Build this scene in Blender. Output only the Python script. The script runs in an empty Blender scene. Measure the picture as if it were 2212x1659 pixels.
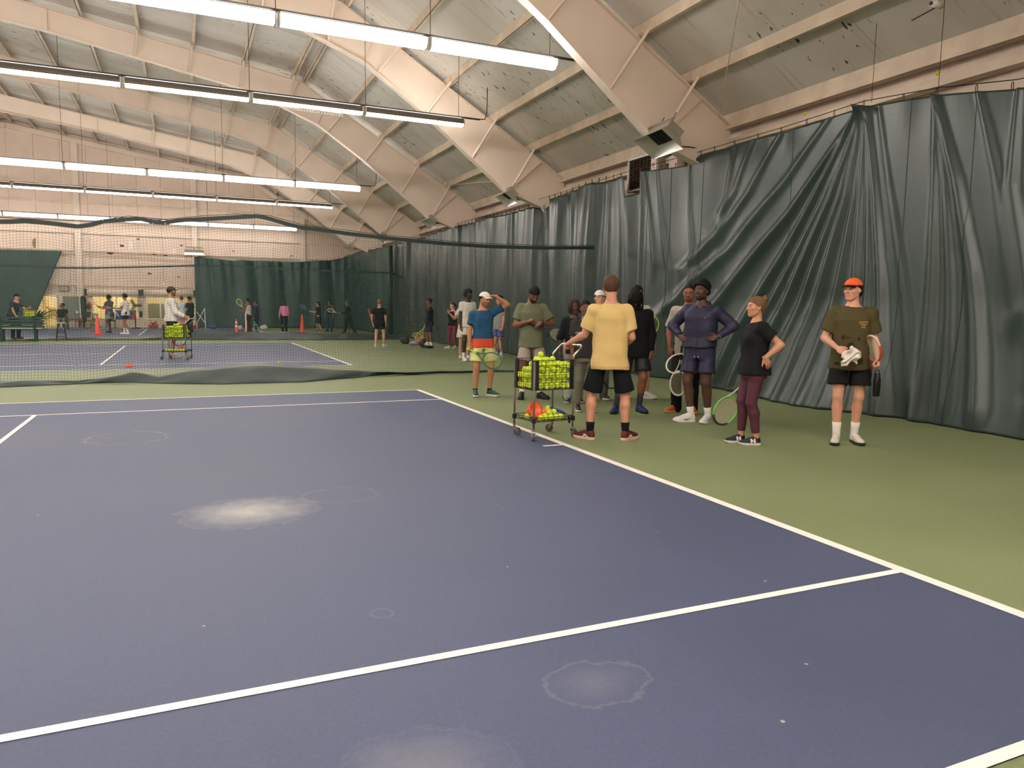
import bpy, bmesh, math, random
import numpy as np
from mathutils import Vector, Matrix

random.seed(7)
SC = bpy.context.scene
COL = SC.collection

# ------------------------------------------------------------------ camera
cam_d = bpy.data.cameras.new('camera'); cam = bpy.data.objects.new('camera', cam_d)
COL.objects.link(cam)
_r = Vector((0.91407378, -0.4052981, 0.01423278)); _u = Vector((0.0291422, 0.10064828, 0.99449518)); _f = Vector((0.40449951, 0.90862719, -0.10381123))
cam.matrix_world = Matrix(((_r.x, _u.x, -_f.x, -3.7499), (_r.y, _u.y, -_f.y, -6.9112), (_r.z, _u.z, -_f.z, 1.46661), (0, 0, 0, 1)))
cam_d.sensor_width = 36.0
cam_d.lens = 1596.85 / 2212 * 36
cam_d.clip_end = 200
SC.camera = cam

# ------------------------------------------------------------------ world and exposure
w = bpy.data.worlds.new('world'); SC.world = w; w.use_nodes = True
w.node_tree.nodes['Background'].inputs[0].default_value = (0.5, 0.55, 0.6, 1)
w.node_tree.nodes['Background'].inputs[1].default_value = 0.02
SC.view_settings.view_transform = 'Standard'
SC.view_settings.look = 'None'
SC.view_settings.gamma = 1.0
SC.view_settings.use_curve_mapping = False
SC.view_settings.exposure = 0.22
UP_POWER = 26.0           # emission of the top slots added to brighten the roof
LAMP_POWER = 34.0        # emission of the strip-light lenses
LAMP_COL = (1.0, 0.94, 0.87)

# ------------------------------------------------------------------ materials
MATS = {}
def lin(c):
    return tuple(((v / 12.92) if v <= 0.04045 else ((v + 0.055) / 1.055) ** 2.4) for v in c)
def rgb(r, g, b):
    return lin((r / 255, g / 255, b / 255))
def mat(name, col, rough=0.6, metal=0.0, var=0.0, vscale=3.0, bump=0.0, bscale=40.0, spec=0.5, col2=None, coat=0.0, stretch=None):
    """procedural material: base colour broken up by noise, optional bump"""
    if name in MATS: return MATS[name]
    m = bpy.data.materials.new(name); m.use_nodes = True
    nt = m.node_tree; b = nt.nodes['Principled BSDF']
    b.inputs['Base Color'].default_value = (*col, 1)
    b.inputs['Roughness'].default_value = rough
    b.inputs['Metallic'].default_value = metal
    b.inputs['Specular IOR Level'].default_value = spec
    if coat: b.inputs['Coat Weight'].default_value = coat
    if var or col2 or bump:
        tc = nt.nodes.new('ShaderNodeTexCoord'); src = tc.outputs['Object']
        if stretch:
            mp = nt.nodes.new('ShaderNodeMapping'); mp.inputs['Scale'].default_value = stretch
            nt.links.new(src, mp.inputs[0]); src = mp.outputs[0]
    if var or col2:
        n = nt.nodes.new('ShaderNodeTexNoise'); n.inputs['Scale'].default_value = vscale; n.inputs['Detail'].default_value = 5
        nt.links.new(src, n.inputs['Vector'])
        r = nt.nodes.new('ShaderNodeValToRGB')
        a = col2 if col2 else tuple(c * (1 - var) for c in col); z = col if col2 else tuple(min(1, c * (1 + var)) for c in col)
        r.color_ramp.elements[0].color = (*a, 1); r.color_ramp.elements[0].position = 0.35
        r.color_ramp.elements[1].color = (*z, 1); r.color_ramp.elements[1].position = 0.65
        nt.links.new(n.outputs['Fac'], r.inputs[0]); nt.links.new(r.outputs[0], b.inputs['Base Color'])
    if bump:
        n2 = nt.nodes.new('ShaderNodeTexNoise'); n2.inputs['Scale'].default_value = bscale; n2.inputs['Detail'].default_value = 3
        nt.links.new(src, n2.inputs['Vector'])
        bp = nt.nodes.new('ShaderNodeBump'); bp.inputs['Strength'].default_value = bump; bp.inputs['Distance'].default_value = 0.01
        nt.links.new(n2.outputs['Fac'], bp.inputs['Height']); nt.links.new(bp.outputs[0], b.inputs['Normal'])
    MATS[name] = m
    return m
def emit(name, col, strength):
    m = bpy.data.materials.new(name); m.use_nodes = True
    b = m.node_tree.nodes['Principled BSDF']
    b.inputs['Base Color'].default_value = (*col, 1)
    b.inputs['Emission Color'].default_value = (*col, 1)
    b.inputs['Emission Strength'].default_value = strength
    MATS[name] = m
    return m
def vcol_mat(name, rough=0.55, spec=0.4, sss=0.0, bump=0.0):
    """material that reads the mesh's own colour attribute (skin, printed cloth)"""
    if name in MATS: return MATS[name]
    m = bpy.data.materials.new(name); m.use_nodes = True
    nt = m.node_tree; b = nt.nodes['Principled BSDF']
    a = nt.nodes.new('ShaderNodeVertexColor'); a.layer_name = 'tint'
    n = nt.nodes.new('ShaderNodeTexNoise'); n.inputs['Scale'].default_value = 30; n.inputs['Detail'].default_value = 4
    tc = nt.nodes.new('ShaderNodeTexCoord'); nt.links.new(tc.outputs['Object'], n.inputs['Vector'])
    mx = nt.nodes.new('ShaderNodeMix'); mx.data_type = 'RGBA'; mx.blend_type = 'MULTIPLY'; mx.inputs[0].default_value = 0.18
    nt.links.new(a.outputs[0], mx.inputs[6]); nt.links.new(n.outputs['Color'], mx.inputs[7])
    nt.links.new(mx.outputs[2], b.inputs['Base Color'])
    b.inputs['Roughness'].default_value = rough
    b.inputs['Specular IOR Level'].default_value = spec
    MATS[name] = m
    return m

# ------------------------------------------------------------------ object helpers
def tag(o, label=None, cat=None, group=None, kind=None):
    if label: o['label'] = label
    if cat: o['category'] = cat
    if group: o['group'] = group
    if kind: o['kind'] = kind
    return o
def empty(name, loc=(0, 0, 0), rz=0.0, parent=None):
    o = bpy.data.objects.new(name, None); COL.objects.link(o)
    o.location = loc; o.rotation_euler = (0, 0, rz); o.empty_display_size = 0.1
    o.parent = parent
    return o
def mesh_obj(name, verts, faces, m, parent=None, smooth=False, loc=None, rz=0.0):
    me = bpy.data.meshes.new(name)
    me.from_pydata([tuple(map(float, v)) for v in verts], [], [tuple(map(int, f)) for f in faces])
    if m is not None: me.materials.append(m)
    if smooth: me.polygons.foreach_set('use_smooth', [True] * len(me.polygons))
    me.update()
    o = bpy.data.objects.new(name, me); COL.objects.link(o); o.parent = parent
    if loc is not None: o.location = loc
    if rz: o.rotation_euler = (0, 0, rz)
    return o
def inst(o, loc, parent=None, rot=None, name=None, scale=None):
    c = o.copy(); COL.objects.link(c); c.parent = parent; c.location = loc
    if rot is not None: c.rotation_euler = rot
    if scale is not None: c.scale = scale
    if name: c.name = name
    return c
def copy_tree(o, parent=None):
    c = o.copy(); COL.objects.link(c); c.parent = parent
    for ch in list(o.children): copy_tree(ch, c)
    return c

class MB:
    """collects simple solids into one mesh"""
    def __init__(self): self.v = []; self.f = []; self.mi = []
    def add(self, vs, fs):
        n = len(self.v); self.v += [tuple(p) for p in vs]; self.f += [tuple(i + n for i in f) for f in fs]; return self
    def box(self, c, s, R=None):
        x, y, z = s[0] / 2, s[1] / 2, s[2] / 2
        P = [Vector(p) for p in ((-x, -y, -z), (x, -y, -z), (x, y, -z), (-x, y, -z), (-x, -y, z), (x, -y, z), (x, y, z), (-x, y, z))]
        if R is not None: P = [R @ p for p in P]
        c = Vector(c)
        return self.add([p + c for p in P], [(3, 2, 1, 0), (4, 5, 6, 7), (0, 1, 5, 4), (1, 2, 6, 5), (2, 3, 7, 6), (3, 0, 4, 7)])
    def bar(self, a, b, w, h, up=(0, 0, 1)):
        """rectangular bar from a to b, w across, h along up"""
        a, b = Vector(a), Vector(b); d = (b - a).normalized(); up = Vector(up)
        s = d.cross(up)
        if s.length < 1e-5: s = d.cross(Vector((1, 0, 0)))
        s.normalize(); u = s.cross(d).normalized()
        vs = []
        for p in (a, b):
            for i, j in ((-1, -1), (1, -1), (1, 1), (-1, 1)): vs.append(p + s * (i * w / 2) + u * (j * h / 2))
        return self.add(vs, [(0, 1, 2, 3), (7, 6, 5, 4), (0, 4, 5, 1), (1, 5, 6, 2), (2, 6, 7, 3), (3, 7, 4, 0)])
    def tube(self, pts, r, n=6, closed=False, caps=True):
        pts = [Vector(p) for p in pts]; k = len(pts)
        rr = r if isinstance(r, (list, tuple)) else [r] * k
        base = len(self.v); prev = None
        for i, p in enumerate(pts):
            if closed: d = pts[(i + 1) % k] - pts[i - 1]
            else: d = pts[min(i + 1, k - 1)] - pts[max(i - 1, 0)]
            d.normalize()
            if prev is None:
                s = d.cross(Vector((0, 0, 1)))
                if s.length < 1e-3: s = d.cross(Vector((1, 0, 0)))
            else:
                s = prev - d * prev.dot(d)
                if s.length < 1e-4: s = d.cross(Vector((0, 0, 1)))
            s.normalize(); prev = s; u = d.cross(s)
            for j in range(n):
                a = 2 * math.pi * j / n
                self.v.append(tuple(p + (s * math.cos(a) + u * math.sin(a)) * rr[i]))
        for i in range(k if closed else k - 1):
            i2 = (i + 1) % k
            for j in range(n):
                j2 = (j + 1) % n
                self.f.append((base + i * n + j, base + i * n + j2, base + i2 * n + j2, base + i2 * n + j))
        if not closed and caps:
            self.f.append(tuple(base + j for j in reversed(range(n)))); self.f.append(tuple(base + (k - 1) * n + j for j in range(n)))
        return self
    def lathe(self, prof, n=16, c=(0, 0, 0), axis='z'):
        base = len(self.v); k = len(prof)
        for (r, z) in prof:
            for j in range(n):
                a = 2 * math.pi * j / n; x, y = r * math.cos(a), r * math.sin(a)
                p = (x, y, z) if axis == 'z' else ((z, x, y) if axis == 'x' else (x, z, y))
                self.v.append((p[0] + c[0], p[1] + c[1], p[2] + c[2]))
        for i in range(k - 1):
            for j in range(n):
                j2 = (j + 1) % n
                self.f.append((base + i * n + j, base + i * n + j2, base + (i + 1) * n + j2, base + (i + 1) * n + j))
        self.f.append(tuple(base + j for j in reversed(range(n)))); self.f.append(tuple(base + (k - 1) * n + j for j in range(n)))
        return self
    def prism(self, poly, a, b, fn):
        """extrude a 2D polygon from coordinate a to b; fn(u,v,t)->xyz"""
        n = len(poly); base = len(self.v)
        for t in (a, b):
            for (u, v) in poly: self.v.append(tuple(fn(u, v, t)))
        self.f.append(tuple(base + i for i in reversed(range(n)))); self.f.append(tuple(base + n + i for i in range(n)))
        for i in range(n):
            j = (i + 1) % n
            self.f.append((base + i, base + j, base + n + j, base + n + i))
        return self
    def build(self, name, m, parent=None, smooth=False, loc=None, rz=0.0):
        o = mesh_obj(name, self.v, self.f, m, parent, smooth, loc, rz)
        bm = bmesh.new(); bm.from_mesh(o.data); bmesh.ops.recalc_face_normals(bm, faces=bm.faces); bm.to_mesh(o.data); bm.free()
        return o
def grid_faces(nu, nv, closed=False):
    f = []
    for i in range(nu - 1):
        for j in range(nv - 1):
            a = i * nv + j; f.append((a, a + nv, a + nv + 1, a + 1))
    return f
ORD = ['first', 'second', 'third', 'fourth', 'fifth', 'sixth', 'seventh', 'eighth', 'ninth', 'tenth', 'eleventh', 'twelfth']

M_CREAM = mat('cream_paint', rgb(228, 210, 193), 0.55, var=0.05, vscale=0.8)
M_CREAM2 = mat('cream_paint_purlin', rgb(218, 200, 178), 0.55, var=0.10, vscale=2.5)
M_WALL = mat('cream_wall_panel', rgb(226, 204, 186), 0.65, var=0.04, vscale=1.2, bump=0.15, bscale=2.0)
M_BLACK = mat('black_plastic', rgb(22, 22, 24), 0.5)
M_DARK = mat('dark_steel', rgb(52, 50, 48), 0.45, 0.4)
M_GREY = mat('grey_steel', rgb(150, 148, 145), 0.35, 0.8)
M_WHITE = mat('white_enamel', rgb(232, 228, 222), 0.45)
M_WIRE = mat('black_wire', rgb(24, 24, 22), 0.45, 0.3)

# ================================================================== THE SETTING
# world axes: X runs along the court length (baseline at x=0, side wall at x=+6.4), Y into the hall, Z up
COURT_Y = (0.0, 16.49, 32.98)
FRAME_Y = (-1.87, 5.13, 12.13, 19.13, 26.13, 33.13)
Y0, Y1 = -9.0, 40.2
RIDGE_X = -11.885
def mir(x): return 2 * RIDGE_X - x
TOP = [(-11.885, 10.62), (0.0, 8.78), (6.25, 5.05)]
LOW = [(-11.885, 9.86), (-7.1, 9.24), (-1.5, 8.25), (0.56, 7.45), (2.16, 6.38), (4.45, 4.60), (5.55, 4.25), (5.85, 3.6), (5.95, 0.0)]
def zt(x): return float(np.interp(x, [p[0] for p in TOP], [p[1] for p in TOP]))
def zl(x): return float(np.interp(x, [p[0] for p in LOW[:6]], [p[1] for p in LOW[:6]]))

def court_mat(name, base, stains, dull):
    m = bpy.data.materials.new(name); m.use_nodes = True
    nt = m.node_tree; N = nt.nodes; L = nt.links; b = N['Principled BSDF']
    tc = N.new('ShaderNodeTexCoord'); gpos = N.new('ShaderNodeNewGeometry')
    def node(t, **k):
        n = N.new(t)
        for a, v in k.items(): setattr(n, a, v)
        return n
    def math_(op, a, b_=None, c=None):
        n = node('ShaderNodeMath', operation=op)
        for i, q in enumerate((a, b_, c)):
            if q is None: continue
            if isinstance(q, (int, float)): n.inputs[i].default_value = q
            else: L.new(q, n.inputs[i])
        return n.outputs[0]
    pos = gpos.outputs['Position']
    n1 = node('ShaderNodeTexNoise'); n1.inputs['Scale'].default_value = 0.45; n1.inputs['Detail'].default_value = 6; L.new(pos, n1.inputs['Vector'])
    n2 = node('ShaderNodeTexNoise'); n2.inputs['Scale'].default_value = 60; n2.inputs['Detail'].default_value = 2; L.new(pos, n2.inputs['Vector'])
    v = math_('ADD', math_('MULTIPLY', n1.outputs['Fac'], 0.5), math_('MULTIPLY', n2.outputs['Fac'], 0.3))
    v = math_('ADD', v, 0.6)
    mx = node('ShaderNodeMix', data_type='RGBA', blend_type='MULTIPLY'); mx.inputs[0].default_value = 1
    mx.inputs[6].default_value = (*base, 1)
    cb = node('ShaderNodeCombineColor'); [L.new(v, cb.inputs[i]) for i in range(3)]
    L.new(cb.outputs[0], mx.inputs[7])
    colr = mx.outputs[2]
    nn = node('ShaderNodeTexNoise'); nn.inputs['Scale'].default_value = 7.0; nn.inputs['Detail'].default_value = 8; nn.inputs['Roughness'].default_value = 0.65; L.new(pos, nn.inputs['Vector'])
    for (cx, cy, r, ring, fill, sx) in stains:
        sub = node('ShaderNodeVectorMath', operation='SUBTRACT'); L.new(pos, sub.inputs[0]); sub.inputs[1].default_value = (cx, cy, 0)
        sc = node('ShaderNodeVectorMath', operation='MULTIPLY'); L.new(sub.outputs[0], sc.inputs[0]); sc.inputs[1].default_value = (1 / sx, 1, 0)
        ln = node('ShaderNodeVectorMath', operation='LENGTH'); L.new(sc.outputs[0], ln.inputs[0])
        d = math_('ADD', ln.outputs['Value'], math_('MULTIPLY', math_('SUBTRACT', nn.outputs['Fac'], 0.5), 0.9 * r))
        rg = math_('SUBTRACT', 1.0, math_('DIVIDE', math_('ABSOLUTE', math_('SUBTRACT', d, r)), 0.03 * r + 0.008))
        rg = math_('MULTIPLY', math_('MAXIMUM', rg, 0.0), ring)
        fl = math_('MULTIPLY', math_('MAXIMUM', math_('SUBTRACT', 1.0, math_('DIVIDE', d, r)), 0.0), fill)
        amt = math_('MINIMUM', math_('ADD', rg, fl), 0.8)
        mk = node('ShaderNodeMix', data_type='RGBA'); L.new(amt, mk.inputs[0]); L.new(colr, mk.inputs[6]); mk.inputs[7].default_value = (*dull, 1)
        colr = mk.outputs[2]
    vo = node('ShaderNodeTexVoronoi'); vo.inputs['Scale'].default_value = 2.2; L.new(pos, vo.inputs['Vector'])
    sp = math_('LESS_THAN', math_('ADD', vo.outputs['Distance'], math_('MULTIPLY', n2.outputs['Fac'], 0.03)), 0.034)
    mk = node('ShaderNodeMix', data_type='RGBA'); L.new(math_('MULTIPLY', sp, 0.55), mk.inputs[0]); L.new(colr, mk.inputs[6]); mk.inputs[7].default_value = (*rgb(205, 205, 190), 1)
    L.new(mk.outputs[2], b.inputs['Base Color'])
    rr = math_('ADD', math_('MULTIPLY', n1.outputs['Fac'], 0.2), 0.46)
    L.new(rr, b.inputs['Roughness'])
    b.inputs['Specular IOR Level'].default_value = 0.3
    bp = node('ShaderNodeBump'); bp.inputs['Strength'].default_value = 0.25; bp.inputs['Distance'].default_value = 0.004
    n3 = node('ShaderNodeTexNoise'); n3.inputs['Scale'].default_value = 220; L.new(pos, n3.inputs['Vector'])
    L.new(n3.outputs['Fac'], bp.inputs['Height']); L.new(bp.outputs[0], b.inputs['Normal'])
    return m
STAINS = [(-4.33, 1.95, 0.40, 0.22, 0.0, 1.0), (-3.36, -1.5, 0.40, 0.12, 0.75, 1.15), (-2.31, -4.52, 0.17, 0.13, 0.12, 1.25), (-3.1, -4.80, 0.24, 0.05, 0.22, 1.2),
          (-2.68, -1.27, 0.22, 0.10, 0.0, 1.3), (-2.79, 2.35, 0.25, 0.08, 0.0, 1.4), (-1.23, -0.95, 0.12, 0.1, 0.0, 1.2), (-2.92, -3.56, 0.05, 0.12, 0.0, 1.0)]
M_BLUE = court_mat('court_blue', rgb(79, 86, 112), STAINS, rgb(186, 182, 176))
M_GREEN = court_mat('court_green', rgb(126, 135, 97), [(2.6, 3.9, 0.5, 0.12, 0.0, 1.2)], rgb(150, 150, 120))
M_LINE = mat('court_line_white', rgb(240, 232, 224), 0.6, var=0.05, vscale=8)

floor = mesh_obj('floor', [(-31, Y0, 0), (6.6, Y0, 0), (6.6, 44.5, 0), (-31, 44.5, 0)], [(0, 1, 2, 3)], M_GREEN)
tag(floor, 'green acrylic court surround covering the whole hall', kind='structure')
LW, BW = 0.0515, 0.081
for ci, cy in enumerate(COURT_Y):
    mesh_obj('court_surface', [(-23.77, cy - 5.485, .003), (0, cy - 5.485, .003), (0, cy + 5.485, .003), (-23.77, cy + 5.485, .003)], [(0, 1, 2, 3)], M_BLUE, floor)
    def line(x0, y0, x1, y1):
        mesh_obj('court_line', [(x0, y0, .006), (x1, y0, .006), (x1, y1, .006), (x0, y1, .006)], [(0, 1, 2, 3)], M_LINE, floor)
    for s in (-1, 1):
        for yy in (5.485, 4.115):
            a, c = sorted((cy + s * yy, cy + s * (yy - LW)))
            line(-23.77, a, -BW, c)
    line(-BW, cy - 5.485, 0, cy + 5.485); line(-23.77, cy - 5.485, -23.77 + BW, cy + 5.485)
    for xs in (-5.485, -18.285):
        line(xs - LW, cy - 4.115 + LW, xs, cy + 4.115 - LW)
    line(-18.285, cy - LW / 2, -5.485 - LW, cy + LW / 2)
    line(-0.30, cy - LW / 2, -BW, cy + LW / 2)

# ---- ceiling: panels, purlins
def roof_mat():
    m = bpy.data.materials.new('roof_vinyl'); m.use_nodes = True
    nt = m.node_tree; N = nt.nodes; L = nt.links; b = N['Principled BSDF']
    g = N.new('ShaderNodeNewGeometry')
    def noise(scale, det, st):
        mp = N.new('ShaderNodeMapping'); mp.inputs['Scale'].default_value = st; L.new(g.outputs['Position'], mp.inputs[0])
        n = N.new('ShaderNodeTexNoise'); n.inputs['Scale'].default_value = scale; n.inputs['Detail'].default_value = det; L.new(mp.outputs[0], n.inputs['Vector']); return n.outputs['Fac']
    def ramp(f, p0, c0, p1, c1):
        r = N.new('ShaderNodeValToRGB'); r.color_ramp.elements[0].position = p0; r.color_ramp.elements[0].color = (*c0, 1)
        r.color_ramp.elements[1].position = p1; r.color_ramp.elements[1].color = (*c1, 1); L.new(f, r.inputs[0]); return r.outputs[0]
    base = ramp(noise(0.6, 6, (0.5, 1.4, 0.5)), 0.35, rgb(200, 192, 180), 0.65, rgb(216, 210, 202))
    streak = ramp(noise(5.0, 4, (0.16, 2.2, 0.16)), 0.60, (1, 1, 1), 0.78, rgb(205, 192, 172))
    mx = N.new('ShaderNodeMix'); mx.data_type = 'RGBA'; mx.blend_type = 'MULTIPLY'; mx.inputs[0].default_value = 0.8
    L.new(base, mx.inputs[6]); L.new(streak, mx.inputs[7])
    tear = ramp(noise(4.6, 2, (1.0, 2.4, 1.0)), 0.665, (1, 1, 1), 0.675, (0.12, 0.11, 0.10))
    patch = ramp(noise(0.35, 1, (1, 1, 1)), 0.46, (0, 0, 0), 0.54, (1, 1, 1))
    m2 = N.new('ShaderNodeMix'); m2.data_type = 'RGBA'; m2.blend_type = 'MULTIPLY'; L.new(patch, m2.inputs[0])
    L.new(mx.outputs[2], m2.inputs[6]); L.new(tear, m2.inputs[7])
    L.new(m2.outputs[2], b.inputs['Base Color'])
    b.inputs['Roughness'].default_value = 0.5
    bp = N.new('ShaderNodeBump'); bp.inputs['Strength'].default_value = 0.5; bp.inputs['Distance'].default_value = 0.06
    L.new(noise(2.2, 4, (0.4, 1.6, 0.4)), bp.inputs['Height']); L.new(bp.outputs[0], b.inputs['Normal'])
    return m
M_ROOF = roof_mat()
ceiling = empty('ceiling', (0, 0, 0)); tag(ceiling, 'white vinyl-faced insulated roof of the hall', kind='structure')
PD = 0.2
yl = [-9.0, -7.0] + [FRAME_Y[0] + i * 7.0 / 4 for i in range(-2, 25)]
yl = [y for y in yl if y < 40.1] + [40.2]
yl = sorted(set(round(y, 3) for y in yl))
for (xa, za), (xb, zb) in ((TOP[0], TOP[1]), (TOP[1], (6.6, zt(6.25) - 0.35 * 0.597))):
    for flip in (0, 1):
        for i in range(len(yl) - 1):
            ya, yb = yl[i], yl[i + 1]; off = 0.008 * (i % 2); t = 0.05
            fx = (lambda x: mir(x)) if flip else (lambda x: x)
            V = []
            for zz in (PD + off, PD + off + t):
                V += [(fx(xa), ya - .012, za + zz), (fx(xb), ya - .012, zb + zz), (fx(xb), yb + .012, zb + zz), (fx(xa), yb + .012, za + zz)]
            mesh_obj('roof_panel', V, [(3, 2, 1, 0), (4, 5, 6, 7), (0, 1, 5, 4), (1, 2, 6, 5), (2, 3, 7, 6), (3, 0, 4, 7)], M_ROOF, ceiling)
PURLIN_X = [1.45, 2.72, 4.0, 5.12, -0.22, 0.12] + [-1.75 - 1.5 * i for i in range(6)] + [-10.6, -11.6]
for x in PURLIN_X:
    for flip in (0, 1):
        X = mir(x) if flip else x
        z = zt(x); b = MB()
        b.box((X, (Y0 + Y1) / 2, z + PD / 2), (0.018, Y1 - Y0, PD))
        b.box((X + 0.035, (Y0 + Y1) / 2, z + 0.01), (0.085, Y1 - Y0, 0.02))
        b.build('purlin', M_CREAM2, ceiling)
# eave strut, wall girt and bracing rods
for flip in (0, 1):
    X = mir(6.2) if flip else 6.2
    b = MB(); b.box((X, (Y0 + Y1) / 2, 5.02), (0.16, Y1 - Y0, 0.05)); b.box((X, (Y0 + Y1) / 2, 5.17), (0.05, Y1 - Y0, 0.24))
    b.build('eave_strut', M_CREAM2, ceiling)
    X = mir(6.27) if flip else 6.27
    MB().box((X, (Y0 + Y1) / 2, 4.74), (0.2, Y1 - Y0, 0.13)).build('wall_girt', M_CREAM2, ceiling)
for (a, c) in (((6.05, 5.25, 5.15), (1.2, -1.75, 8.0)), ((6.05, 12.3, 5.15), (5.0, 19.0, 5.8)), ((0.2, 19.3, 8.75), (-5.8, 26.0, 9.55)), ((-5.8, 19.3, 9.55), (0.0, 26.0, 8.75))):
    MB().tube([a, c], 0.012, 5).build('brace_rod', M_CREAM2, ceiling)

# ---- steel frames
def side(pts, flip): return [(mir(x), z) for x, z in pts] if flip else list(pts)
for fi, fy in enumerate(FRAME_Y):
    fr = empty('roof_frame', (0, fy, 0)); where = ['unseen behind the camera', 'nearest the camera', 'second from the camera', 'third from the camera', 'fourth from the camera', 'last before the end wall'][fi]
    tag(fr, 'tapered cream steel roof frame, ' + where, 'roof frame', 'steel roof frames', 'structure')
    xs = sorted(set([p[0] for p in LOW[:6]] + [0.0] + list(np.linspace(-11.885, 4.45, 14))))
    up = [(x, zt(x)) for x in xs] + [(5.3, zt(5.3)), (6.25, 5.05), (6.3, 3.6), (6.3, 0.0)]
    lo = [(x, zl(x)) for x in xs] + LOW[6:]
    n = min(len(up), len(lo)); 
    for flip in (0, 1):
        u2, l2 = side(up, flip), side(lo, flip); V = []; F = []
        for i in range(n):
            for dy in (-.008, .008): V += [(l2[i][0], dy, l2[i][1]), (u2[i][0], dy, u2[i][1])]
        for i in range(n - 1):
            a, c = i * 4, (i + 1) * 4
            F += [(a, a + 1, c + 1, c), (a + 2, c + 2, c + 3, a + 3), (a, c, c + 2, a + 2), (a + 1, a + 3, c + 3, c + 1)]
        mesh_obj('web', V, F, M_CREAM, fr)
        b = MB(); P = side(LOW, flip)
        for i in range(len(P) - 1): b.bar((P[i][0], 0, P[i][1]), (P[i + 1][0], 0, P[i + 1][1]), 0.22, 0.024, up=(0, 0, 1) if abs(P[i][1] - P[i + 1][1]) < abs(P[i][0] - P[i + 1][0]) * 3 else (1, 0, 0))
        b.build('bottom_flange', M_CREAM, fr)
        b = MB(); P = side(TOP, flip)
        for i in range(len(P) - 1): b.bar((P[i][0], 0, P[i][1] - .012), (P[i + 1][0], 0, P[i + 1][1] - .012), 0.22, 0.024)
        b.build('top_flange', M_CREAM, fr)
        for (xt, xl) in ((-7.1, -7.1), (0.0, -0.45), (0.9, 0.56), (5.5, 4.5)):
            st = MB().bar((mir(xl) if flip else xl, 0, zl(xl)), (mir(xt) if flip else xt, 0, zt(xt)), 0.16, 0.02, up=(1, 0, 0.6))
            st.build('stiffener', M_CREAM, fr)
        for xp in PURLIN_X:
            if xp > -6 and xp not in (0.12,):
                dx = 0.55 if xp > 0.5 else 0.1
                xl_ = max(xp - dx, -6)
                MB().bar((mir(xl_) if flip else xl_, -.02, zl(xl_) + .03), (mir(xp) if flip else xp, -0.42, zt(xp) + .03), 0.05, 0.05).build('fly_brace', M_CREAM, fr)
                MB().box((mir(xp) if flip else xp, -0.0, zt(xp) + .1), (0.07, 0.5, 0.16)).build('purlin_clip', M_CREAM2, fr)

# ---- side walls, front wall, end wall
wr = MB().box((6.5, (Y0 + Y1) / 2, 2.75), (0.16, Y1 - Y0, 5.5)).build('wall_right', mat('peeling_wall', rgb(228, 210, 194), 0.7, var=0.07, vscale=2.2, bump=0.9, bscale=4.0, stretch=(1, 0.9, 0.35)))
tag(wr, 'cream side wall with peeling paint above the green curtain', kind='structure')
wl = MB().box((mir(6.5), (Y0 + Y1) / 2, 2.75), (0.16, Y1 - Y0, 5.5)).build('wall_left', M_WALL); tag(wl, 'far left side wall of the hall, out of view', kind='structure')
gable = [(mir(6.4), 0), (6.4, 0), (6.4, zt(6.25) + .1), (0, 8.98), (RIDGE_X, 10.82), (mir(0), 8.98), (mir(6.4), zt(6.25) + .1)]
wf = MB().prism(gable, Y0 - 0.15, Y0, lambda u, v, t: (u, t, v)).build('wall_front', M_WALL); tag(wf, 'end wall behind the camera', kind='structure')

wb = empty('wall_back', (0, 40.2, 0)); tag(wb, 'cream end wall of tall metal panels over a painted block base', kind='structure')
ZB = 2.25
def roof_z(x):
    xx = x if x > RIDGE_X else mir(x)
    return zt(xx) + 0.2
xs = np.arange(-30.1, 6.4, 1.21)
for i, xa in enumerate(xs):
    xb = min(xa + 1.2, 6.42); d = 0.012 * (i % 2)
    mids = [xa] + [k for k in (RIDGE_X, 0.0, mir(0)) if xa < k < xb] + [xb]
    poly = [(xa, ZB), (xb, ZB)] + [(x, roof_z(x)) for x in reversed(mids)]
    MB().prism(poly, 0.0 - d, 0.12, lambda u, v, t: (u, t, v)).build('wall_panel', M_WALL, wb)
# block base with openings: doorway, two shop windows
M_BLOCK = mat('painted_block', rgb(222, 202, 182), 0.7, var=0.06, vscale=3, bump=0.4, bscale=6)
OPEN = [(-11.05, -9.98, 0.0, 1.72), (-8.28, -6.08, 0.52, 1.70), (-5.62, -3.2, 0.52, 1.72)]
b = MB(); xprev = -30.2
for (xa, xb, za, zb) in OPEN:
    b.box(((xprev + xa) / 2, 0.1, ZB / 2), (xa - xprev, 0.2, ZB))
    b.box(((xa + xb) / 2, 0.1, (zb + ZB) / 2), (xb - xa, 0.2, ZB - zb))
    if za > 0: b.box(((xa + xb) / 2, 0.1, za / 2), (xb - xa, 0.2, za))
    xprev = xb
b.box(((xprev + 6.4) / 2, 0.1, ZB / 2), (6.4 - xprev, 0.2, ZB)); b.build('block_base', M_BLOCK, wb)
for z in (7.78, 6.74, 5.15, 4.2, 2.32):
    MB().box((-11.9, -0.06, z), (36.4, 0.09, 0.07)).build('girt', M_CREAM2, wb)
for x in (-8.85, -3.0, 3.05, mir(-8.85), mir(-3.0)):
    h = roof_z(x) - .25
    b = MB(); b.box((x, -0.16, h / 2), (0.30, 0.014, h)); b.box((x, -0.06, h / 2), (0.30, 0.014, h)); b.box((x, -0.11, h / 2), (0.014, 0.1, h)); b.build('wall_column', M_CREAM, wb)
for flip in (0, 1):
    b = MB(); P = side([(-11.885, 10.5), (0, 8.66), (6.3, 4.95)], flip)
    for i in range(2): b.bar((P[i][0], -0.12, P[i][1]), (P[i + 1][0], -0.12, P[i + 1][1]), 0.2, 0.26)
    b.build('end_rafter', M_CREAM, wb)
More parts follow.
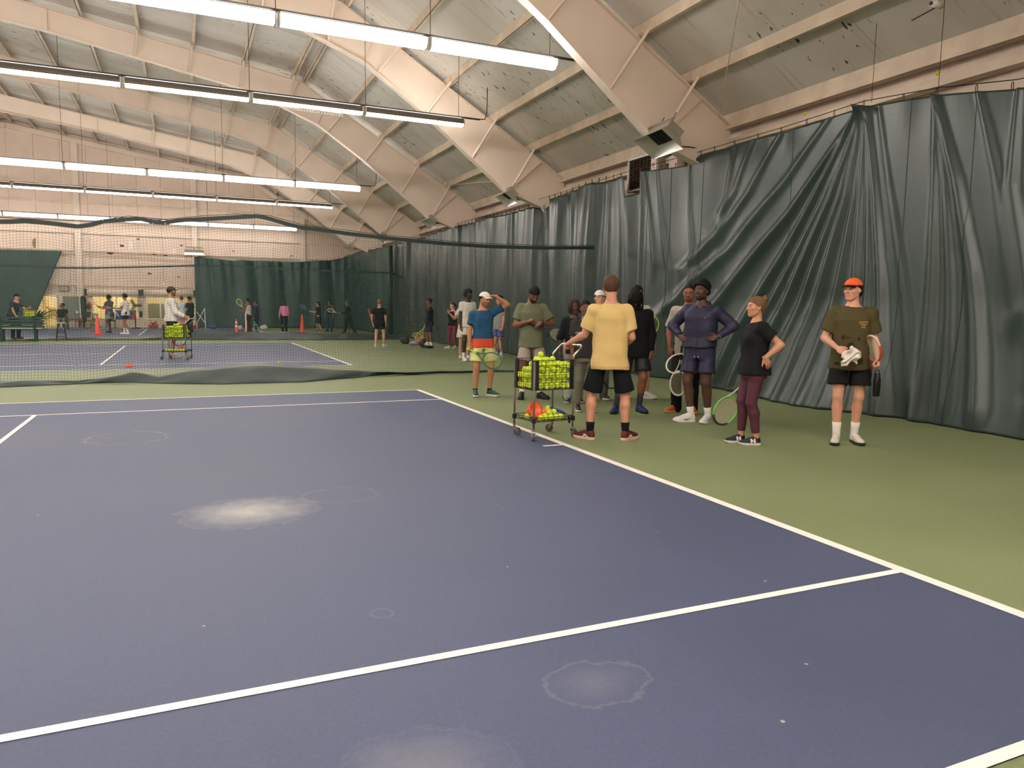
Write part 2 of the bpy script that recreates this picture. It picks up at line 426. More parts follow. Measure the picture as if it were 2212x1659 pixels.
# scuffs and torn patches on the end wall
M_SCUFF = mat('torn_paint', rgb(96, 78, 62), 0.8, var=0.3, vscale=20)
M_PLASTER = mat('bare_plaster', rgb(240, 232, 222), 0.8)
for (x, z, s, k) in ((-8.9, 4.35, .14, 0), (-7.35, 4.12, .2, 0), (-7.0, 4.2, .1, 0), (-5.15, 4.18, .16, 0), (-4.55, 4.1, .1, 0), (-6.75, 4.55, .14, 0), (-3.7, 4.7, .09, 0), (-5.4, 3.05, .12, 0), (2.4, 4.35, .08, 0), (-0.9, 4.5, .07, 0),
                       (-6.3, 4.65, .22, 1), (-4.1, 4.3, .2, 1), (-5.9, 4.95, .1, 0), (-10.9, 4.5, .3, 2), (-3.9, 2.9, .07, 0)):
    rnd = random.Random(int(x * 100)); n = 9
    poly = [(x + s * (0.5 + rnd.random() * .6) * math.cos(2 * math.pi * i / n) * (1.3 if k == 0 else .35), z + s * (0.4 + rnd.random() * .6) * math.sin(2 * math.pi * i / n) * (0.6 if k == 0 else 1.6)) for i in range(n)]
    MB().prism(poly, -0.016, -0.004, lambda u, v, t: (u, t, v)).build('paint_tear', (M_SCUFF, M_PLASTER, mat('wood_patch', rgb(150, 120, 80), .7))[k], wb)
# conduit on the wall
MB().tube([(-9.1, -0.03, 5.1), (-9.1, -.03, 4.2), (-9.3, -.03, 4.1), (-9.3, -.03, 2.6), (-9.42, -.05, 2.4)], 0.025, 6).build('conduit', M_CREAM2, wb)
MB().tube([(-12.5, -0.08, 4.05), (-6.5, -.08, 4.0), (-3.1, -.08, 3.85)], 0.03, 6).build('conduit', M_CREAM2, wb)

# ================================================================== STRIP LIGHTS (lamps, plus added uplight slots and one unseen row)
LENS = {k: (emit('lamp_lens_%s' % k, LAMP_COL, LAMP_POWER * v), emit('added_uplight_%s' % k, LAMP_COL, UP_POWER * v)) for k, v in (('bright', 1.7), ('mid', 1.0), ('dim', 0.45))}
M_HOUS = mat('lamp_housing', rgb(120, 112, 104), 0.4, 0.3)
M_LOUV = mat('lamp_louver', rgb(236, 232, 226), 0.4)
# section (y,z) of a fixture that throws its light towards -Y
SEC_HOUS = [(-.165, .115), (.10, .135), (.15, .02), (.152, -.065), (.14, -.065), (.135, .01), (.09, .115), (-.165, .098)]
SEC_LENS = [(-.155, .096), (-.150, -.065), (-.06, -.15), (.10, -.15), (.138, -.07), (.13, .0), (.085, .1)]
SK = .64
SEC_HOUS = [(u * SK, v * SK) for u, v in SEC_HOUS]; SEC_LENS = [(u * SK, v * SK) for u, v in SEC_LENS]
FL = 2.44
def fixture(sgn, cls):
    M_LENS, M_UP = LENS[cls]
    root = empty('strip_light')
    fn = lambda u, v, t: (t, u * sgn, v)
    MB().prism(SEC_HOUS, -FL / 2 + .02, FL / 2 - .02, fn).build('housing', M_HOUS, root)
    MB().prism(SEC_LENS, -FL / 2 + .05, FL / 2 - .05, fn).build('lens', M_LENS, root)
    MB().prism([(u * SK, v * SK + .001) for u, v in ((-.13, .119), (.06, .132), (.06, .137), (-.13, .124))], -FL / 2 + .06, FL / 2 - .06, fn).build('added_uplight_slot', M_UP, root)  # glowing strip added on top of the housing to brighten the roof
    for s in (-1, 1):
        MB().prism([(u * SK, v * SK) for u, v in ((-.165, .118), (.10, .138), (.152, .02), (.152, -.075), (.10, -.155), (-.06, -.155), (-.158, -.068))], s * (FL / 2 - .045), s * (FL / 2 - .02), fn).build('end_cap', M_LOUV, root)
    b = MB()
    for i in range(25):
        x = -FL / 2 + .1 + i * (FL - .2) / 24
        b.prism([(u * SK, v * SK) for u, v in ((-.160, .09), (-.156, -.069), (-.062, -.158), (-.062, -.15), (-.148, -.062), (-.152, .09))], x, x + .005, fn)
    b.build('louver', M_LOUV, root)
    return root
proto = {}
ROWS = [(-5.6, 1, 'unseen behind the camera'), (5.55, 1, 'nearest us'), (10.4, -1, 'over the near net'), (21.8, 1, 'before the far net'), (27.5, -1, 'beyond the far net'), (39.0, 1, 'by the end wall')]
ROWS[0] = (-5.6, -1, 'unseen behind the camera')  # out-of-view row, added to light the foreground
CLS = ['bright', 'mid', 'mid', 'mid', 'mid', 'dim']
for ri, (ry, sg, wname) in enumerate(ROWS):
    cls = CLS[ri]
    for k in range(12):
        if (sg, cls) in proto: o = copy_tree(proto[(sg, cls)])
        else: o = proto[(sg, cls)] = fixture(sg, cls)
        o.location = (2.6 - FL / 2 - k * FL, ry, 5.86)
        tag(o, 'white strip light, %s from the right end of the row %s' % (ORD[k], wname), 'light', 'strip lights hung in rows')
    # conduit above the row, hangers, feed cable
    c = empty('light_conduit', (0, ry, 0)); tag(c, 'thin dark conduit carrying the strip light row ' + wname, 'conduit', 'conduits above the strip lights')
    MB().box((-12.0, 0, 5.985), (30.0, .045, .03)).build('channel', M_DARK, c)
    for k in range(11):
        x = 2.6 - FL * (k + 1)
        if -14 < x: MB().tube([(x, 0, 6.0), (x, 0, 5.965), (x - .08, 0, 5.955)], .012, 4).build('bracket', M_DARK, c)
    for x in (2.45, 0.2, -2.3, -7.2, -12.2):
        MB().tube([(x, 0, 6.0), (x, 0, zt(x) + .2)], 0.006, 4).build('hanger_wire', M_DARK, c)
    MB().tube([(2.6, 0, 5.995), (2.95, 0.02, 5.99), (3.15, 0.05, 6.02), (3.22, .1, 6.2), (3.25, .15, zt(3.3))], 0.012, 5).build('feed_cable', M_DARK, c)
# one louver strip has come loose and hangs under the second row
b = MB()
for i in range(20): b.box((-1.55 + i * .063, 10.28, 5.71 - i * .0014), (.012, .012, .06))
for dz in (-.03, .03): b.bar((-1.58, 10.28, 5.71 + dz), (-.32, 10.28, 5.68 + dz), .014, .014)
b.build('loose_louver', M_LOUV); lo_ = bpy.data.objects['loose_louver']; tag(lo_, 'white slotted louver strip hanging loose under the second light row', 'louver')

# ================================================================== VINYL CURTAINS
def vinyl(name, col, rough):
    m = bpy.data.materials.new(name); m.use_nodes = True
    nt = m.node_tree; N = nt.nodes; L = nt.links; b = N['Principled BSDF']
    g = N.new('ShaderNodeNewGeometry')
    n = N.new('ShaderNodeTexNoise'); n.inputs['Scale'].default_value = 1.3; n.inputs['Detail'].default_value = 6; L.new(g.outputs['Position'], n.inputs['Vector'])
    r = N.new('ShaderNodeValToRGB'); r.color_ramp.elements[0].color = (*[c * .85 for c in col], 1); r.color_ramp.elements[1].color = (*[c * 1.2 for c in col], 1)
    r.color_ramp.elements[0].position = .3; r.color_ramp.elements[1].position = .7
    L.new(n.outputs['Fac'], r.inputs[0]); L.new(r.outputs[0], b.inputs['Base Color'])
    b.inputs['Roughness'].default_value = rough; b.inputs['Specular IOR Level'].default_value = 0.5
    bp = N.new('ShaderNodeBump'); bp.inputs['Strength'].default_value = .35; bp.inputs['Distance'].default_value = .02
    mp = N.new('ShaderNodeMapping'); mp.inputs['Scale'].default_value = (3, 3, .8); L.new(g.outputs['Position'], mp.inputs[0])
    n2 = N.new('ShaderNodeTexNoise'); n2.inputs['Scale'].default_value = 1.6; n2.inputs['Detail'].default_value = 5; L.new(mp.outputs[0], n2.inputs['Vector'])
    L.new(n2.outputs['Fac'], bp.inputs['Height']); L.new(bp.outputs[0], b.inputs['Normal'])
    return m
M_VINYL = vinyl('green_vinyl', rgb(46, 61, 57), 0.33)
M_VINYL2 = vinyl('green_vinyl_far', rgb(37, 68, 61), 0.45)
M_SEAM = mat('vinyl_seam', rgb(22, 34, 32), 0.5)
M_HOOK = mat('hook_steel', rgb(40, 38, 36), 0.4, 0.6)

def fold_field(S, Z, folds):
    """sum of ridges; a fold is (list of (s,z) from top to bottom, width_top, width_bottom, amp_top, amp_bottom)"""
    D = np.zeros_like(S)
    for (pl, w0, w1, a0, a1) in folds:
        zz = [p[1] for p in pl][::-1]; ss = [p[0] for p in pl][::-1]
        sf = np.interp(Z, zz, ss); t = np.clip((zz[-1] - Z) / max(zz[-1] - zz[0], 1e-3), 0, 1)
        slope = np.gradient(np.array(ss), np.array(zz)) if len(ss) > 1 else np.zeros(1)
        sl = np.interp(Z, zz, slope); dist = (S - sf) / np.sqrt(1 + sl ** 2)
        wd = w0 + (w1 - w0) * t; am = a0 + (a1 - a0) * t
        below = np.where(Z < zz[0], np.exp(-((zz[0] - Z) / .35) ** 2), 1.0)
        D += am * np.exp(-(dist / wd) ** 2) * below
    return D
def pleats(S, Z, top, pitch, amp, seed, fade=1.6):
    """hanging pleats below hooks, fading down, plus slow vertical swells"""
    r = np.random.RandomState(seed); D = np.zeros_like(S)
    s0, s1 = S.min(), S.max(); s = s0
    while s < s1:
        w = pitch * (0.16 + 0.22 * r.rand()); lean = (r.rand() - .5) * .35; a = amp * (0.4 + r.rand()) * (1 if r.rand() > .35 else -1)
        c = s + lean * (top - Z); D += a * np.exp(-((S - c) / (w * (1 + .35 * (top - Z)))) ** 2) * (0.35 + .65 * np.exp(-((top - Z) / fade) ** 2) + .25)
        s += pitch * (0.45 + .8 * r.rand())
    for k in range(5):
        f = 0.7 + 1.6 * r.rand(); D += amp * .35 * np.sin(S * f * 2 + r.rand() * 6 + 0.4 * np.sin(Z * 1.3 + k)) 
    return D
def curtain(name, label, along, s0, s1, base, ztop, zbot, folds, seed, pitch, amp, ds, dz, m, sign=-1, drift=None, group=None, cut=None, seams=()):
    """along='y': sheet in the plane x=base, displaced in x by sign*d; along='x': sheet in the plane y=base"""
    ns = int((s1 - s0) / ds) + 1; nz = int(4.5 / dz) + 1
    s = np.linspace(s0, s1, ns); t = np.linspace(0, 1, nz)
    S, T = np.meshgrid(s, t, indexing='ij')
    zt_ = ztop(s)[:, None]; zb_ = zbot(s)[:, None]; Z = zb_ + (zt_ - zb_) * T
    D = fold_field(S, Z, folds) + (pleats(S, Z, 4.4, pitch, amp, seed) if amp else 0)
    if drift is not None: D = D + drift(S, Z)
    A = S.copy()
    if cut is not None: A = cut(S, Z)
    if along == 'y': V = np.stack([base + sign * D, A, Z], -1)
    else: V = np.stack([A, base + sign * D, Z], -1)
    root = empty(name); tag(root, label, 'curtain', group)
    o = mesh_obj('sheet', V.reshape(-1, 3), grid_faces(ns, nz), m, root, smooth=True)
    sol = o.modifiers.new('thick', 'SOLIDIFY'); sol.thickness = 0.006; sol.offset = 0
    def at(sq, zq):
        i = int(round((sq - s0) / (s1 - s0) * (ns - 1))); i = max(0, min(ns - 1, i))
        j = int(np.argmin(abs(Z[i] - zq))); return V[i, j]
    for sq in seams:
        i = max(0, min(ns - 1, int(round((sq - s0) / (s1 - s0) * (ns - 1)))))
        P = V[i, ::3].copy()
        if along == 'y': P[:, 0] += sign * .005
        else: P[:, 1] += sign * .005
        MB().tube([tuple(q) for q in P], .006, 4).build('seam', M_SEAM, root)
    # hooks along the top hem
    return root, at, V
def interp(xs, ys): return lambda s: np.interp(s, xs, ys)
def hem(xs, ys, pitch, sag, seed):
    def f(s):
        z = np.interp(s, xs, ys); ph = (s / pitch) % 1.0
        return z - sag * (1 - (2 * ph - 1) ** 2)
    return f
def add_hooks(root, along, base, ss, zf, h=.09):
    proto_h = None
    for s in ss:
        z = float(zf(np.array([s]))[0]); p = (base, s, z) if along == 'y' else (s, base, z)
        if proto_h is None:
            b = MB(); b.tube([(0, -.012, -.03), (0, -.012, h - .02), (0, 0, h), (0, .012, h - .02), (0, .012, -.03)], .006, 4); proto_h = b.build('hook', M_HOOK, root, loc=p)
        else: inst(proto_h, p, root)

# --- right-hand side curtain, near panel (y -6 .. 7.45)
zs_near = interp([-6, -2.2, -0.96, .1, 1.26, 2.9, 4.04, 5.0, 5.37, 6.3, 7.12, 7.15, 7.55], [3.9, 4.05, 4.15, 4.34, 4.46, 4.42, 4.43, 4.43, 4.30, 4.36, 4.46, 4.46, 4.46])
near_folds = [
    ([(1.27, 4.46), (1.95, 3.15), (2.7, 2.0), (3.3, 1.0), (3.7, .1)], .03, .10, .03, .07),
    ([(1.25, 4.46), (1.6, 3.2), (2.1, 2.0), (2.5, 1.0), (2.7, .1)], .03, .09, .03, .07),
    ([(1.23, 4.46), (1.32, 3.2), (1.5, 2.0), (1.7, 1.0), (1.75, .1)], .03, .08, .03, .06),
    ([(1.21, 4.46), (1.08, 3.2), (.98, 2.0), (.95, .8), (.9, .0)], .03, .09, .03, .07),
    ([(1.0, 4.42), (.7, 3.2), (.4, 2.0), (.15, .8), (.0, .0)], .03, .12, .02, .06),
    ([(.1, 4.34), (-.14, 3.2), (-.3, 2.0), (-.45, .3)], .03, .10, .03, .06),
    ([(1.26, 4.46), (2.6, 3.1), (3.6, 2.2), (4.6, 1.35), (5.4, .6)], 0.038, 0.172, 0.066, 0.137),
    ([(1.28, 4.46), (2.2, 3.1), (3.0, 2.0), (3.7, 1.0), (4.2, .1)], 0.030, 0.158, 0.066, 0.137),
    ([(1.25, 4.46), (1.75, 3.2), (2.4, 2.0), (2.9, 1.0), (3.2, .1)], 0.030, 0.132, 0.066, 0.116),
    ([(1.24, 4.46), (1.45, 3.2), (1.8, 2.0), (2.1, 1.0), (2.2, .1)], 0.026, 0.112, 0.066, 0.095),
    ([(1.22, 4.46), (1.2, 3.2), (1.2, 2.0), (1.3, 1.0), (1.3, .1)], 0.022, 0.106, 0.055, 0.095),
    ([(1.20, 4.46), (0.95, 3.2), (.75, 2.0), (.6, .8), (.45, .0)], 0.026, 0.119, 0.055, 0.126),
    ([(1.9, 4.44), (2.9, 3.5), (4.0, 2.6), (5.2, 1.9), (6.2, 1.3)], 0.045, 0.158, 0.033, 0.084),
    ([(2.9, 4.42), (3.6, 3.5), (4.5, 2.8), (5.3, 2.3)], 0.038, 0.145, 0.044, 0.053),
    ([(3.5, 4.42), (4.0, 3.6), (4.6, 3.0)], 0.038, 0.132, 0.044, 0.032),
    ([(4.05, 4.42), (4.2, 3.6), (4.4, 2.6)], 0.038, 0.132, 0.055, 0.032),
    ([(5.3, 4.3), (5.25, 3.4), (5.0, 2.2), (4.9, .4)], 0.038, 0.132, 0.055, 0.053),
    ([(6.4, 4.4), (6.2, 3.4), (5.9, 2.3), (5.8, .4)], 0.038, 0.145, 0.055, 0.063),
    ([(6.9, 4.46), (6.6, 3.5), (6.4, 2.5)], 0.030, 0.099, 0.055, 0.042),
    ([(7.0, 4.46), (6.95, 3.5), (6.9, .3)], 0.030, 0.079, 0.055, 0.053),
    ([(.1, 4.34), (.0, 3.2), (-.05, 2.0), (-.1, .1)], 0.030, 0.132, 0.055, 0.105),
    ([(.08, 4.34), (-.3, 3.2), (-.6, 2.0), (-.9, .3)], 0.030, 0.145, 0.055, 0.105),
    ([(-.5, 4.25), (-.8, 3.2), (-1.2, 1.5)], 0.030, 0.132, 0.044, 0.063),
    ([(-1.0, 4.15), (-1.0, 3.0), (-1.6, .5)], 0.030, 0.165, 0.055, 0.084),
    ([(-2.0, 4.05), (-2.1, 2.5), (-2.2, .2)], 0.038, 0.165, 0.055, 0.105),
]
def near_drift(S, Z):
    foot = np.interp(S, [-6, -1.5, 0.1, 1.2, 1.6, 2.4, 3.5, 5.5, 6.6, 7.6], [.2, .3, .12, .45, .62, .5, .2, -.12, .0, .0])
    k = np.clip(1 - Z / 1.7, 0, 1) ** 1.6
    return foot * k
zb0 = lambda s: 0.012 + 0.0 * s
c1, at1, _ = curtain('side_curtain', 'large dark green vinyl curtain on the right, nearest the camera, with diagonal folds', 'y', -6.0, 7.1, 5.47, zs_near, zb0, near_folds, 3, 1.0, .022, .027, .03, M_VINYL, -1, near_drift, 'green vinyl curtains', seams=(-.5, .45, 2.65, 4.85, 5.9, 6.75))
add_hooks(c1, 'y', 5.47, [-2.3, -1.6, -.9, -.45, .1, .6, 1.26, 1.8, 2.35, 2.9, 3.45, 4.05, 4.6, 5.0, 5.37, 5.8, 6.3, 6.75, 7.08], zs_near)
MB().tube([(5.47, -6, 4.05), (5.47, -.96, 4.26), (5.47, .1, 4.43), (5.47, 1.26, 4.54), (5.47, 2.9, 4.5), (5.47, 5.37, 4.5), (5.47, 7.5, 4.52), (5.47, 14, 4.45), (5.47, 27, 4.45), (5.47, 39.8, 4.45)], .006, 4).build('hanging_cable', M_HOOK, c1)
for (y, z) in ((.1, 4.4), (1.15, 4.5)): MB().tube([(5.5, y, z), (5.5, y, zt(5.5) + .1)], .005, 4).build('hanging_wire', M_HOOK, c1)
# --- middle panel: from the unit heater to the gathered post
zs_mid = interp([6.6, 7.12, 7.66, 7.70, 9.2, 10.6, 11.6, 11.65, 11.9, 12.4, 14.5, 18.6, 24.5, 28.0], [4.03, 4.02, 3.98, 4.44, 4.5, 4.42, 4.40, 4.30, 4.18, 4.3, 4.33, 4.36, 4.3, 4.32])
mid_folds = [([(7.95, 4.4), (7.9, 3.0), (7.9, .2)], .05, .12, .06, .06), ([(8.5, 4.45), (8.45, 2.5), (8.4, .1)], .06, .16, .05, .06), ([(9.15, 4.45), (9.3, 2.5), (9.3, .1)], .06, .18, .07, .08), ([(10.2, 4.4), (10.1, 2.5), (10.2, .1)], .08, .2, .08, .09),
             ([(11.7, 4.3), (11.7, 2.5), (11.7, .1)], .1, .2, -.10, -.1), ([(12.3, 4.3), (12.4, 2.5), (12.4, .1)], .08, .2, .08, .08), ([(14.0, 4.3), (14.0, .1)], .1, .2, .09, .07), ([(15.6, 4.3), (15.5, .1)], .1, .2, .08, .07), ([(18.6, 4.3), (18.6, .1)], .1, .25, .1, .1), ([(22.3, 4.3), (22.3, .1)], .15, .15, -.1, -.1)]
c2, at2, _ = curtain('side_curtain', 'dark green vinyl curtain in the middle of the side wall, behind the near net', 'y', 6.6, 28.0, 5.5, zs_mid, zb0, mid_folds, 11, .62, .055, .042, .06, M_VINYL, -1, lambda S, Z: -.16 * np.clip((7.5 - S) / .5, 0, 1), 'green vinyl curtains', seams=(9.8, 12.0, 14.4, 17.0, 19.9, 22.3, 25.2))
add_hooks(c2, 'y', 5.5, [7.9 + .33 * i for i in range(60)], zs_mid, .1)
# --- far panel and the end wall curtains
zs_far = interp([28, 33, 39.8], [4.32, 4.38, 4.4])
c3, at3, _ = curtain('side_curtain', 'dark green vinyl curtain at the far end of the side wall, beyond the far net', 'y', 28.05, 39.8, 5.5, zs_far, zb0, [], 5, .7, .05, .06, .09, M_VINYL2, -1, None, 'green vinyl curtains')
zs_end = interp([-3.05, -2.0, -1.0, -.5, 2.6, 4.6, 5.55], [4.08, 4.0, 3.94, 3.98, 3.98, 4.14, 4.36])
c4, at4, _ = curtain('end_curtain', 'dark green vinyl curtain across the right half of the end wall', 'x', -3.05, 5.55, 39.72, zs_end, zb0, [], 9, .55, .06, .05, .09, M_VINYL2, -1, None, 'green vinyl curtains')
add_hooks(c4, 'x', 39.72, [3.6 + .22 * i for i in range(8)], zs_end, .14)
zs_left = interp([-16, -12.4, -9.55], [4.0, 4.06, 4.1])
def slant(S, Z): # right edge sweeps to the left towards the floor
    t = (S + 16.0) / (16.0 - 9.55); edge = -9.55 - (4.1 - Z) * .40
    return -16.0 + t * (edge + 16.0)
c5, at5, _ = curtain('end_curtain', 'dark green vinyl curtain drawn aside over the doorway at far left', 'x', -16.0, -9.55, 39.6, zs_left, lambda s: .25 + 0 * s, [], 21, .9, .02, .07, .09, M_VINYL2, -1, None, 'green vinyl curtains', cut=slant)
# gathered dark post where the far net meets the side curtain
b = MB()
for k in range(5):
    a = k * 1.256; b.tube([(5.25 + .05 * math.cos(a), 27.6 + .07 * math.sin(a), .02), (5.25 + .055 * math.cos(a + .4), 27.6 + .08 * math.sin(a + .4), 2.0), (5.27 + .04 * math.cos(a), 27.6 + .05 * math.sin(a), 4.25)], [.075, .07, .05], 8)
gp = b.build('gathered_curtain', mat('dark_gathered_vinyl', rgb(18, 40, 36), .5), smooth=True); tag(gp, 'narrow gathered dark green curtain hanging like a post by the side curtain', 'curtain')

# ================================================================== DIVIDER NETS
M_STRING = mat('net_string', rgb(44, 64, 56), 0.7)
M_SKIRT = vinyl('skirt_vinyl', rgb(44, 58, 54), 0.45)
M_BAND = mat('net_band', rgb(28, 44, 42), 0.5)
def net(label, yb, x0, x1, top, bot, cell, rad, seed, skirt_low, right_edge):
    r = np.random.RandomState(seed); ph = r.rand(12) * 6.28
    root = empty('divider_net', (0, 0, 0)); tag(root, label, 'net', 'court divider nets')
    def warp(X, Z, T):
        k = np.sin(math.pi * np.clip(T, 0, 1)) ** .7
        dx = k * (.05 * np.sin(1.7 * X + 1.1 * Z + ph[0]) + .035 * np.sin(3.9 * X - 1.7 * Z + ph[1]) + .02 * np.sin(7.1 * X + 2 * Z + ph[2]))
        dz = k * (.045 * np.sin(1.3 * X + ph[3]) + .035 * np.sin(2.9 * X + .8 * Z + ph[4]) + .02 * np.sin(6.3 * X + ph[5]))
        dy = .10 * np.sin(.8 * X + ph[6]) + .06 * np.sin(2.1 * X + .9 * Z + ph[7]) * (0.3 + k) - .16 * (1 - T) ** 3 * np.abs(np.sin(.6 * X + ph[8]))
        return dx, dy, dz
    nx = int((x1 - x0) / cell) + 1; nz = int(2.85 / cell) + 1
    xs = np.linspace(x0, x1, nx); ts = np.linspace(0, 1, nz)
    X, T = np.meshgrid(xs, ts, indexing='ij')
    zt_ = top(xs)[:, None]; zb_ = bot(xs)[:, None]; Z = zb_ + (zt_ - zb_) * T
    dx, dy, dz = warp(X, Z, T)
    if right_edge is not None: # the free edge slants inwards towards the floor
        q = np.clip((X - (x1 - 1.2)) / 1.2, 0, 1); dx = dx - q * right_edge * (1 - T)
    P = np.stack([X + dx, yb + dy, Z + dz], -1)
    V = []; F = []
    def strand(line, rad):
        base = len(V); n = len(line)
        d = np.gradient(line, axis=0); d /= np.linalg.norm(d, axis=1)[:, None] + 1e-9
        s = np.cross(d, np.array([0., 1., 0.])); s /= np.linalg.norm(s, axis=1)[:, None] + 1e-9
        yv = np.array([0., 1., 0.])
        for p, q in zip(line, s):
            V.append(p + q * rad); V.append(p - q * .5 * rad + yv * .87 * rad); V.append(p - q * .5 * rad - yv * .87 * rad)
        for i in range(n - 1):
            a, c = base + 3 * i, base + 3 * i + 3
            F.extend([(a, a + 1, c + 1, c), (a + 1, a + 2, c + 2, c + 1), (a + 2, a, c, c + 2)])
    hole = lambda i, j: False
    for i in range(nx): strand(P[i, ::2] if nz % 2 else P[i], rad)
    for j in range(nz): strand(P[::2, j], rad)
    mesh = mesh_obj('netting', V, F, M_STRING, root); tag(mesh, kind='stuff')
    # top band, a flat webbing that sags between its ties
    b = MB(); line = P[:, -1]
    for i in range(0, nx - 4, 4):
        a, c = line[i], line[i + 4]; b.bar(tuple(a), tuple(c), .02, .075 if yb < 10 else .06)
    b.build('top_band', M_BAND, root)
    MB().tube([tuple(q + np.array([0, 0, .06])) for q in line[::12]], .005, 4).build('support_cable', M_HOOK, root)
    # vinyl skirt along the floor
    n = nx // 2; V2 = []; K = 7
    for i in range(n):
        x = xs[i * 2]; p = P[i * 2, 0]; f = skirt_low(x)
        for k in range(K):
            t = k / (K - 1); wob = .05 * math.sin(3.1 * x + 2 * t) + .035 * math.sin(7.7 * x + 4 * t + seed)
            V2.append((p[0], p[1] + (f - p[1]) * t ** .8 + wob * math.sin(math.pi * t), max(p[2] * (1 - t) ** 1.1 + .03 * math.sin(math.pi * t) * math.sin(5 * x + 1.3) + .012, .010)))
    sk = mesh_obj('skirt', V2, grid_faces(n, K), M_SKIRT, root, smooth=True)
    sol = sk.modifiers.new('thick', 'SOLIDIFY'); sol.thickness = .008; sol.offset = 0
    return root
n1x = [-12.5, -9, -6.53, -6.2, -5.89, -5.32, -5.0, -4.42, -4.08, -3.73, -3.34, -2.35, -1.67, -1.13, -.68, .27, 1.38, 2.44, 3.8, 5.06, 5.2]
n1z = [2.8, 2.85, 2.78, 2.82, 2.81, 2.76, 2.88, 2.96, 2.89, 2.97, 3.01, 3.12, 2.95, 2.92, 2.88, 2.83, 2.79, 2.78, 2.80, 2.86, 2.86]
s1x = [-12.5, -7, -6, -5.5, -4.95, -4.63, -4.2, -3.6, -3.09, -2.41, -1.71, -.98, -.22, .5, 1.39, 2.93, 5.1]
s1z = [.06, .07, .06, .03, .10, .17, .10, .2, .27, .30, .25, .15, .09, .05, .05, .03, .03]
net('near court divider net with a green vinyl skirt, hung between the first two courts', 8.25, -12.4, 5.06, interp(n1x, n1z), interp(s1x, s1z), .05, .0019, 4,
    interp([-12.5, -6.6, -5.4, -4.6, -3.9, -3.14, -1.7, -.9, .3, 2.4, 5.1], [7.8, 7.8, 8.05, 8.0, 7.6, 7.3, 7.3, 7.7, 8.3, 8.3, 8.3]), .12)
n2x = [-14, -9.6, -8.2, -6.75, -5.2, -3.3, -1.9, -.16, 2.07, 4.5, 5.3]; n2z = [2.7, 2.67, 2.64, 2.67, 2.76, 2.88, 2.91, 2.88, 2.84, 2.84, 2.6]
s2x = [-14, -9.7, -8.5, -7.06, -6.3, -5.3, -4.2, -3.35, -2.3, -.93, .15, 1.46, 2.6, 4.4, 5.3]; s2z = [.03, .04, .05, .12, .05, .05, .15, .30, .32, .28, .31, .25, .27, .2, .12]
net('far court divider net with a green vinyl skirt, hung between the last two courts', 24.7, -13.6, 5.2, interp(n2x, n2z), interp(s2x, s2z), .06, .0026, 8,
    interp([-14, -9, -5, -2.4, 0, 1.3, 5.3], [24.4, 24.4, 24.4, 24.2, 24.0, 23.7, 24.1]), None)

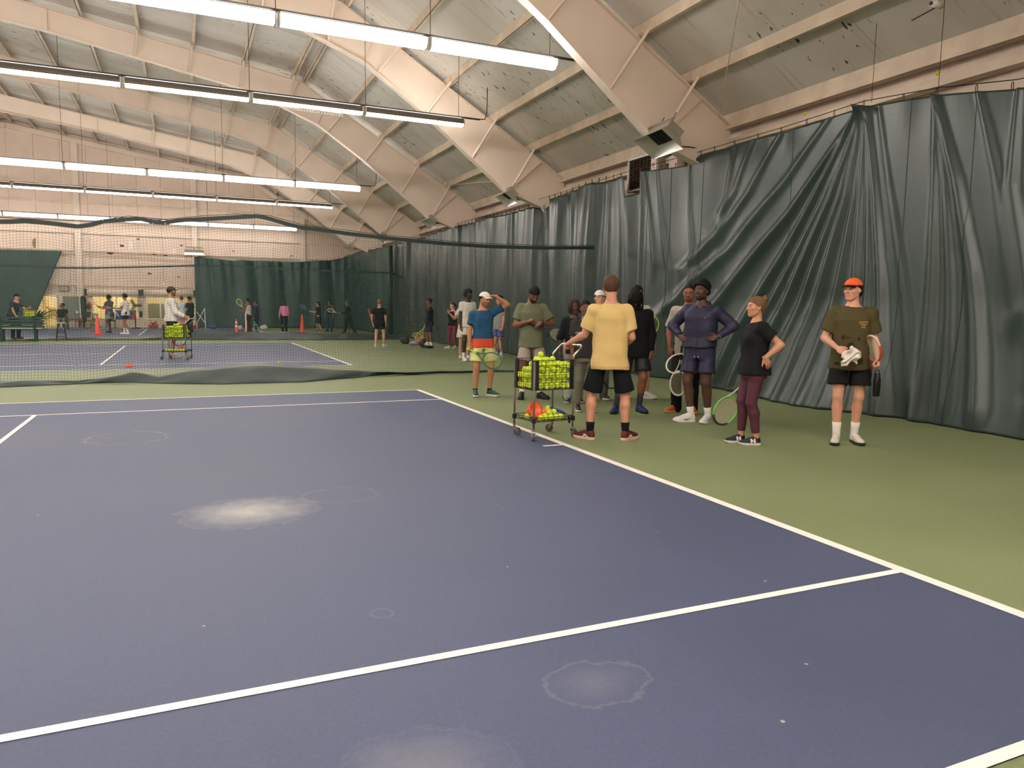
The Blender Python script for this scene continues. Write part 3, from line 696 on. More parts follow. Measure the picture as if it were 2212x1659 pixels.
# ================================================================== IMPLICIT-SURFACE MODELLER (bodies, clothes, soft things)
class Field:
    def __init__(s, lo, hi, h):
        s.h = h; s.lo = np.array(lo, float); n = np.ceil((np.array(hi, float) - s.lo) / h).astype(int) + 2
        s.ax = [s.lo[i] + h * np.arange(n[i]) for i in range(3)]; s.n = n
        s.D = np.full(n, 0.6, np.float32)
    def sl(s, lo, hi, m):
        out = []; co = []
        for i in range(3):
            a = max(0, int((lo[i] - m - s.lo[i]) / s.h)); b = min(s.n[i], int((hi[i] + m - s.lo[i]) / s.h) + 2)
            if b <= a: return None, None
            out.append(slice(a, b)); sh = [1, 1, 1]; sh[i] = -1; co.append(s.ax[i][a:b].reshape(sh))
        return tuple(out), co
    def u(s, sl, d, k):
        A = s.D[sl]
        if k > 0:
            hh = np.clip(.5 + .5 * (A - d) / k, 0, 1); s.D[sl] = A + (d - A) * hh - k * hh * (1 - hh)
        else: s.D[sl] = np.minimum(A, d)
    def cone(s, a, b, ra, rb, k=.02, flat=0.0, sq=None):
        """rounded cone a->b; flat>0 cuts it square that far past b (and nothing beyond)"""
        a = np.array(a, float); b = np.array(b, float); r = max(ra, rb); ba = b - a; L2 = max(ba @ ba, 1e-9)
        sl, co = s.sl(np.minimum(a, b) - r, np.maximum(a, b) + r, .06)
        if sl is None: return s
        px, py, pz = co[0] - a[0], co[1] - a[1], co[2] - a[2]
        t = (px * ba[0] + py * ba[1] + pz * ba[2]) / L2; tc = np.clip(t, 0, 1 if not flat else 1.5)
        d = np.sqrt((px - ba[0] * tc) ** 2 + (py - ba[1] * tc) ** 2 + (pz - ba[2] * tc) ** 2) - (ra + (rb - ra) * np.clip(tc, 0, 1))
        if flat: d = np.maximum(d, (t - 1) * math.sqrt(L2))
        s.u(sl, d, k); return s
    def chain(s, pts, rs, k=.02):
        for i in range(len(pts) - 1): s.cone(pts[i], pts[i + 1], rs[i], rs[i + 1], k)
        return s
    def _ell(s, c, r, R, m):
        c = np.array(c, float); r = np.array(r, float); q = r.max()
        sl, co = s.sl(c - (r if R is None else q), c + (r if R is None else q), m)
        if sl is None: return None, None
        x, y, z = co[0] - c[0], co[1] - c[1], co[2] - c[2]
        if R is not None:
            x, y, z = R[0][0] * x + R[1][0] * y + R[2][0] * z, R[0][1] * x + R[1][1] * y + R[2][1] * z, R[0][2] * x + R[1][2] * y + R[2][2] * z
        k0 = np.sqrt((x / r[0]) ** 2 + (y / r[1]) ** 2 + (z / r[2]) ** 2); k1 = np.sqrt((x / r[0] ** 2) ** 2 + (y / r[1] ** 2) ** 2 + (z / r[2] ** 2) ** 2) + 1e-6
        return sl, k0 * (k0 - 1) / k1
    def ell(s, c, r, R=None, k=.02):
        sl, d = s._ell(c, r, R, .06)
        if sl is not None: s.u(sl, d, k)
        return s
    def sub(s, c, r, R=None, k=.01):
        sl, d = s._ell(c, r, R, .03)
        if sl is None: return s
        A = -s.D[sl]; hh = np.clip(.5 + .5 * (A - d) / k, 0, 1); s.D[sl] = -(A + (d - A) * hh - k * hh * (1 - hh)); return s
    def subcone(s, a, b, ra, rb):
        a = np.array(a, float); b = np.array(b, float); r = max(ra, rb); ba = b - a; L2 = ba @ ba
        sl, co = s.sl(np.minimum(a, b) - r, np.maximum(a, b) + r, .03)
        px, py, pz = co[0] - a[0], co[1] - a[1], co[2] - a[2]
        t = np.clip((px * ba[0] + py * ba[1] + pz * ba[2]) / L2, 0, 1)
        d = np.sqrt((px - ba[0] * t) ** 2 + (py - ba[1] * t) ** 2 + (pz - ba[2] * t) ** 2) - (ra + (rb - ra) * t)
        k = .012; A = -s.D[sl]; hh = np.clip(.5 + .5 * (A - d) / k, 0, 1); s.D[sl] = -(A + (d - A) * hh - k * hh * (1 - hh)); return s
    def loft(s, zs, cx, cy, a, b, rot=0.0, p=2.4, k=.02):
        zs = np.array(zs, float); lo = (min(cx) - max(a), min(cy) - max(max(a), max(b)), zs[0]); hi = (max(cx) + max(a), max(cy) + max(max(a), max(b)), zs[-1])
        sl, co = s.sl(lo, hi, .06)
        z = co[2]; A = np.interp(z, zs, a); B = np.interp(z, zs, b); X = co[0] - np.interp(z, zs, cx); Y = co[1] - np.interp(z, zs, cy)
        if np.ndim(rot) or rot:
            th = np.interp(z, zs, rot) if np.ndim(rot) else rot; c, sn = np.cos(th), np.sin(th); X, Y = X * c + Y * sn, -X * sn + Y * c
        q = (np.abs(X / A) ** p + np.abs(Y / B) ** p) ** (1 / p); d = (q - 1) * np.minimum(A, B)
        d = np.maximum(d, np.maximum(zs[0] - z, z - zs[-1])); s.u(sl, d, k); return s
    def cut(s, n, d):
        """remove everything with n.p > d"""
        X = n[0] * s.ax[0].reshape(-1, 1, 1) + n[1] * s.ax[1].reshape(1, -1, 1) + n[2] * s.ax[2].reshape(1, 1, -1) - d
        s.D = np.maximum(s.D, X.astype(np.float32)); return s
    def wrinkle(s, amp, f=1.0, ph=0.0):
        x, y, z = s.ax[0].reshape(-1, 1, 1), s.ax[1].reshape(1, -1, 1), s.ax[2].reshape(1, 1, -1)
        w = np.sin(f * (17 * x + 11 * z) + 2.2 * np.sin(9 * y + 5 * z + ph)) + .8 * np.sin(f * (-21 * x + 16 * z + 9 * y) + ph + 1.7 * np.sin(11 * x)) + .6 * np.sin(f * (34 * z + 8 * x) + 2 * np.sin(7 * x + ph))
        s.D = s.D + (amp * w).astype(np.float32); return s
    def mesh(s):
        D = s.D; S = D < 0; n = D.shape
        if not S.any(): return np.zeros((0, 3)), np.zeros((0, 4), int)
        c = np.zeros((n[0] - 1, n[1] - 1, n[2] - 1), np.int8)
        for i in (0, 1):
            for j in (0, 1):
                for k in (0, 1): c += S[i:n[0] - 1 + i, j:n[1] - 1 + j, k:n[2] - 1 + k]
        act = (c > 0) & (c < 8); I, J, K = np.nonzero(act); m = len(I)
        idx = np.full(act.shape, -1, int); idx[I, J, K] = np.arange(m)
        acc = np.zeros((m, 3)); cnt = np.zeros(m)
        for ax in range(3):
            o = [(0, 0), (0, 1), (1, 0), (1, 1)]
            for (p, q) in o:
                d0 = [0, 0, 0]; oth = [a for a in range(3) if a != ax]; d0[oth[0]] = p; d0[oth[1]] = q; d1 = list(d0); d1[ax] = 1
                v0 = D[I + d0[0], J + d0[1], K + d0[2]]; v1 = D[I + d1[0], J + d1[1], K + d1[2]]
                x = (v0 < 0) != (v1 < 0); t = np.where(x, v0 / np.where(x, v0 - v1, 1), 0)
                for a in range(3): acc[:, a] += np.where(x, d0[a] + (t if a == ax else 0), 0)
                cnt += x
        V = acc / cnt[:, None] + np.stack([I, J, K], 1); V = V * s.h + s.lo
        F = []
        for ax in range(3):
            oth = [a for a in range(3) if a != ax]; u, v = oth
            s0 = [slice(None)] * 3; s1 = [slice(None)] * 3; s0[ax] = slice(0, -1); s1[ax] = slice(1, None)
            A, B = S[tuple(s0)], S[tuple(s1)]; E = np.argwhere(A != B)
            E = E[(E[:, u] > 0) & (E[:, v] > 0) & (E[:, u] < n[u] - 1) & (E[:, v] < n[v] - 1)]
            q = []
            for (du, dv) in ((-1, -1), (0, -1), (0, 0), (-1, 0)):
                e = E.copy(); e[:, u] += du; e[:, v] += dv; q.append(idx[e[:, 0], e[:, 1], e[:, 2]])
            q = np.stack(q, 1); ins = A[E[:, 0], E[:, 1], E[:, 2]]
            fl = ins if ax != 1 else ~ins
            q[~fl] = q[~fl][:, ::-1]; F.append(q)
        return V, np.concatenate(F)
def np_mesh(name, V, F, m, parent=None, colors=None):
    me = bpy.data.meshes.new(name); nv, nf = len(V), len(F)
    me.vertices.add(nv); me.vertices.foreach_set('co', np.asarray(V, np.float32).ravel())
    me.loops.add(nf * 4); me.loops.foreach_set('vertex_index', np.asarray(F, np.int32).ravel())
    me.polygons.add(nf); me.polygons.foreach_set('loop_start', np.arange(0, nf * 4, 4, dtype=np.int32)); me.polygons.foreach_set('loop_total', np.full(nf, 4, np.int32))
    me.polygons.foreach_set('use_smooth', np.ones(nf, bool))
    me.update(calc_edges=True); me.validate()
    if colors is not None:
        a = me.color_attributes.new('tint', 'FLOAT_COLOR', 'POINT'); cc = np.ones((nv, 4), np.float32); cc[:, :3] = colors; a.data.foreach_set('color', cc.ravel())
    me.materials.append(m)
    o = bpy.data.objects.new(name, me); COL.objects.link(o); o.parent = parent
    return o

def Rz(a): c, s = math.cos(a), math.sin(a); return np.array([[c, -s, 0], [s, c, 0], [0, 0, 1.]])
def Rx(a): c, s = math.cos(a), math.sin(a); return np.array([[1., 0, 0], [0, c, -s], [0, s, c]])
def Ry(a): c, s = math.cos(a), math.sin(a); return np.array([[c, 0, s], [0, 1., 0], [-s, 0, c]])
def unit(v): v = np.array(v, float); return v / (np.linalg.norm(v) + 1e-9)

M_SKIN = vcol_mat('skin', 0.5, 0.4)
M_CLOTH = vcol_mat('cloth', 0.85, 0.2)
M_SHINY = vcol_mat('sport_cloth', 0.55, 0.35)
M_HAIR = vcol_mat('hair', 0.75, 0.25)
M_SHOE = vcol_mat('shoe', 0.55, 0.35)

def hand_mesh(side, curl, spread=0.0, thumb=0.5, h=.0045, fr=1.0):
    """side +1 right hand, -1 left; local: wrist at 0, +Y fingers, palm faces -Z, thumb towards -X for a right hand seen from its back"""
    f = Field((-.075, -.03, -.11), (.075, .21, .05), h); sx = -side
    f.ell((0, .05, 0), (.040, .052, .017), None, .0).cone((-.022, .03, 0), (-.026, .085, .002), .016, .014, .012).cone((.022, .03, 0), (.026, .085, .002), .016, .014, .012)
    f.cone((0, -.03, 0), (0, .03, 0), .026, .024, .015)
    L = (.074, .083, .077, .060); X = (.030, .010, -.010, -.029)
    for i in range(4):
        p = np.array([sx * X[i], .088 - (.006 if i in (0,) else .012 if i == 3 else 0), .001]); ang = 0.0; dxs = sx * spread * (1.5 - i) * .12
        for j, (fl, r0, r1) in enumerate(((.46, .0098, .0092), (.30, .0092, .0085), (.24, .0085, .007))):
            ang += curl * (1.15, 1.35, .9)[j] * (1.0 + .06 * i); d = np.array([dxs, math.cos(ang), -math.sin(ang)]); q = p + d * L[i] * fl
            f.cone(p, q, r0 * fr, r1 * fr, .003); p = q
    p = np.array([sx * .028, .018, -.006]); d = unit((sx * (.75 - .45 * thumb), .75, -.15 - .7 * thumb)); q = p + d * .045; f.cone(p, q, .015, .0115, .012)
    d2 = unit((sx * (.45 - .9 * thumb), .85, -.25 - .5 * thumb)); f.cone(q, q + d2 * .034, .0108, .0088, .003)
    return f.mesh()

def head_mesh(h, female=False, beard=None, skin=(.5, .3, .2), brow=(.02, .015, .01), lip=None, jaw=1.0, eyes_shut=False):
    f = Field((-.12, -.135, -.2), (.12, .135, .15), h)
    f.ell((0, -.012, .030), (.0755, .096, .090), None, .0)
    f.ell((0, .026, -.028), (.061, .066, .082), None, .03)
    f.ell((0, .030, -.075), (.047 * jaw, .050, .040), None, .025); f.ell((0, .066, -.098), (.022 * jaw, .020, .018), None, .02)
    f.cone((-.048 * jaw, -.005, -.052), (-.022, .054, -.098), .016, .014, .02).cone((.048 * jaw, -.005, -.052), (.022, .054, -.098), .016, .014, .02)
    f.cone((-.034, .078, .026), (.034, .078, .026), .011, .011, .014)
    f.cone((0, .086, .014), (0, .107, -.026), .0085, .0125, .010); f.ell((-.012, .097, -.030), (.010, .011, .009), None, .006); f.ell((.012, .097, -.030), (.010, .011, .009), None, .006)
    for sx in (-1, 1):
        f.sub((sx * .031, .099, .006), (.017, .012, .012), None, .008); f.ell((sx * .031, .0755, .005), (.0145, .0145, .0145), None, .003)
        f.ell((sx * .045, .054, -.020), (.018, .018, .016), None, .018)
        f.ell((sx * .076, -.010, -.006), (.010, .020, .031), Rz(sx * .35), .006); f.sub((sx * .085, .0, -.004), (.006, .009, .017), None, .004)
    f.ell((0, .0825, -.058), (.023, .0115, .0060), None, .006); f.ell((0, .081, -.069), (.020, .0115, .0070), None, .006)
    f.cone((0, -.03, -.06), (0, -.042, -.19), .052 if not female else .045, .056 if not female else .047, .03)
    V, F = f.mesh(); C = np.tile(np.array(skin), (len(V), 1)); x, y, z = V[:, 0], V[:, 1], V[:, 2]; ax = np.abs(x)
    lipc = lip if lip is not None else tuple(np.array(skin) * np.array((.85, .6, .58)))
    if beard is not None:
        bc, amt, kind = beard
        if kind == 'full': q = (z < -.045 + .35 * np.maximum(ax - .03, 0)) & (y > -.02) & (z > -.135) | ((ax > .052) & (z < .0) & (z > -.1) & (y > -.005) & (y < .035))
        elif kind == 'goatee': q = ((ax < .034) & (z < -.046) & (z > -.125) & (y > .055)) | ((z < -.085) & (y > .0) & (z > -.125))
        else: q = (z < -.043) & (y > -.01) & (z > -.12)
        C[q] = np.array(bc) * amt + C[q] * (1 - amt)
    q = (ax < .0235) & (z < -.0530) & (z > -.0745) & (y > .0815); C[q] = lipc
    q = (ax > .012) & (ax < .050) & (z > .0245 - .06 * np.abs(ax - .032)) & (z < .0345 - .12 * np.abs(ax - .032)) & (y > .06); C[q] = brow
    for sx in (-1, 1):
        dx, dz = (x - sx * .031) / .0150, (z - .0055) / .0075; e = (dx ** 2 + dz ** 2 < 1) & (y > .07)
        if eyes_shut: C[e] = np.array(skin) * .5
        else:
            C[e] = np.array(skin) * .25 + np.array((.22, .21, .20)); e2 = ((x - sx * .031) ** 2 + (z - .006) ** 2 < .0068 ** 2) & (y > .07); C[e2] = (.02, .012, .008)
            lid = (np.abs(x - sx * .031) < .0165) & (z > .0105) & (z < .0165) & (y > .072); C[lid] = np.array(skin) * .45
    return V, F, C

def hair_field(kind, h, p):
    """returns list of (name, V, F, noise colour amount) in head-local space"""
    out = []
    if kind in ('short', 'crop', 'afro', 'fade', 'bun', 'pony', 'braids', 'curly', 'long'):
        t = p.get('t', {'short': .016, 'crop': .007, 'afro': .034, 'fade': .022, 'bun': .010, 'pony': .010, 'braids': .012, 'curly': .022, 'long': .014}[kind])
        f = Field((-.16, -.17, -.17), (.16, .15, .18), h)
        f.ell((0, -.014, .033), (.0755 + t, .096 + t, .090 + t), None, .0)
        if kind == 'afro': f.ell((0, -.012, .06), (.085 + .3 * t, .095 + .3 * t, .088 + .3 * t), None, .02)
        if kind == 'fade': f.ell((0, -.004, .075), (.078, .092, .062), None, .015)
        sl, of = p.get('slope', .95), p.get('line', .018)
        yy = f.ax[1].reshape(1, -1, 1); X = (-(f.ax[2].reshape(1, 1, -1)) + np.where(yy > 0, sl * .68, 1.15) * yy + of)
        if p.get('under'): f.cut((0, 0, 1), .05)
        tem = .35 * np.maximum(.05 - np.abs(f.ax[0].reshape(-1, 1, 1)), 0)
        f.D = np.maximum(f.D, (X - tem * (f.ax[1].reshape(1, -1, 1) > 0) * .0).astype(np.float32))
        f.D = np.maximum(f.D, (p.get('nape', -.085) - f.ax[2].reshape(1, 1, -1) + 0 * f.D).astype(np.float32))
        if kind in ('afro', 'curly', 'short'):
            rr = random.Random(9); nl = 190 if kind != 'short' else 150; rad = .0125 if kind == 'afro' else .011 if kind == 'curly' else .0085; ex = t * (1.0 if kind != 'afro' else 1.2)
            for _ in range(nl):
                q = unit((rr.gauss(0, 1), rr.gauss(0, 1), rr.gauss(0, 1))); c0 = np.array([0, -.014, .033]) + q * (np.array([.0755, .096, .090]) + ex - rad * .45)
                lim = (sl * .68 if c0[1] > 0 else 1.15) * c0[1] + of
                if c0[2] > max(lim + .004, p.get('nape', -.085) + .006) and not (p.get('under') and c0[2] > .045): f.ell(c0, (rad, rad, rad), None, .003)
        elif kind in ('fade',): f.wrinkle(.0016, 4.5, .3)
        elif kind in ('bun', 'pony', 'long'): f.wrinkle(.0012, 3.0, .5)
        if kind == 'bun':
            f.ell((0, -.098, .100), (.040, .038, .036), None, .006).ell((.02, -.115, .125), (.022, .018, .020), None, .006).ell((-.018, -.100, .130), (.018, .02, .018), None, .006).cone((-.05, -.075, .0), (-.03, -.09, -.06), .02, .012, .02).cone((.05, -.075, .0), (.03, -.09, -.06), .02, .012, .02)
        if kind == 'pony': f.chain([(0, -.10, .06), (0, -.135, .03), (0, -.145, -.05), (0, -.125, -.12)], [.022, .026, .022, .010], .015)
        if kind == 'long': f.chain([(0, -.085, .03), (0, -.105, -.06), (0, -.10, -.16)], [.06, .062, .045], .03)
        if kind == 'curly' : f.ell((0, -.085, -.03), (.062, .045, .06), None, .02)
        V, F = f.mesh(); out.append(('hair', V, F))
    if kind in ('locs', 'braids', 'curlback'):
        f = Field((-.17, -.19, -.36), (.17, .19, .17), h * 1.0); rnd = random.Random(p.get('seed', 1))
        if kind == 'locs': f.ell((0, -.014, .033), (.086, .106, .100), None, .0); f.cut((0, .95, -1.0), -p.get('line', -.03)) if False else None
        if kind == 'locs':
            X = (-(f.ax[2].reshape(1, 1, -1)) + .75 * f.ax[1].reshape(1, -1, 1) + p.get('line', .03)); f.D = np.maximum(f.D, X.astype(np.float32) + 0 * f.D)
        n = p.get('n', 26); ln = p.get('len', .15); a0 = p.get('open', 55)
        for i in range(n):
            a = math.radians(a0 + (360 - 2 * a0) * i / (n - 1)) ; dx, dy = math.sin(a), math.cos(a)
            z0 = .075 + .02 * rnd.random(); L = ln * (.75 + .5 * rnd.random()); out_ = 1.0 + .12 * rnd.random()
            pts = [(dx * .055, dy * .07 - .012, z0 + .03), (dx * .088 * out_, dy * .106 * out_ - .012, z0 - .05), (dx * .094 * out_ + .006 * rnd.uniform(-1, 1), dy * .110 * out_ - .012, z0 - .05 - L * .5), (dx * .090 * out_ + .012 * rnd.uniform(-1, 1), dy * .104 * out_ - .012, z0 - .05 - L)]
            f.chain(pts, [.012, .0105, .0095, .007], .004)
        V, F = f.mesh(); out.append(('locs', V, F))
    return out
def cap_meshes(h, back=False, low=.036, bill=.075, tall=0.0):
    f = Field((-.12, -.14, -.05), (.12, .13, .19), h)
    f.ell((0, -.012, .036), (.088, .108, .094 + tall), None, .0); f.cut((0, -.10, -1), -low)
    V1, F1 = f.mesh()
    V = []; nu, nv = 13, 6; sgn = -1 if back else 1
    for th in (0, .006):
        for i in range(nu):
            a = -1.0 + 2.0 * i / (nu - 1)
            for j in range(nv):
                t = j / (nv - 1); x = a * .078 * (1 - .12 * t * t); y0 = .098 * math.sqrt(max(0, 1 - (x / .092) ** 2)) - .014
                y = y0 + t * bill * math.sqrt(max(0, 1 - .75 * a * a)); z = low + .018 - .012 * t - .020 * a * a * (.3 + .7 * t) - th
                V.append((x * sgn, sgn * y, z))
    F = []; o = nu * nv
    for i in range(nu - 1):
        for j in range(nv - 1):
            q = i * nv + j; F.append((q, q + 1, q + nv + 1, q + nv)); F.append((o + q, o + q + nv, o + q + nv + 1, o + q + 1))
    for j in range(nv - 1):
        F.append((j, o + j, o + j + 1, j + 1)); q = (nu - 1) * nv + j; F.append((q, q + 1, o + q + 1, o + q))
    for i in range(nu - 1):
        q = i * nv + nv - 1; F.append((q, q + nv, o + q + nv, o + q)); q = i * nv; F.append((q, o + q, o + q + nv, q + nv))
    return (V1, F1), (np.array(V), np.array(F))
def shoe_meshes(h):
    f = Field((-.07, -.12, 0), (.07, .22, .14), h)
    f.ell((0, -.045, .050), (.037, .047, .050), None, .0).ell((0, -.035, .088), (.036, .045, .026), None, .02).ell((0, .03, .052), (.039, .085, .043), Rx(-.22), .03).ell((0, .115, .034), (.044, .072, .034), None, .03).cone((0, .0, .085), (0, .075, .062), .022, .020, .02)
    f.cut((0, 0, -1), -.012); f.sub((0, -.035, .118), (.028, .036, .022), None, .004)
    up = f.mesh()
    pts = [(0, -.098), (.026, -.086), (.038, -.055), (.037, .0), (.043, .06), (.049, .11), (.042, .16), (.022, .19), (0, .195)]
    out = pts + [(-x, y) for x, y in reversed(pts[1:-1])]
    b = MB(); n = len(out)
    for (z, k, dy) in ((.004, .96, 0), (.0, .93, 0), (.026, 1.0, 0), (.034, .93, 0)): pass
    for (z, k) in ((0.0, .95), (.012, 1.0), (.030, .985)):
        for (x, y) in out: b.v.append((x * k, .045 + (y - .045) * k, z + (max(0, y - .10) ** 2) * 1.6 * (1 if z < .02 else .4)))
    for r in range(2):
        for i in range(n):
            j = (i + 1) % n; b.f.append((r * n + i, r * n + j, (r + 1) * n + j, (r + 1) * n + i))
    b.f.append(tuple(reversed(range(n)))); b.f.append(tuple(2 * n + i for i in range(n)))
    l = MB()
    for i in range(5):
        y = .004 + i * .018; z = .108 - i * .0072; l.tube([(-.024, y - .004, z - .014), (-.012, y, z - .001), (0, y, z + .003), (.012, y, z - .001), (.024, y - .004, z - .014)], .0040, 4)
    return up, b, l

# ================================================================== PEOPLE
_shoe_cache = {}; _hand_cache = {}; _hair_cache = {}; _cap_cache = {}
HANG = {-1: ((-.16, .02, -1), (-.03, .18, -1)), 1: ((.16, .02, -1), (.03, .18, -1))}
def person(label, x, y, rel, H=1.75, fem=False, bulk=1.0, skin=(.5, .3, .2), feet=((-.11, 0, 10), (.11, 0, -10)), hip=(0, 0), drop=0.0, chest=(0, 0), tw=0, head=(0, 0, 0), armL=None, armR=None,
           handL=None, handR=None, hair=None, cap=None, beard=None, brow=None, top=None, bottom=None, shoe=None, sock=None, far=0, jaw=1.0, group=None, belly=0.0, eyes_shut=False, seat=None, lip=None, bust=0.0):
    s = H / 1.75; th = math.radians(rel - 24)
    root = empty('person', (x, y, 0), th); tag(root, label, 'person', group or 'people in the hall')
    hb = (.0135, .022, .027)[far]; hh = (.0058, .010, .014)[far]; hn = (.0046, .0065, .008)[far]; hg = (.012, .019, .024)[far]
    skin = np.array(skin)
    # ---- joints
    an = []; kn = []; hp = []
    l1, l2 = .435 * s, .425 * s; hw = (.092 if not fem else .098) * s
    hz = 9
    for i, sd in enumerate((-1, 1)):
        fx, fy, fyaw = feet[i][:3]; lift = feet[i][3] if len(feet[i]) > 3 else 0
        a = np.array([fx * s, fy * s, .088 * s + lift]); an.append(a)
        dx, dy = fx * s - (hip[0] * s + sd * hw), fy * s - hip[1] * s
        if seat is None: hz = min(hz, a[2] + math.sqrt(max(.05, ((l1 + l2) * .992) ** 2 - dx * dx - dy * dy)))
    if seat is not None: hz = seat + .06
    hz -= drop
    pz = hz + .015 * s; dz = pz - .955 * s; pel = np.array([hip[0] * s, hip[1] * s, pz])
    for i, sd in enumerate((-1, 1)):
        h0 = pel + np.array([sd * hw, 0, -.015 * s]); hp.append(h0); v = an[i] - h0; d = min(np.linalg.norm(v), (l1 + l2) * .999); u = v / np.linalg.norm(v)
        ca = (l1 * l1 + d * d - l2 * l2) / (2 * l1 * d); sa = math.sqrt(max(0, 1 - ca * ca)); yw = math.radians(feet[i][2])
        fw = np.array([-math.sin(yw), math.cos(yw), 0.0 if seat is None else 1.2]); fw = fw - u * (fw @ u); fw /= np.linalg.norm(fw)
        kn.append(h0 + u * (l1 * ca) + fw * (l1 * sa))
    ch = np.array([pel[0] + chest[0], pel[1] + chest[1], 0])
    Rt = Rz(math.radians(tw)); sw = (.172 if not fem else .150) * s * (.6 + .4 * bulk)
    def zz(v): return v * s + dz
    def cxy(z): # trunk centre line
        t = np.clip((z - zz(.95)) / (.40 * s), 0, 1.25); return pel[0] + chest[0] * t, pel[1] + chest[1] * t
    sx_, sy_ = cxy(zz(1.42)); nb = np.array([cxy(zz(1.48))[0], cxy(zz(1.48))[1] - .012 * s, zz(1.475)])
    sh = [np.array([sx_, sy_ - .008 * s, zz(1.395)]) + Rt @ np.array([sd * sw, 0, 0]) for sd in (-1, 1)]
    arms = [armL or HANG[-1], armR or HANG[1]]; el = []; wr = []; hd = []
    for i in (0, 1):
        u, f = unit(arms[i][0]), unit(arms[i][1]); raise_ = max(0, u[2] + .2) * .05
        sh[i] = sh[i] + np.array([0, 0, raise_]); e = sh[i] + u * .285 * s; w_ = e + f * .252 * s; el.append(e); wr.append(w_)
        hs_ = (handL, handR)[i] or {}; hdv = unit(hs_.get('dir', f)); n0 = np.array(hs_.get('palm', (-(-1, 1)[i], .25, 0)), float); n0 = unit(n0 - hdv * (n0 @ hdv)); hd.append((hdv, n0, hs_.get('curl', .35), hs_.get('thumb', .45), hs_.get('spread', 0)))
    # ---- body skin
    P = np.array(an + kn + hp + sh + el + wr + [nb]); f = Field(P.min(0) - .2, P.max(0) + .2, hb)
    B = bulk; zs = [zz(v) for v in (.845, .89, .95, 1.05, 1.18, 1.31, 1.40, 1.46, 1.50)]
    if fem: A = [.13, .165, .172, .138, .145, .158, .145, .085, .05]; D = [.085, .115, .118, .098, .10, .108, .088, .065, .045]
    else: A = [.125, .155, .160, .148, .158, .172, .158, .095, .055]; D = [.085, .108, .112, .105, .112, .118, .095, .07, .05]
    A = [a * s * B for a in A]; D = [d * s * (B + (belly if 2 < i < 5 else 0)) for i, d in enumerate(D)]
    cx = [cxy(z)[0] for z in zs]; cy = [cxy(z)[1] for z in zs]; rot = np.radians(np.interp(zs, [zz(.95), zz(1.4)], [0, tw]))
    f.loft(zs, cx, cy, A, D, rot, 2.3, .03)
    f.cone(nb + (0, 0, -.03), nb + (0, .015, .09), .060 * s if not fem else .050 * s, .052 * s if not fem else .045 * s, .03)
    for i in (0, 1):
        f.ell(hp[i] + np.array([0, -.055 * s, -.01]), (.076 * s * B, .070 * s * B, .085 * s), None, .03)
        f.cone(hp[i], kn[i], .083 * s * B, .055 * s * B, .03)
        v = an[i] - kn[i]; u = unit(v); bk = np.array([0, -1, 0.]); bk = unit(bk - u * (bk @ u)) if abs(u[1]) < .95 else np.array([0, 0, -1.])
        cm = kn[i] + v * .3 + bk * .016 * s; f.cone(kn[i], cm, .052 * s * B, .0545 * s * B, .02).cone(cm, an[i], .0535 * s * B, .034 * s, .02).cone(an[i], an[i] + (0, 0, -.05), .034 * s, .034 * s, .01)
        f.cone(nb + (0, 0, -.045), sh[i] + (0, 0, .0), .040 * s * B, .050 * s * B, .03); f.ell(sh[i], (.053 * s * B,) * 3, None, .02)
        f.cone(sh[i], el[i], .051 * s * B, .039 * s * B, .02); m = el[i] + (wr[i] - el[i]) * .25
        f.cone(el[i], m, .038 * s * B, .041 * s * B, .02).cone(m, wr[i], .041 * s * B, .026 * s, .02).cone(wr[i], wr[i] + hd[i][0] * .02, .026 * s, .025 * s, .01)
    V, F = f.mesh(); C = np.tile(skin, (len(V), 1)); Vs, Fs, Cs = [V], [F], [C]; off = len(V)
    # ---- hands
    hs = .95 * (.55 + .45 * s) * (.93 if fem else 1.0); frames = []
    for i, sd in enumerate((-1, 1)):
        d, n0, cu, tb, sp = hd[i]; key = (sd, round(cu, 2), round(tb, 2), round(sp, 2), hn)
        if key not in _hand_cache: _hand_cache[key] = hand_mesh(sd, cu, sp, tb, hn, 1.0 if far == 0 else 1.12)
        hv, hf = _hand_cache[key]; zx = -n0; xx = np.cross(d, zx); M = np.stack([xx, d, zx], 1)
        hv = (M @ (hv * hs).T).T + wr[i]; Vs.append(hv); Fs.append(hf + off); c = np.tile(skin, (len(hv), 1)); Cs.append(c); off += len(hv)
        frames.append((wr[i], d, n0, xx))
    # ---- head
    Hm = Rt @ Rz(math.radians(head[0])) @ Rx(-math.radians(head[1])) @ Ry(math.radians(head[2])); hsz = (.5 + .5 * s) * (.96 if fem else 1.0)
    piv = nb + (0, .012 * s, .055 * s); hc = piv + Hm @ (np.array([0, .022, .1135]) * hsz)
    bw = brow if brow is not None else (.02, .014, .01)
    hv, hf, hcol = head_mesh(hh, fem, beard, skin, bw, lip, jaw, eyes_shut); toH = lambda v: (Hm @ (v * hsz).T).T + hc
    Vs.append(toH(hv)); Fs.append(hf + off); Cs.append(hcol)
    np_mesh('body', np.concatenate(Vs), np.concatenate(Fs), M_SKIN, root, np.concatenate(Cs))
    if hair:
        kind, col, prm = hair[0], hair[1], (hair[2] if len(hair) > 2 else {}); key = (kind, str(prm), hh)
        if key not in _hair_cache: _hair_cache[key] = hair_field(kind, hh, prm)
        for (nm, v, fc) in _hair_cache[key]:
            if len(v): np_mesh(nm, toH(v), fc, M_HAIR, root, np.array(col) * (.88 + .24 * np.random.RandomState(3).rand(len(v), 1)))
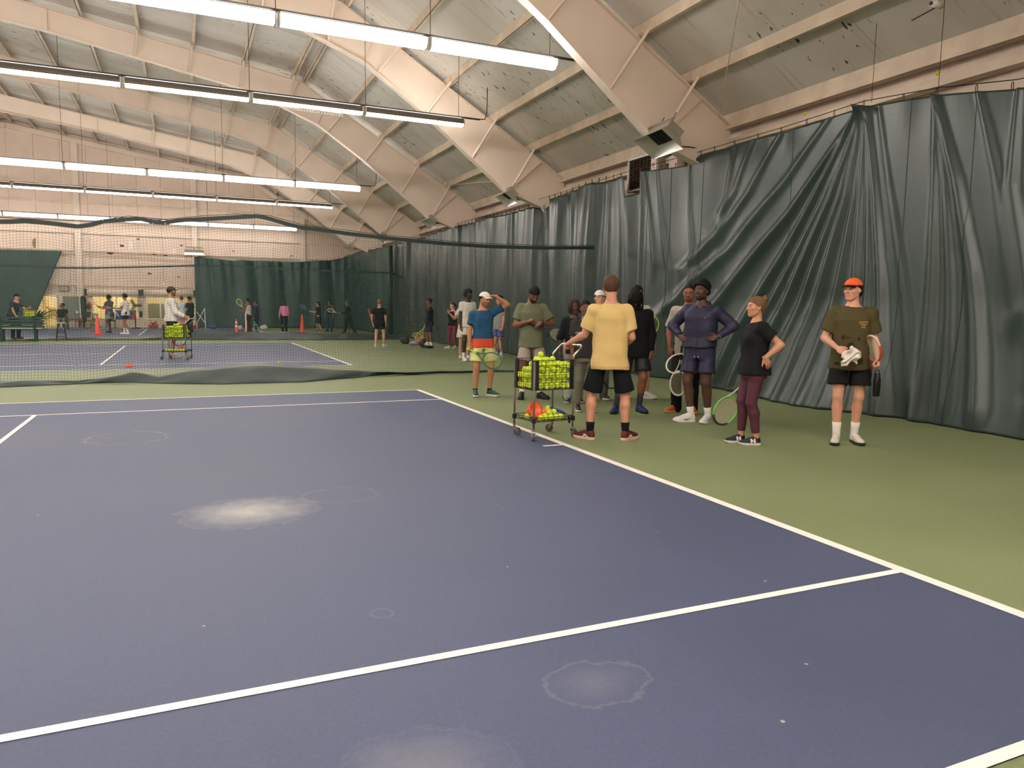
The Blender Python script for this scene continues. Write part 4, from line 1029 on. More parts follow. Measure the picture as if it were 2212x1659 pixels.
    if cap:
        key = (hh, str(cap[2:]))
        if key not in _cap_cache: _cap_cache[key] = cap_meshes(hh, *(cap[2:] if len(cap) > 2 else ()))
        (v1, f1), (v2, f2) = _cap_cache[key]
        co = np_mesh('cap', toH(v1), f1, M_CLOTH, root, np.tile(np.array(cap[0]), (len(v1), 1))); np_mesh('brim', toH(v2), f2, M_CLOTH, co, np.tile(np.array(cap[1]), (len(v2), 1)))
    # ---- top garment
    tp_obj = None; tv = None
    if top:
        lo = top.get('loose', .0); hem = zz(top.get('hem', .83)); g = .016 + lo; slv = top.get('sleeve', .62)
        if fem: a = [.184, .178, .150, .152, .160, .144, .095, .056]; b = [.146, .140, .112, .112, .118, .096, .074, .050]
        else: a = [.186, .182, .166, .166, .174, .156, .100, .060]; b = [.142, .138, .122, .122, .126, .102, .078, .055]
        zg = [hem, zz(.93), zz(1.06), zz(1.19), zz(1.32), zz(1.395), zz(1.445), zz(1.470)]
        if hem > zz(.92): zg[1] = hem + .01
        a = [(q * s * B + g - .012) for q in a]; b = [(q * s * (B + (belly if 0 < i < 4 else belly * .6 if i == 0 else 0)) + g - .012) for i, q in enumerate(b)]
        P2 = np.array(sh + el + wr + [nb, pel]); f = Field(P2.min(0) - .2, P2.max(0) + .17, hg)
        f.loft(zg, [cxy(z)[0] for z in zg], [cxy(z)[1] + (belly * .05 if 0 < i < 4 else 0) for i, z in enumerate(zg)], a, b, np.radians(np.interp(zg, [zz(.95), zz(1.4)], [0, tw])), 2.5, .025)
        if bust:
            for sd in (-1, 1): f.ell(np.array([sx_, sy_, zz(1.27)]) + Rt @ np.array([sd * .075 * s, .085 * s, 0]), (.075 * s, .06 * s * bust, .072 * s), None, .05)
        if top.get('kind') != 'tank':
            for i in (0, 1):
                f.cone(nb + (0, 0, -.055), sh[i] + (0, 0, -.002), .044 * s * B + g * .5, .052 * s * B + g * .6, .03); f.ell(sh[i], (.054 * s * B + g * .6,) * 3, None, .025)
                if slv <= 1.0:
                    e = sh[i] + (el[i] - sh[i]) * slv; f.cone(sh[i], e, .050 * s * B + g * .8, .053 * s * B + g * 1.0, .03, flat=.01)
                else:
                    f.cone(sh[i], el[i], .055 * s * B + g * .6, .047 * s * B + g * .5, .03).cone(el[i], el[i] + (wr[i] - el[i]) * (slv - 1), .050 * s * B + g * .4, .036 * s + g * .35, .025, flat=.01)
        else:
            for i in (0, 1): f.cone(sh[i] * .45 + nb * .55 + (0, .0, .01), sh[i] * .45 + nb * .55 + (0, .03, -.12), .026 * s, .03 * s, .02)
        if top.get('hood'):
            f.ell(nb + (0, -.05 * s, .0), (.105 * s, .075 * s, .055 * s), None, .03); f.cone(nb + (-.07, -.01, .015), nb + (0, .07, -.035), .032, .028, .02).cone(nb + (.07, -.01, .015), nb + (0, .07, -.035), .032, .028, .02)
        f.wrinkle(top.get('wr', .0034), 1.0, x * 3 + y)
        nr = (.064 if not fem else .060) * s * top.get('neck', 1.0)
        f.subcone(nb + (0, .014 * s, -.014 * s), nb + (0, .045 * s, .12), nr * 1.0, nr * 1.25)
        if top.get('vneck'): f.subcone(nb + (0, .09 * s, -.055 * s), nb + (0, .07 * s, .05), .018, .05)
        tv, tf = f.mesh(); C = top['paint'](tv, dict(s=s, zz=zz, sh=sh, el=el, wr=wr, hem=hem, nb=nb)) if 'paint' in top else np.tile(np.array(top['col']), (len(tv), 1))
        tp_obj = np_mesh(top.get('name', 't_shirt'), tv, tf, M_SHINY if top.get('shiny') else M_CLOTH, root, C)
    # ---- bottoms
    if bottom:
        k = bottom['kind']; f = Field(np.minimum(pel - .3, np.min(an + kn, 0) - .16), np.maximum(pel + .25, np.max(an + kn, 0) + .16), hg); g = bottom.get('loose', .02)
        zw = bottom.get('waist', 1.03); zg = [zz(.80), zz(.88), zz(.96), zz(zw)]
        aa = ([.160, .166, .158, .136] if fem else [.155, .164, .160, .150]); bb = ([.112, .122, .120, .100] if fem else [.105, .114, .114, .104])
        f.loft(zg, [cxy(z)[0] for z in zg], [cxy(z)[1] for z in zg], [q * s * B + g * .4 for q in aa], [q * s * (B + belly * .4) + g * .4 for q in bb], 0, 2.4, .03)
        for i in (0, 1):
            if k != 'skirt': f.ell(hp[i] + np.array([0, -.058 * s, -.01]), (.072 * s * B + g * .2, .066 * s * B + g * .2, .085 * s), None, .03)
            v = an[i] - kn[i]; u = unit(v); bk = np.array([0, -1, 0.]); bk = unit(bk - u * (bk @ u)) if abs(u[1]) < .95 else np.array([0, 0, -1.])
            if k == 'shorts':
                e = hp[i] + (kn[i] - hp[i]) * bottom.get('len', .72); f.cone(hp[i] + (0, 0, -.01), e, .070 * s * B + g * .4, .078 * s * B + g * 1.25, .035, flat=.01)
            elif k == 'pants':
                f.cone(hp[i], kn[i], .088 * s * B + g, .066 * s * B + g, .03).cone(kn[i], an[i] + (0, 0, -.03), .064 * s * B + g, .058 * s + g, .03)
            elif k == 'leggings':
                cm = kn[i] + v * .3 + bk * .016 * s; e = kn[i] + v * bottom.get('end', .88)
                f.cone(hp[i], kn[i], .092 * s * B, .061 * s * B, .03).cone(kn[i], cm, .058 * s * B, .061 * s * B, .02).cone(cm, e, .060 * s * B, .047 * s * (.5 + .5 * B), .02, flat=.01)
        if k == 'shorts':
            f.sub((pel[0], pel[1], min(kn[0][2], kn[1][2]) + .10 * s), (.010, .30, .235 * s), None, .02)
        if k == 'skirt':
            zq = [zz(bottom.get('len', .62)), zz(.80), zz(.95)]; f.loft(zq, [pel[0]] * 3, [pel[1]] * 3, [.24 * s, .205 * s, .165 * s], [.19 * s, .155 * s, .12 * s], 0, 2.2, .03)
        f.wrinkle(.0018 if k != 'leggings' else .0006, 1.2, y)
        bv, bf = f.mesh(); C = bottom['paint'](bv, dict(s=s, zz=zz, kn=kn, an=an, hp=hp)) if 'paint' in bottom else np.tile(np.array(bottom['col']), (len(bv), 1))
        np_mesh(bottom.get('name', k), bv, bf, M_SHINY if bottom.get('shiny', k == 'leggings') else M_CLOTH, root, C)
    # ---- socks and shoes
    for i in (0, 1):
        if sock:
            b = MB(); u = unit(kn[i] - an[i]); t = an[i] + u * sock[1]; b.tube([tuple(an[i] + (0, 0, -.045)), tuple(an[i]), tuple(an[i] + u * sock[1] * .6), tuple(t)], [.038 * s, .039 * s, .041 * s * (1 if sock[1] < .1 else 1.06), .043 * s * (1 if sock[1] < .1 else 1.12)], 12)
            o = b.build('sock', None, root, smooth=True); a_ = o.data.color_attributes.new('tint', 'FLOAT_COLOR', 'POINT')
            for q in a_.data: q.color = (*sock[0], 1)
            o.data.materials.clear(); o.data.materials.append(M_CLOTH)
        if shoe:
            hq = (.0075, .012, .015)[far]
            if hq not in _shoe_cache: _shoe_cache[hq] = shoe_meshes(hq)
            (uv, uf), sb, lb = _shoe_cache[hq]; yw = math.radians(feet[i][2]); sc = 1.02 * s * (.92 if fem else 1.0); lift = feet[i][3] if len(feet[i]) > 3 else 0
            M = Rz(yw); base = np.array([an[i][0], an[i][1], lift]) + M @ np.array([0, .035 * sc, 0])
            up = shoe[3](uv) if len(shoe) > 3 and shoe[3] else np.tile(np.array(shoe[0]), (len(uv), 1))
            tv_ = (M @ (uv * sc).T).T + base; so = np_mesh('shoe', tv_, uf, M_SHOE, root, up)
            def part(nm, mb, col):
                v = (M @ (np.array(mb.v) * sc).T).T + base; o = mesh_obj(nm, v, mb.f, M_SHOE, so, smooth=False); a_ = o.data.color_attributes.new('tint', 'FLOAT_COLOR', 'POINT'); a_.data.foreach_set('color', np.tile(np.array([*col, 1.]), len(mb.v)))
            part('sole', sb, shoe[1])
            if len(shoe) > 2 and shoe[2] is not None and far == 0: part('laces', lb, shoe[2])
    # ---- results in world space
    W = Rz(th); wpos = lambda p: W @ np.asarray(p, float) + np.array([x, y, 0])
    return dict(root=root, W=W, wpos=wpos, hand=[(wpos(fr[0]), W @ fr[1], W @ fr[2], W @ fr[3]) for fr in frames], head=(wpos(hc), W @ Hm, hsz), s=s, toH=toH, top=tp_obj, tv=tv, nb=nb, zz=zz, el=el, wr=wr, hs=hs, an=an, feet=feet, pel=pel)
def world_dir(right, up, fwd):
    """a direction given as seen in the hall from the court side: right / up / away"""
    r = np.array([.9139, -.4053, 0]); f = np.array([.4053, .9139, 0]); return unit(right * r + fwd * f + up * np.array([0, 0, 1.]))

# ---- rackets
M_STR = mat('racket_string', rgb(214, 206, 170), .5); M_STRD = mat('racket_string_dark', rgb(60, 58, 52), .5); M_STRY = mat('racket_string_gold', rgb(196, 172, 70), .5)
def cmat(name, c, rough=.35): return mat(name, c, rough)
_str_mesh = {}
def racket(label, grip, dirv, nrm, frame, gripcol, throat=None, strings=None, stencil=None, tip=None, group=None, coarse=False):
    """grip = world point where the hand closes; dirv points to the head; nrm is the string-bed normal"""
    d = unit(dirv); n = unit(np.array(nrm, float) - d * (np.array(nrm, float) @ d)); xx = np.cross(d, n)
    root = empty('tennis_racket'); M = Matrix(((xx[0], d[0], n[0], 0), (xx[1], d[1], n[1], 0), (xx[2], d[2], n[2], 0), (0, 0, 0, 1)))
    g = np.array(grip) - d * .09; M.translation = Vector(g); root.matrix_world = M
    tag(root, label, 'racket', group or 'tennis rackets')
    n8 = 8 if coarse else 12; a, bq, cyy = .122, .168, .515
    fm = cmat('racket_' + '_'.join('%d' % int(q * 255) for q in frame), frame); tm = cmat('racket_' + '_'.join('%d' % int(q * 255) for q in (throat or frame)), throat or frame); gm = cmat('grip_' + '_'.join('%d' % int(q * 255) for q in gripcol), gripcol, .7)
    b = MB(); N = 28 if coarse else 44; b.tube([(a * math.sin(t), cyy - bq * math.cos(t), 0) for t in [2 * math.pi * i / N for i in range(N)]], .0115, 6, closed=True); b.build('frame', fm, root, True)
    if tip is not None:
        b = MB(); b.tube([(a * math.sin(t), cyy - bq * math.cos(t), 0) for t in [math.pi * (.72 + .56 * i / 14) for i in range(15)]], .0125, 6); b.build('tip', cmat('racket_tip_%d%d' % (int(tip[0] * 99), int(tip[1] * 99)), tip), root, True)
    for s in (-1, 1): MB().tube([(s * .010, .19, 0), (s * .017, .25, 0), (s * .040, .315, 0), (s * .072, .380, 0)], .0105, 6).build('throat_arm', tm, root, True)
    MB().tube([(0, 0, 0), (0, .012, 0), (0, .02, 0), (0, .19, 0), (0, .20, 0)], [.0205, .0205, .0168, .0158, .013], 8).build('handle', gm, root)
    key = (coarse,)
    if key not in _str_mesh:
        b = MB(); k = 9 if coarse else 16
        for i in range(1, k):
            x = -a + 2 * a * i / k; h = bq * math.sqrt(1 - (x / a) ** 2) - .006; b.tube([(x, cyy - h, 0), (x, cyy + h, 0)], .0011, 3, caps=False)
        k = 11 if coarse else 19
        for i in range(1, k):
            yv = -bq + 2 * bq * i / k; h = a * math.sqrt(1 - (yv / bq) ** 2) - .006; b.tube([(-h, cyy + yv, .001), (h, cyy + yv, .001)], .0011, 3, caps=False)
        _str_mesh[key] = b
    so = _str_mesh[key].build('strings', strings or M_STR, root); tag(so, kind='stuff')
    if stencil == 'W':
        m = cmat('stencil_red', rgb(150, 50, 36)); b = MB()
        for (p, q) in (((-.06, .05), (-.035, -.045)), ((-.035, -.045), (0, .03)), ((0, .03), (.035, -.045)), ((.035, -.045), (.06, .05))): b.bar((p[0], cyy + p[1], .0025), (q[0], cyy + q[1], .0025), .022, .0015, up=(0, 0, 1))
        b.build('stencil', m, root)
    return root
def grip_of(P, i, depth=.03, along=.085):
    w, d, n, xx = P['hand'][i]; return w + d * along * P['hs'] + n * depth * P['hs']
def text_mesh(body, size, name='lettering', extrude=.001):
    cu = bpy.data.curves.new(name, 'FONT'); cu.body = body; cu.size = size; cu.extrude = extrude; cu.align_x = 'CENTER'; cu.align_y = 'CENTER'
    o = bpy.data.objects.new(name, cu); COL.objects.link(o); dg = bpy.context.evaluated_depsgraph_get(); me = bpy.data.meshes.new_from_object(o.evaluated_get(dg))
    bpy.data.objects.remove(o); bpy.data.curves.remove(cu); return me
def cloth_print(P, me, cx, cz, m, name='print', front=True, label=None, tilt=0.0):
    """lay a flat mesh (x right for the viewer, y up) onto the chest or back of the top garment"""
    tv = P['tv']; sgn = 1 if front else -1; sel = tv[(tv[:, 1] - P['pel'][1]) * sgn > -.02]; vs = []
    c, s_ = math.cos(tilt), math.sin(tilt)
    for v in me.vertices:
        lx = -sgn * (v.co.x * c - v.co.y * s_) + cx; lz = v.co.x * s_ + v.co.y * c + cz
        d = (sel[:, 0] - lx) ** 2 + (sel[:, 2] - lz) ** 2; k = np.argsort(d)[:3]; v.co = (lx, sel[k, 1].mean() + sgn * (.004 + v.co.z), lz)
    me.materials.clear(); me.materials.append(m); o = bpy.data.objects.new(name, me); COL.objects.link(o); o.parent = P['top']; return o

# ---------------------------------------------------------------- skin and cloth tones
SK_LIGHT = rgb(214, 160, 130); SK_PINK = rgb(218, 160, 134); SK_TAN = rgb(188, 132, 98); SK_BROWN = rgb(128, 84, 60); SK_MED = rgb(158, 106, 76); SK_DARK = rgb(72, 46, 36); SK_DEEP = rgb(56, 38, 32)
BLACK = rgb(24, 24, 27); WHITE = rgb(236, 230, 222); HB = rgb(22, 17, 15)
W_SHOE = (rgb(226, 222, 216), rgb(236, 232, 226), rgb(214, 208, 200))
CAMN = (-.4053, -.9139, .0)   # string bed turned to the camera side

def band(cols):
    """paint by height: list of (z_top, colour) from the hem up, colours in order"""
    def f(V, J):
        C = np.zeros((len(V), 3))
        for z, c in reversed(cols): C[V[:, 2] < J['zz'](z)] = c
        return C
    return f
# 1 teal shirt man
def teal_paint(V, J):
    C = np.tile(np.array(rgb(42, 86, 118)), (len(V), 1)); C[V[:, 2] < J['zz'](.985) + .03 * (-V[:, 0])] = rgb(226, 88, 58)
    for i, sd in enumerate((-1, 1)):
        u = unit(J['el'][i] - J['sh'][i]); t = (V - J['sh'][i]) @ u; L = np.linalg.norm(J['el'][i] - J['sh'][i])
        pd = np.linalg.norm(V - J['sh'][i] - t[:, None] * u, axis=1); C[(t > L * .60) & (t < L * .72) & (pd < .078) & (np.abs(V[:, 0]) > .168)] = rgb(20, 24, 30)
    d = np.linalg.norm((V - J['nb'])[:, :2], axis=1); C[(V[:, 2] > J['zz'](1.432)) & (d < .084)] = rgb(20, 24, 30)
    C[(V[:, 0] < -.14) & (V[:, 1] > -.02) & (V[:, 1] < .05) & (V[:, 2] > J['zz'](1.0)) & (V[:, 2] < J['zz'](1.28))] = rgb(16, 20, 28)
    return C
p = person('person in a blue and orange colour-block shirt resting one hand on a white cap', .73, 4.35, 194, 1.68, skin=SK_TAN, feet=((-.125, .0, 38), (.125, .0, -6)), head=(32, 6, -3), armL=((-.82, .22, .46), (.80, -.02, .52)), armR=((.20, -.02, -1), (.03, .16, -1)),
           handL=dict(dir=(.97, .1, .0), palm=(0, .1, -1), curl=.22, thumb=.3), handR=dict(curl=.95, thumb=.8, palm=(-1, .1, 0), dir=(.0, .2, -1)), cap=(rgb(232, 222, 214), rgb(214, 202, 194)), hair=('short', HB, dict(under=1)), beard=(rgb(60, 44, 36), .5, 'stubble'),
           top=dict(paint=teal_paint, col=BLACK, hem=.83, sleeve=.66), bottom=dict(kind='shorts', col=rgb(222, 222, 150), len=.80, loose=.03), shoe=(rgb(40, 82, 70), rgb(220, 222, 214), WHITE), sock=(rgb(24, 40, 36), .045))
racket('green tennis racket with lime grip held low across pale yellow shorts', grip_of(p, 1) + world_dir(0, 0, -1) * .02, world_dir(1, -.42, -.58), (-.4, -.9, .12), rgb(30, 110, 80), rgb(186, 222, 74), strings=mat('string_lime', rgb(190, 196, 120), .5))
# 2 man in durag looking at his watch
p = person('person in a sage green t-shirt and black durag looking down at a watch', 1.35, 3.80, 188, 1.82, bulk=1.0, skin=SK_BROWN, feet=((-.14, .0, 30), (.14, .0, -14)), head=(8, 40, 0), chest=(0, -.01), armL=((-.50, .22, -.86), (.82, .60, .10)), armR=((.34, .18, -1), (-.66, .72, .24)),
           handL=dict(dir=(.8, .3, -.5), palm=(0, -.5, -.8), curl=.55), handR=dict(dir=(-.75, .45, .35), palm=(.1, -.5, -.9), curl=.75, thumb=.7), hair=('crop', BLACK, dict(t=.014, slope=.55, line=.024, nape=-.06)), beard=(rgb(26, 18, 15), .95, 'full'), eyes_shut=True,
           top=dict(col=rgb(112, 116, 92), hem=.80, sleeve=.70, loose=.012), bottom=dict(kind='shorts', col=rgb(176, 162, 154), len=.82, loose=.022), shoe=(rgb(38, 34, 32), rgb(28, 26, 26), BLACK), sock=(WHITE, .07))
g = p['hand'][0][0] + np.array([0, 0, -.03]); gr = world_dir(1, -.36, -.18)
racket('black and white racket with a red stencil held across by the person in the durag', grip_of(p, 0) - gr * .05, gr, (-.36, -.82, .55), rgb(26, 26, 28), BLACK, strings=M_STR, stencil='W', tip=WHITE)
wt = p['hand'][0]; MB().tube([tuple(wt[0] - wt[1] * .03 + .031 * (wt[2] * math.cos(a) + wt[3] * math.sin(a))) for a in [i * .524 for i in range(12)]], .009, 6, closed=True).build('wristwatch', M_BLACK, None, True)
tag(bpy.data.objects['wristwatch'], 'black watch on the wrist of the person in the durag', 'watch')
# 3 locs girl
p3 = person('person in a black long-sleeved top and grey trousers behind the ball cart', 1.80, 3.20, 182, 1.57, fem=True, bulk=1.05, skin=rgb(84, 54, 44), feet=((-.1, 0, 10), (.1, .02, -10)), head=(2, 2, 4), armR=((.35, .05, -1), (.0, .12, -1)), hair=('locs', rgb(58, 34, 30), dict(n=24, len=.12, open=48)),
       top=dict(col=rgb(26, 26, 30), sleeve=1.35, hem=.84, name='long_sleeve_top'), bottom=dict(kind='pants', col=rgb(150, 146, 144), loose=.012), shoe=(rgb(36, 36, 38), WHITE, WHITE))
cloth_print(p3, text_mesh('C', .06), -.045, p3['zz'](1.315), mat('print_white', rgb(228, 224, 220), .7), 'lettering')
# 4 girl in printed tee
p4 = person('person in a charcoal printed t-shirt and olive leggings standing behind the cart', 1.45, 2.25, 186, 1.55, fem=True, bulk=1.04, bust=.9, skin=rgb(116, 76, 56), feet=((-.085, .03, 16), (.085, -.03, -4)), head=(-2, 0, 3), armR=((.22, .16, -1), (.0, .22, -1)), armL=((-.25, -.05, -1), (.15, .55, -.7)), handL=dict(curl=.95, thumb=.8),
            hair=('crop', HB, dict(t=.009, line=.022)), top=dict(col=rgb(52, 49, 50), hem=.86, sleeve=.72, vneck=True, loose=.008), bottom=dict(kind='leggings', col=rgb(110, 106, 90), end=.92), shoe=(rgb(24, 24, 26), WHITE, BLACK))
b = MB(); pk = mat('print_pink', rgb(226, 190, 190), .7)
b.tube([(.02 * math.sin(t) * (1 if t < 3.6 else 1), .035 + .028 * math.cos(t), 0) for t in [.6 + i * .42 for i in range(13)]], .004, 4); b.tube([(-.018, .03, 0), (.02, -.05, 0), (.03, -.07, 0)], .004, 4); b.tube([(.02, .02, 0), (-.015, -.05, 0), (-.035, -.06, 0)], .004, 4)
me = bpy.data.meshes.new('ribbon'); me.from_pydata(b.v, [], b.f); cloth_print(p4, me, .045, p4['zz'](1.275), pk, 'ribbon_print')
cloth_print(p4, text_mesh('STRONG', .042), .075, p4['zz'](1.265), mat('print_white', rgb(228, 224, 220), .7), 'lettering', tilt=.12)
racket('red-rimmed racket with gold strings half hidden behind the pale yellow t-shirt', (1.62, 1.95, .98), world_dir(.05, -.12, -.6), (-.75, -.55, .1), rgb(196, 70, 66), BLACK, strings=M_STRY)
# 5 white cap man
p5 = person('person in a white cap and dark shirt behind the pale yellow t-shirt', 2.35, 3.40, 186, 1.73, skin=SK_PINK, feet=((-.11, 0, 10), (.11, 0, -10)), cap=(rgb(230, 222, 216), rgb(222, 214, 208), False, .046, .045), hair=('short', rgb(70, 50, 40), dict(under=1)), brow=rgb(110, 76, 58), armL=((-.14, .05, -1), (0, .15, -1)), handL=dict(curl=.9, thumb=.8), top=dict(col=rgb(48, 48, 52)), bottom=dict(kind='pants', col=rgb(112, 110, 110), loose=.01), shoe=(rgb(60, 60, 62), WHITE, WHITE))
# 6 coach
def tee_hem(c, edge):
    def f(V, J):
        C = np.tile(np.array(c), (len(V), 1)); C[(V[:, 2] > J['hem'] + .022) & (V[:, 2] < J['hem'] + .030)] = edge; return C
    return f
pc = person('person in a pale yellow t-shirt and black shorts seen from behind at the cart', .56, .12, -2, 1.81, bulk=1.0, skin=rgb(206, 146, 118), feet=((-.19, .0, 48), (.19, .0, -42)), head=(-3, 2, -2), tw=4, armL=((-.34, .26, -.9), (-.62, .68, -.40)), armR=((.20, -.06, -1), (-.25, .85, -.42)),
            handL=dict(dir=(-.45, .8, -.4), palm=(.1, .2, -1), curl=.95, thumb=.7), handR=dict(curl=.6), hair=('short', rgb(84, 60, 44), dict(t=.015, nape=-.07)), top=dict(paint=tee_hem(rgb(216, 186, 122), rgb(196, 164, 102)), col=BLACK, hem=.775, sleeve=.74, loose=.012, wr=.004), bottom=dict(kind='shorts', col=rgb(20, 22, 28), len=.96, loose=.026),
            shoe=(rgb(94, 34, 34), rgb(226, 190, 170), rgb(60, 24, 26)), sock=(rgb(18, 20, 24), .11))
lg = MB()
for s in (-1, 1): lg.tube([(s * .028, .010, 0), (s * .016, .004, 0), (s * .016, -.004, 0), (s * .028, -.010, 0)], .0022, 4)
lg.tube([(-.018, 0, 0), (.018, 0, 0)], .0022, 4); me = bpy.data.meshes.new('emblem'); me.from_pydata(lg.v, [], lg.f); cloth_print(pc, me, 0, pc['zz'](1.405), mat('emblem_tan', rgb(190, 160, 104), .7), 'collar_emblem', front=False)
# 7 hooded man in black
p7 = person('person with bowed head in a black long-sleeved top, black shorts and blue shoes', 2.12, 1.93, 188, 1.76, bulk=1.08, skin=SK_BROWN, feet=((-.05, .0, 12), (.30, .06, -30)), hip=(.05, 0), head=(-14, 34, 4), chest=(0, .02), armL=((-.22, .04, -1), (.04, .16, -1)), handL=dict(palm=(.5, -1, 0), curl=.4), hair=('locs', rgb(14, 13, 14), dict(n=30, len=.20, open=4, line=-.05, seed=4)),
            top=dict(col=rgb(20, 20, 22), sleeve=1.93, hem=.80, loose=.014, name='long_sleeve_top'), bottom=dict(kind='shorts', col=rgb(30, 30, 33), len=.80, loose=.035, shiny=True), shoe=(rgb(30, 44, 100), rgb(24, 26, 34), BLACK), sock=(rgb(62, 58, 58), .20))
# 8 man behind
p8 = person('person in white shoes mostly hidden behind the black long-sleeved top', 3.02, 3.35, 182, 1.83, skin=SK_LIGHT, feet=((-.2, 0, 30), (.16, 0, -10)), hair=('short', rgb(24, 18, 16)), armL=((-.30, .0, -1), (-.05, .35, -1)), handL=dict(curl=.9), top=dict(col=rgb(190, 184, 174)), bottom=dict(kind='shorts', col=rgb(40, 40, 44)), shoe=W_SHOE)
racket('lime-rimmed racket peeking out beside the black sleeve', grip_of(p8, 0), world_dir(-.1, .55, -.3), CAMN, rgb(178, 210, 70), BLACK, strings=mat('string_green', rgb(70, 120, 50), .5))
racket('black racket hanging between the yellow t-shirt and the blue shoes', grip_of(p5, 0), world_dir(.05, -1, -.1), CAMN, rgb(30, 30, 32), BLACK, strings=M_STRD)
racket('teal and black racket held head-down beside the cart leg', (1.40, 2.55, .70), world_dir(-.12, -1, -.05), (-.95, -.1, 0), rgb(60, 130, 130), BLACK, tip=rgb(30, 30, 32))
# 9 grey tee with glasses
p = person('person with glasses in a light grey t-shirt and black trousers', 2.78, 1.66, 164, 1.80, bulk=.93, skin=rgb(150, 96, 68), feet=((-.10, 0, 10), (.12, .0, -40)), head=(-6, 2, 0), armR=((.34, -.12, -1), (-.10, .42, -.95)), armL=((-.2, .1, -1), (.1, .8, -.5)), handR=dict(dir=(-.1, .2, -1), palm=(-.6, -.6, 0), curl=.45),
           hair=('short', rgb(38, 26, 22), dict(t=.010, line=.03)), beard=(rgb(34, 24, 20), .7, 'goatee'), top=dict(col=rgb(178, 168, 158), hem=.80, sleeve=.80, loose=.014), bottom=dict(kind='pants', col=rgb(20, 20, 22), loose=.016), shoe=(rgb(196, 96, 60), rgb(206, 180, 110), rgb(214, 210, 60)))
hc, Hm, hz = p['head']; b = MB(); toW = lambda v: tuple(hc + Hm @ (np.array(v) * hz))
for s in (-1, 1):
    b.tube([toW((s * .033 + .023 * math.cos(t), .104 - .010 * abs(math.cos(t)) * .5, .004 + .015 * math.sin(t))) for t in [i * .524 for i in range(12)]], .0022, 4, closed=True); b.tube([toW((s * .056, .098, .008)), toW((s * .078, .05, .008)), toW((s * .080, -.01, .004))], .0022, 4)
b.tube([toW((-.01, .104, .008)), toW((.01, .104, .008))], .0022, 4); gl = b.build('glasses', M_BLACK); tag(gl, 'black rectangular glasses on the person in the grey t-shirt', 'glasses')
b = MB()
for i in range(5): b.tube([toW((-.03 + .015 * i, -.09, .0)), toW((-.034 + .017 * i, -.105, -.06)), toW((-.034 + .018 * i, -.095, -.10 - .01 * (i % 2)))], [.010, .009, .006], 5)
lo_ = b.build('locs', mat('dark_hair', HB, .6), None, True); lo_.parent = p['root']; lo_.matrix_parent_inverse = Matrix.Translation(p['root'].location).inverted() if False else (Matrix.Translation(p['root'].location) @ Matrix.Rotation(p['root'].rotation_euler.z, 4, 'Z')).inverted()
racket('white racket held out by the person in the grey t-shirt', np.array([2.62, 1.12, .98]), world_dir(-.78, -.52, -.2), (-.3, -.75, .55), rgb(226, 218, 204), BLACK, throat=rgb(30, 30, 32), strings=M_STRD)
racket('white racket hanging down behind the knee of the person in navy', np.array([2.47, 1.38, .88]), world_dir(-.06, -1, 0), (-.88, -.45, 0), rgb(230, 226, 218), BLACK, strings=M_STR)
# 10 navy hoodie
p10 = person('person in a navy zip hoodie and navy shorts with both hands on the hips', 2.40, .90, 150, 1.82, bulk=1.10, skin=rgb(84, 55, 45), feet=((-.13, -.02, -4), (.06, .07, -54)), head=(-14, -3, 0), armL=((-.80, -.22, -.68), (.60, .62, -.52)), armR=((.74, -.30, -.72), (-.55, .62, -.52)),
             handL=dict(dir=(.75, .62, -.25), palm=(.5, -.7, -.2), curl=.25, thumb=.1), handR=dict(dir=(-.7, .6, -.3), palm=(-.5, -.7, -.2), curl=.25, thumb=.1), hair=('afro', rgb(15, 13, 13), dict(t=.026, line=.016)), beard=(rgb(16, 11, 10), .85, 'goatee'), lip=rgb(84, 50, 44),
             top=dict(col=rgb(42, 42, 68), sleeve=1.9, hem=.945, loose=.014, hood=True, name='hoodie', shiny=True, vneck=True, wr=.0045), bottom=dict(kind='shorts', col=rgb(42, 42, 70), len=.74, loose=.026, shiny=True), shoe=(rgb(232, 226, 222), rgb(238, 234, 230), rgb(224, 218, 212)), sock=(WHITE, .11))
def strip_on(P, pts, r, m, name):
    tv = P['tv']; fr = tv[tv[:, 1] > P['pel'][1] - .02]; out = []
    for (x, z) in pts:
        d = (fr[:, 0] - x) ** 2 + (fr[:, 2] - z) ** 2; k = np.argsort(d)[:4]; out.append((x, fr[k, 1].mean() + .002, z))
    b = MB().tube(out, r, 5); o = b.build(name, m, P['top'], True); return o
zz_ = p10['zz']; strip_on(p10, [(0, zz_(1.39)), (.0, zz_(1.30)), (.0, zz_(1.18)), (0, zz_(1.05)), (0, zz_(.96))], .004, mat('zip_navy', rgb(26, 26, 44), .4), 'zipper')
strip_on(p10, [(.02, zz_(1.33)), (-.06, zz_(1.315)), (-.12, zz_(1.30))], .003, mat('zip_navy', rgb(26, 26, 44), .4), 'pocket_seam'); strip_on(p10, [(-.085, zz_(1.30)), (-.10, zz_(1.312))], .004, M_WHITE, 'emblem')
W10 = p10['root']
for sx in (-.018, .018): MB().tube([(sx, .138, zz_(.94)), (sx * 1.2, .146, zz_(.89)), (sx * 1.3, .146, zz_(.84))], .0045, 5).build('drawstring', mat('cord_navy', rgb(50, 50, 84), .6), W10); MB().tube([(sx * 1.3, .146, zz_(.84)), (sx * 1.3, .146, zz_(.825))], .005, 5).build('cord_tip', M_WHITE, W10)
nk = p10['nb']; MB().tube([tuple(nk + np.array([.062 * math.sin(a), .012 + .070 * math.cos(a), -.012 - .030 * math.cos(a)])) for a in [i * .3 - 1.5 for i in range(11)]], .005, 5).build('necklace', M_WHITE, W10, True)
hc, Hm, hz = p10['head']
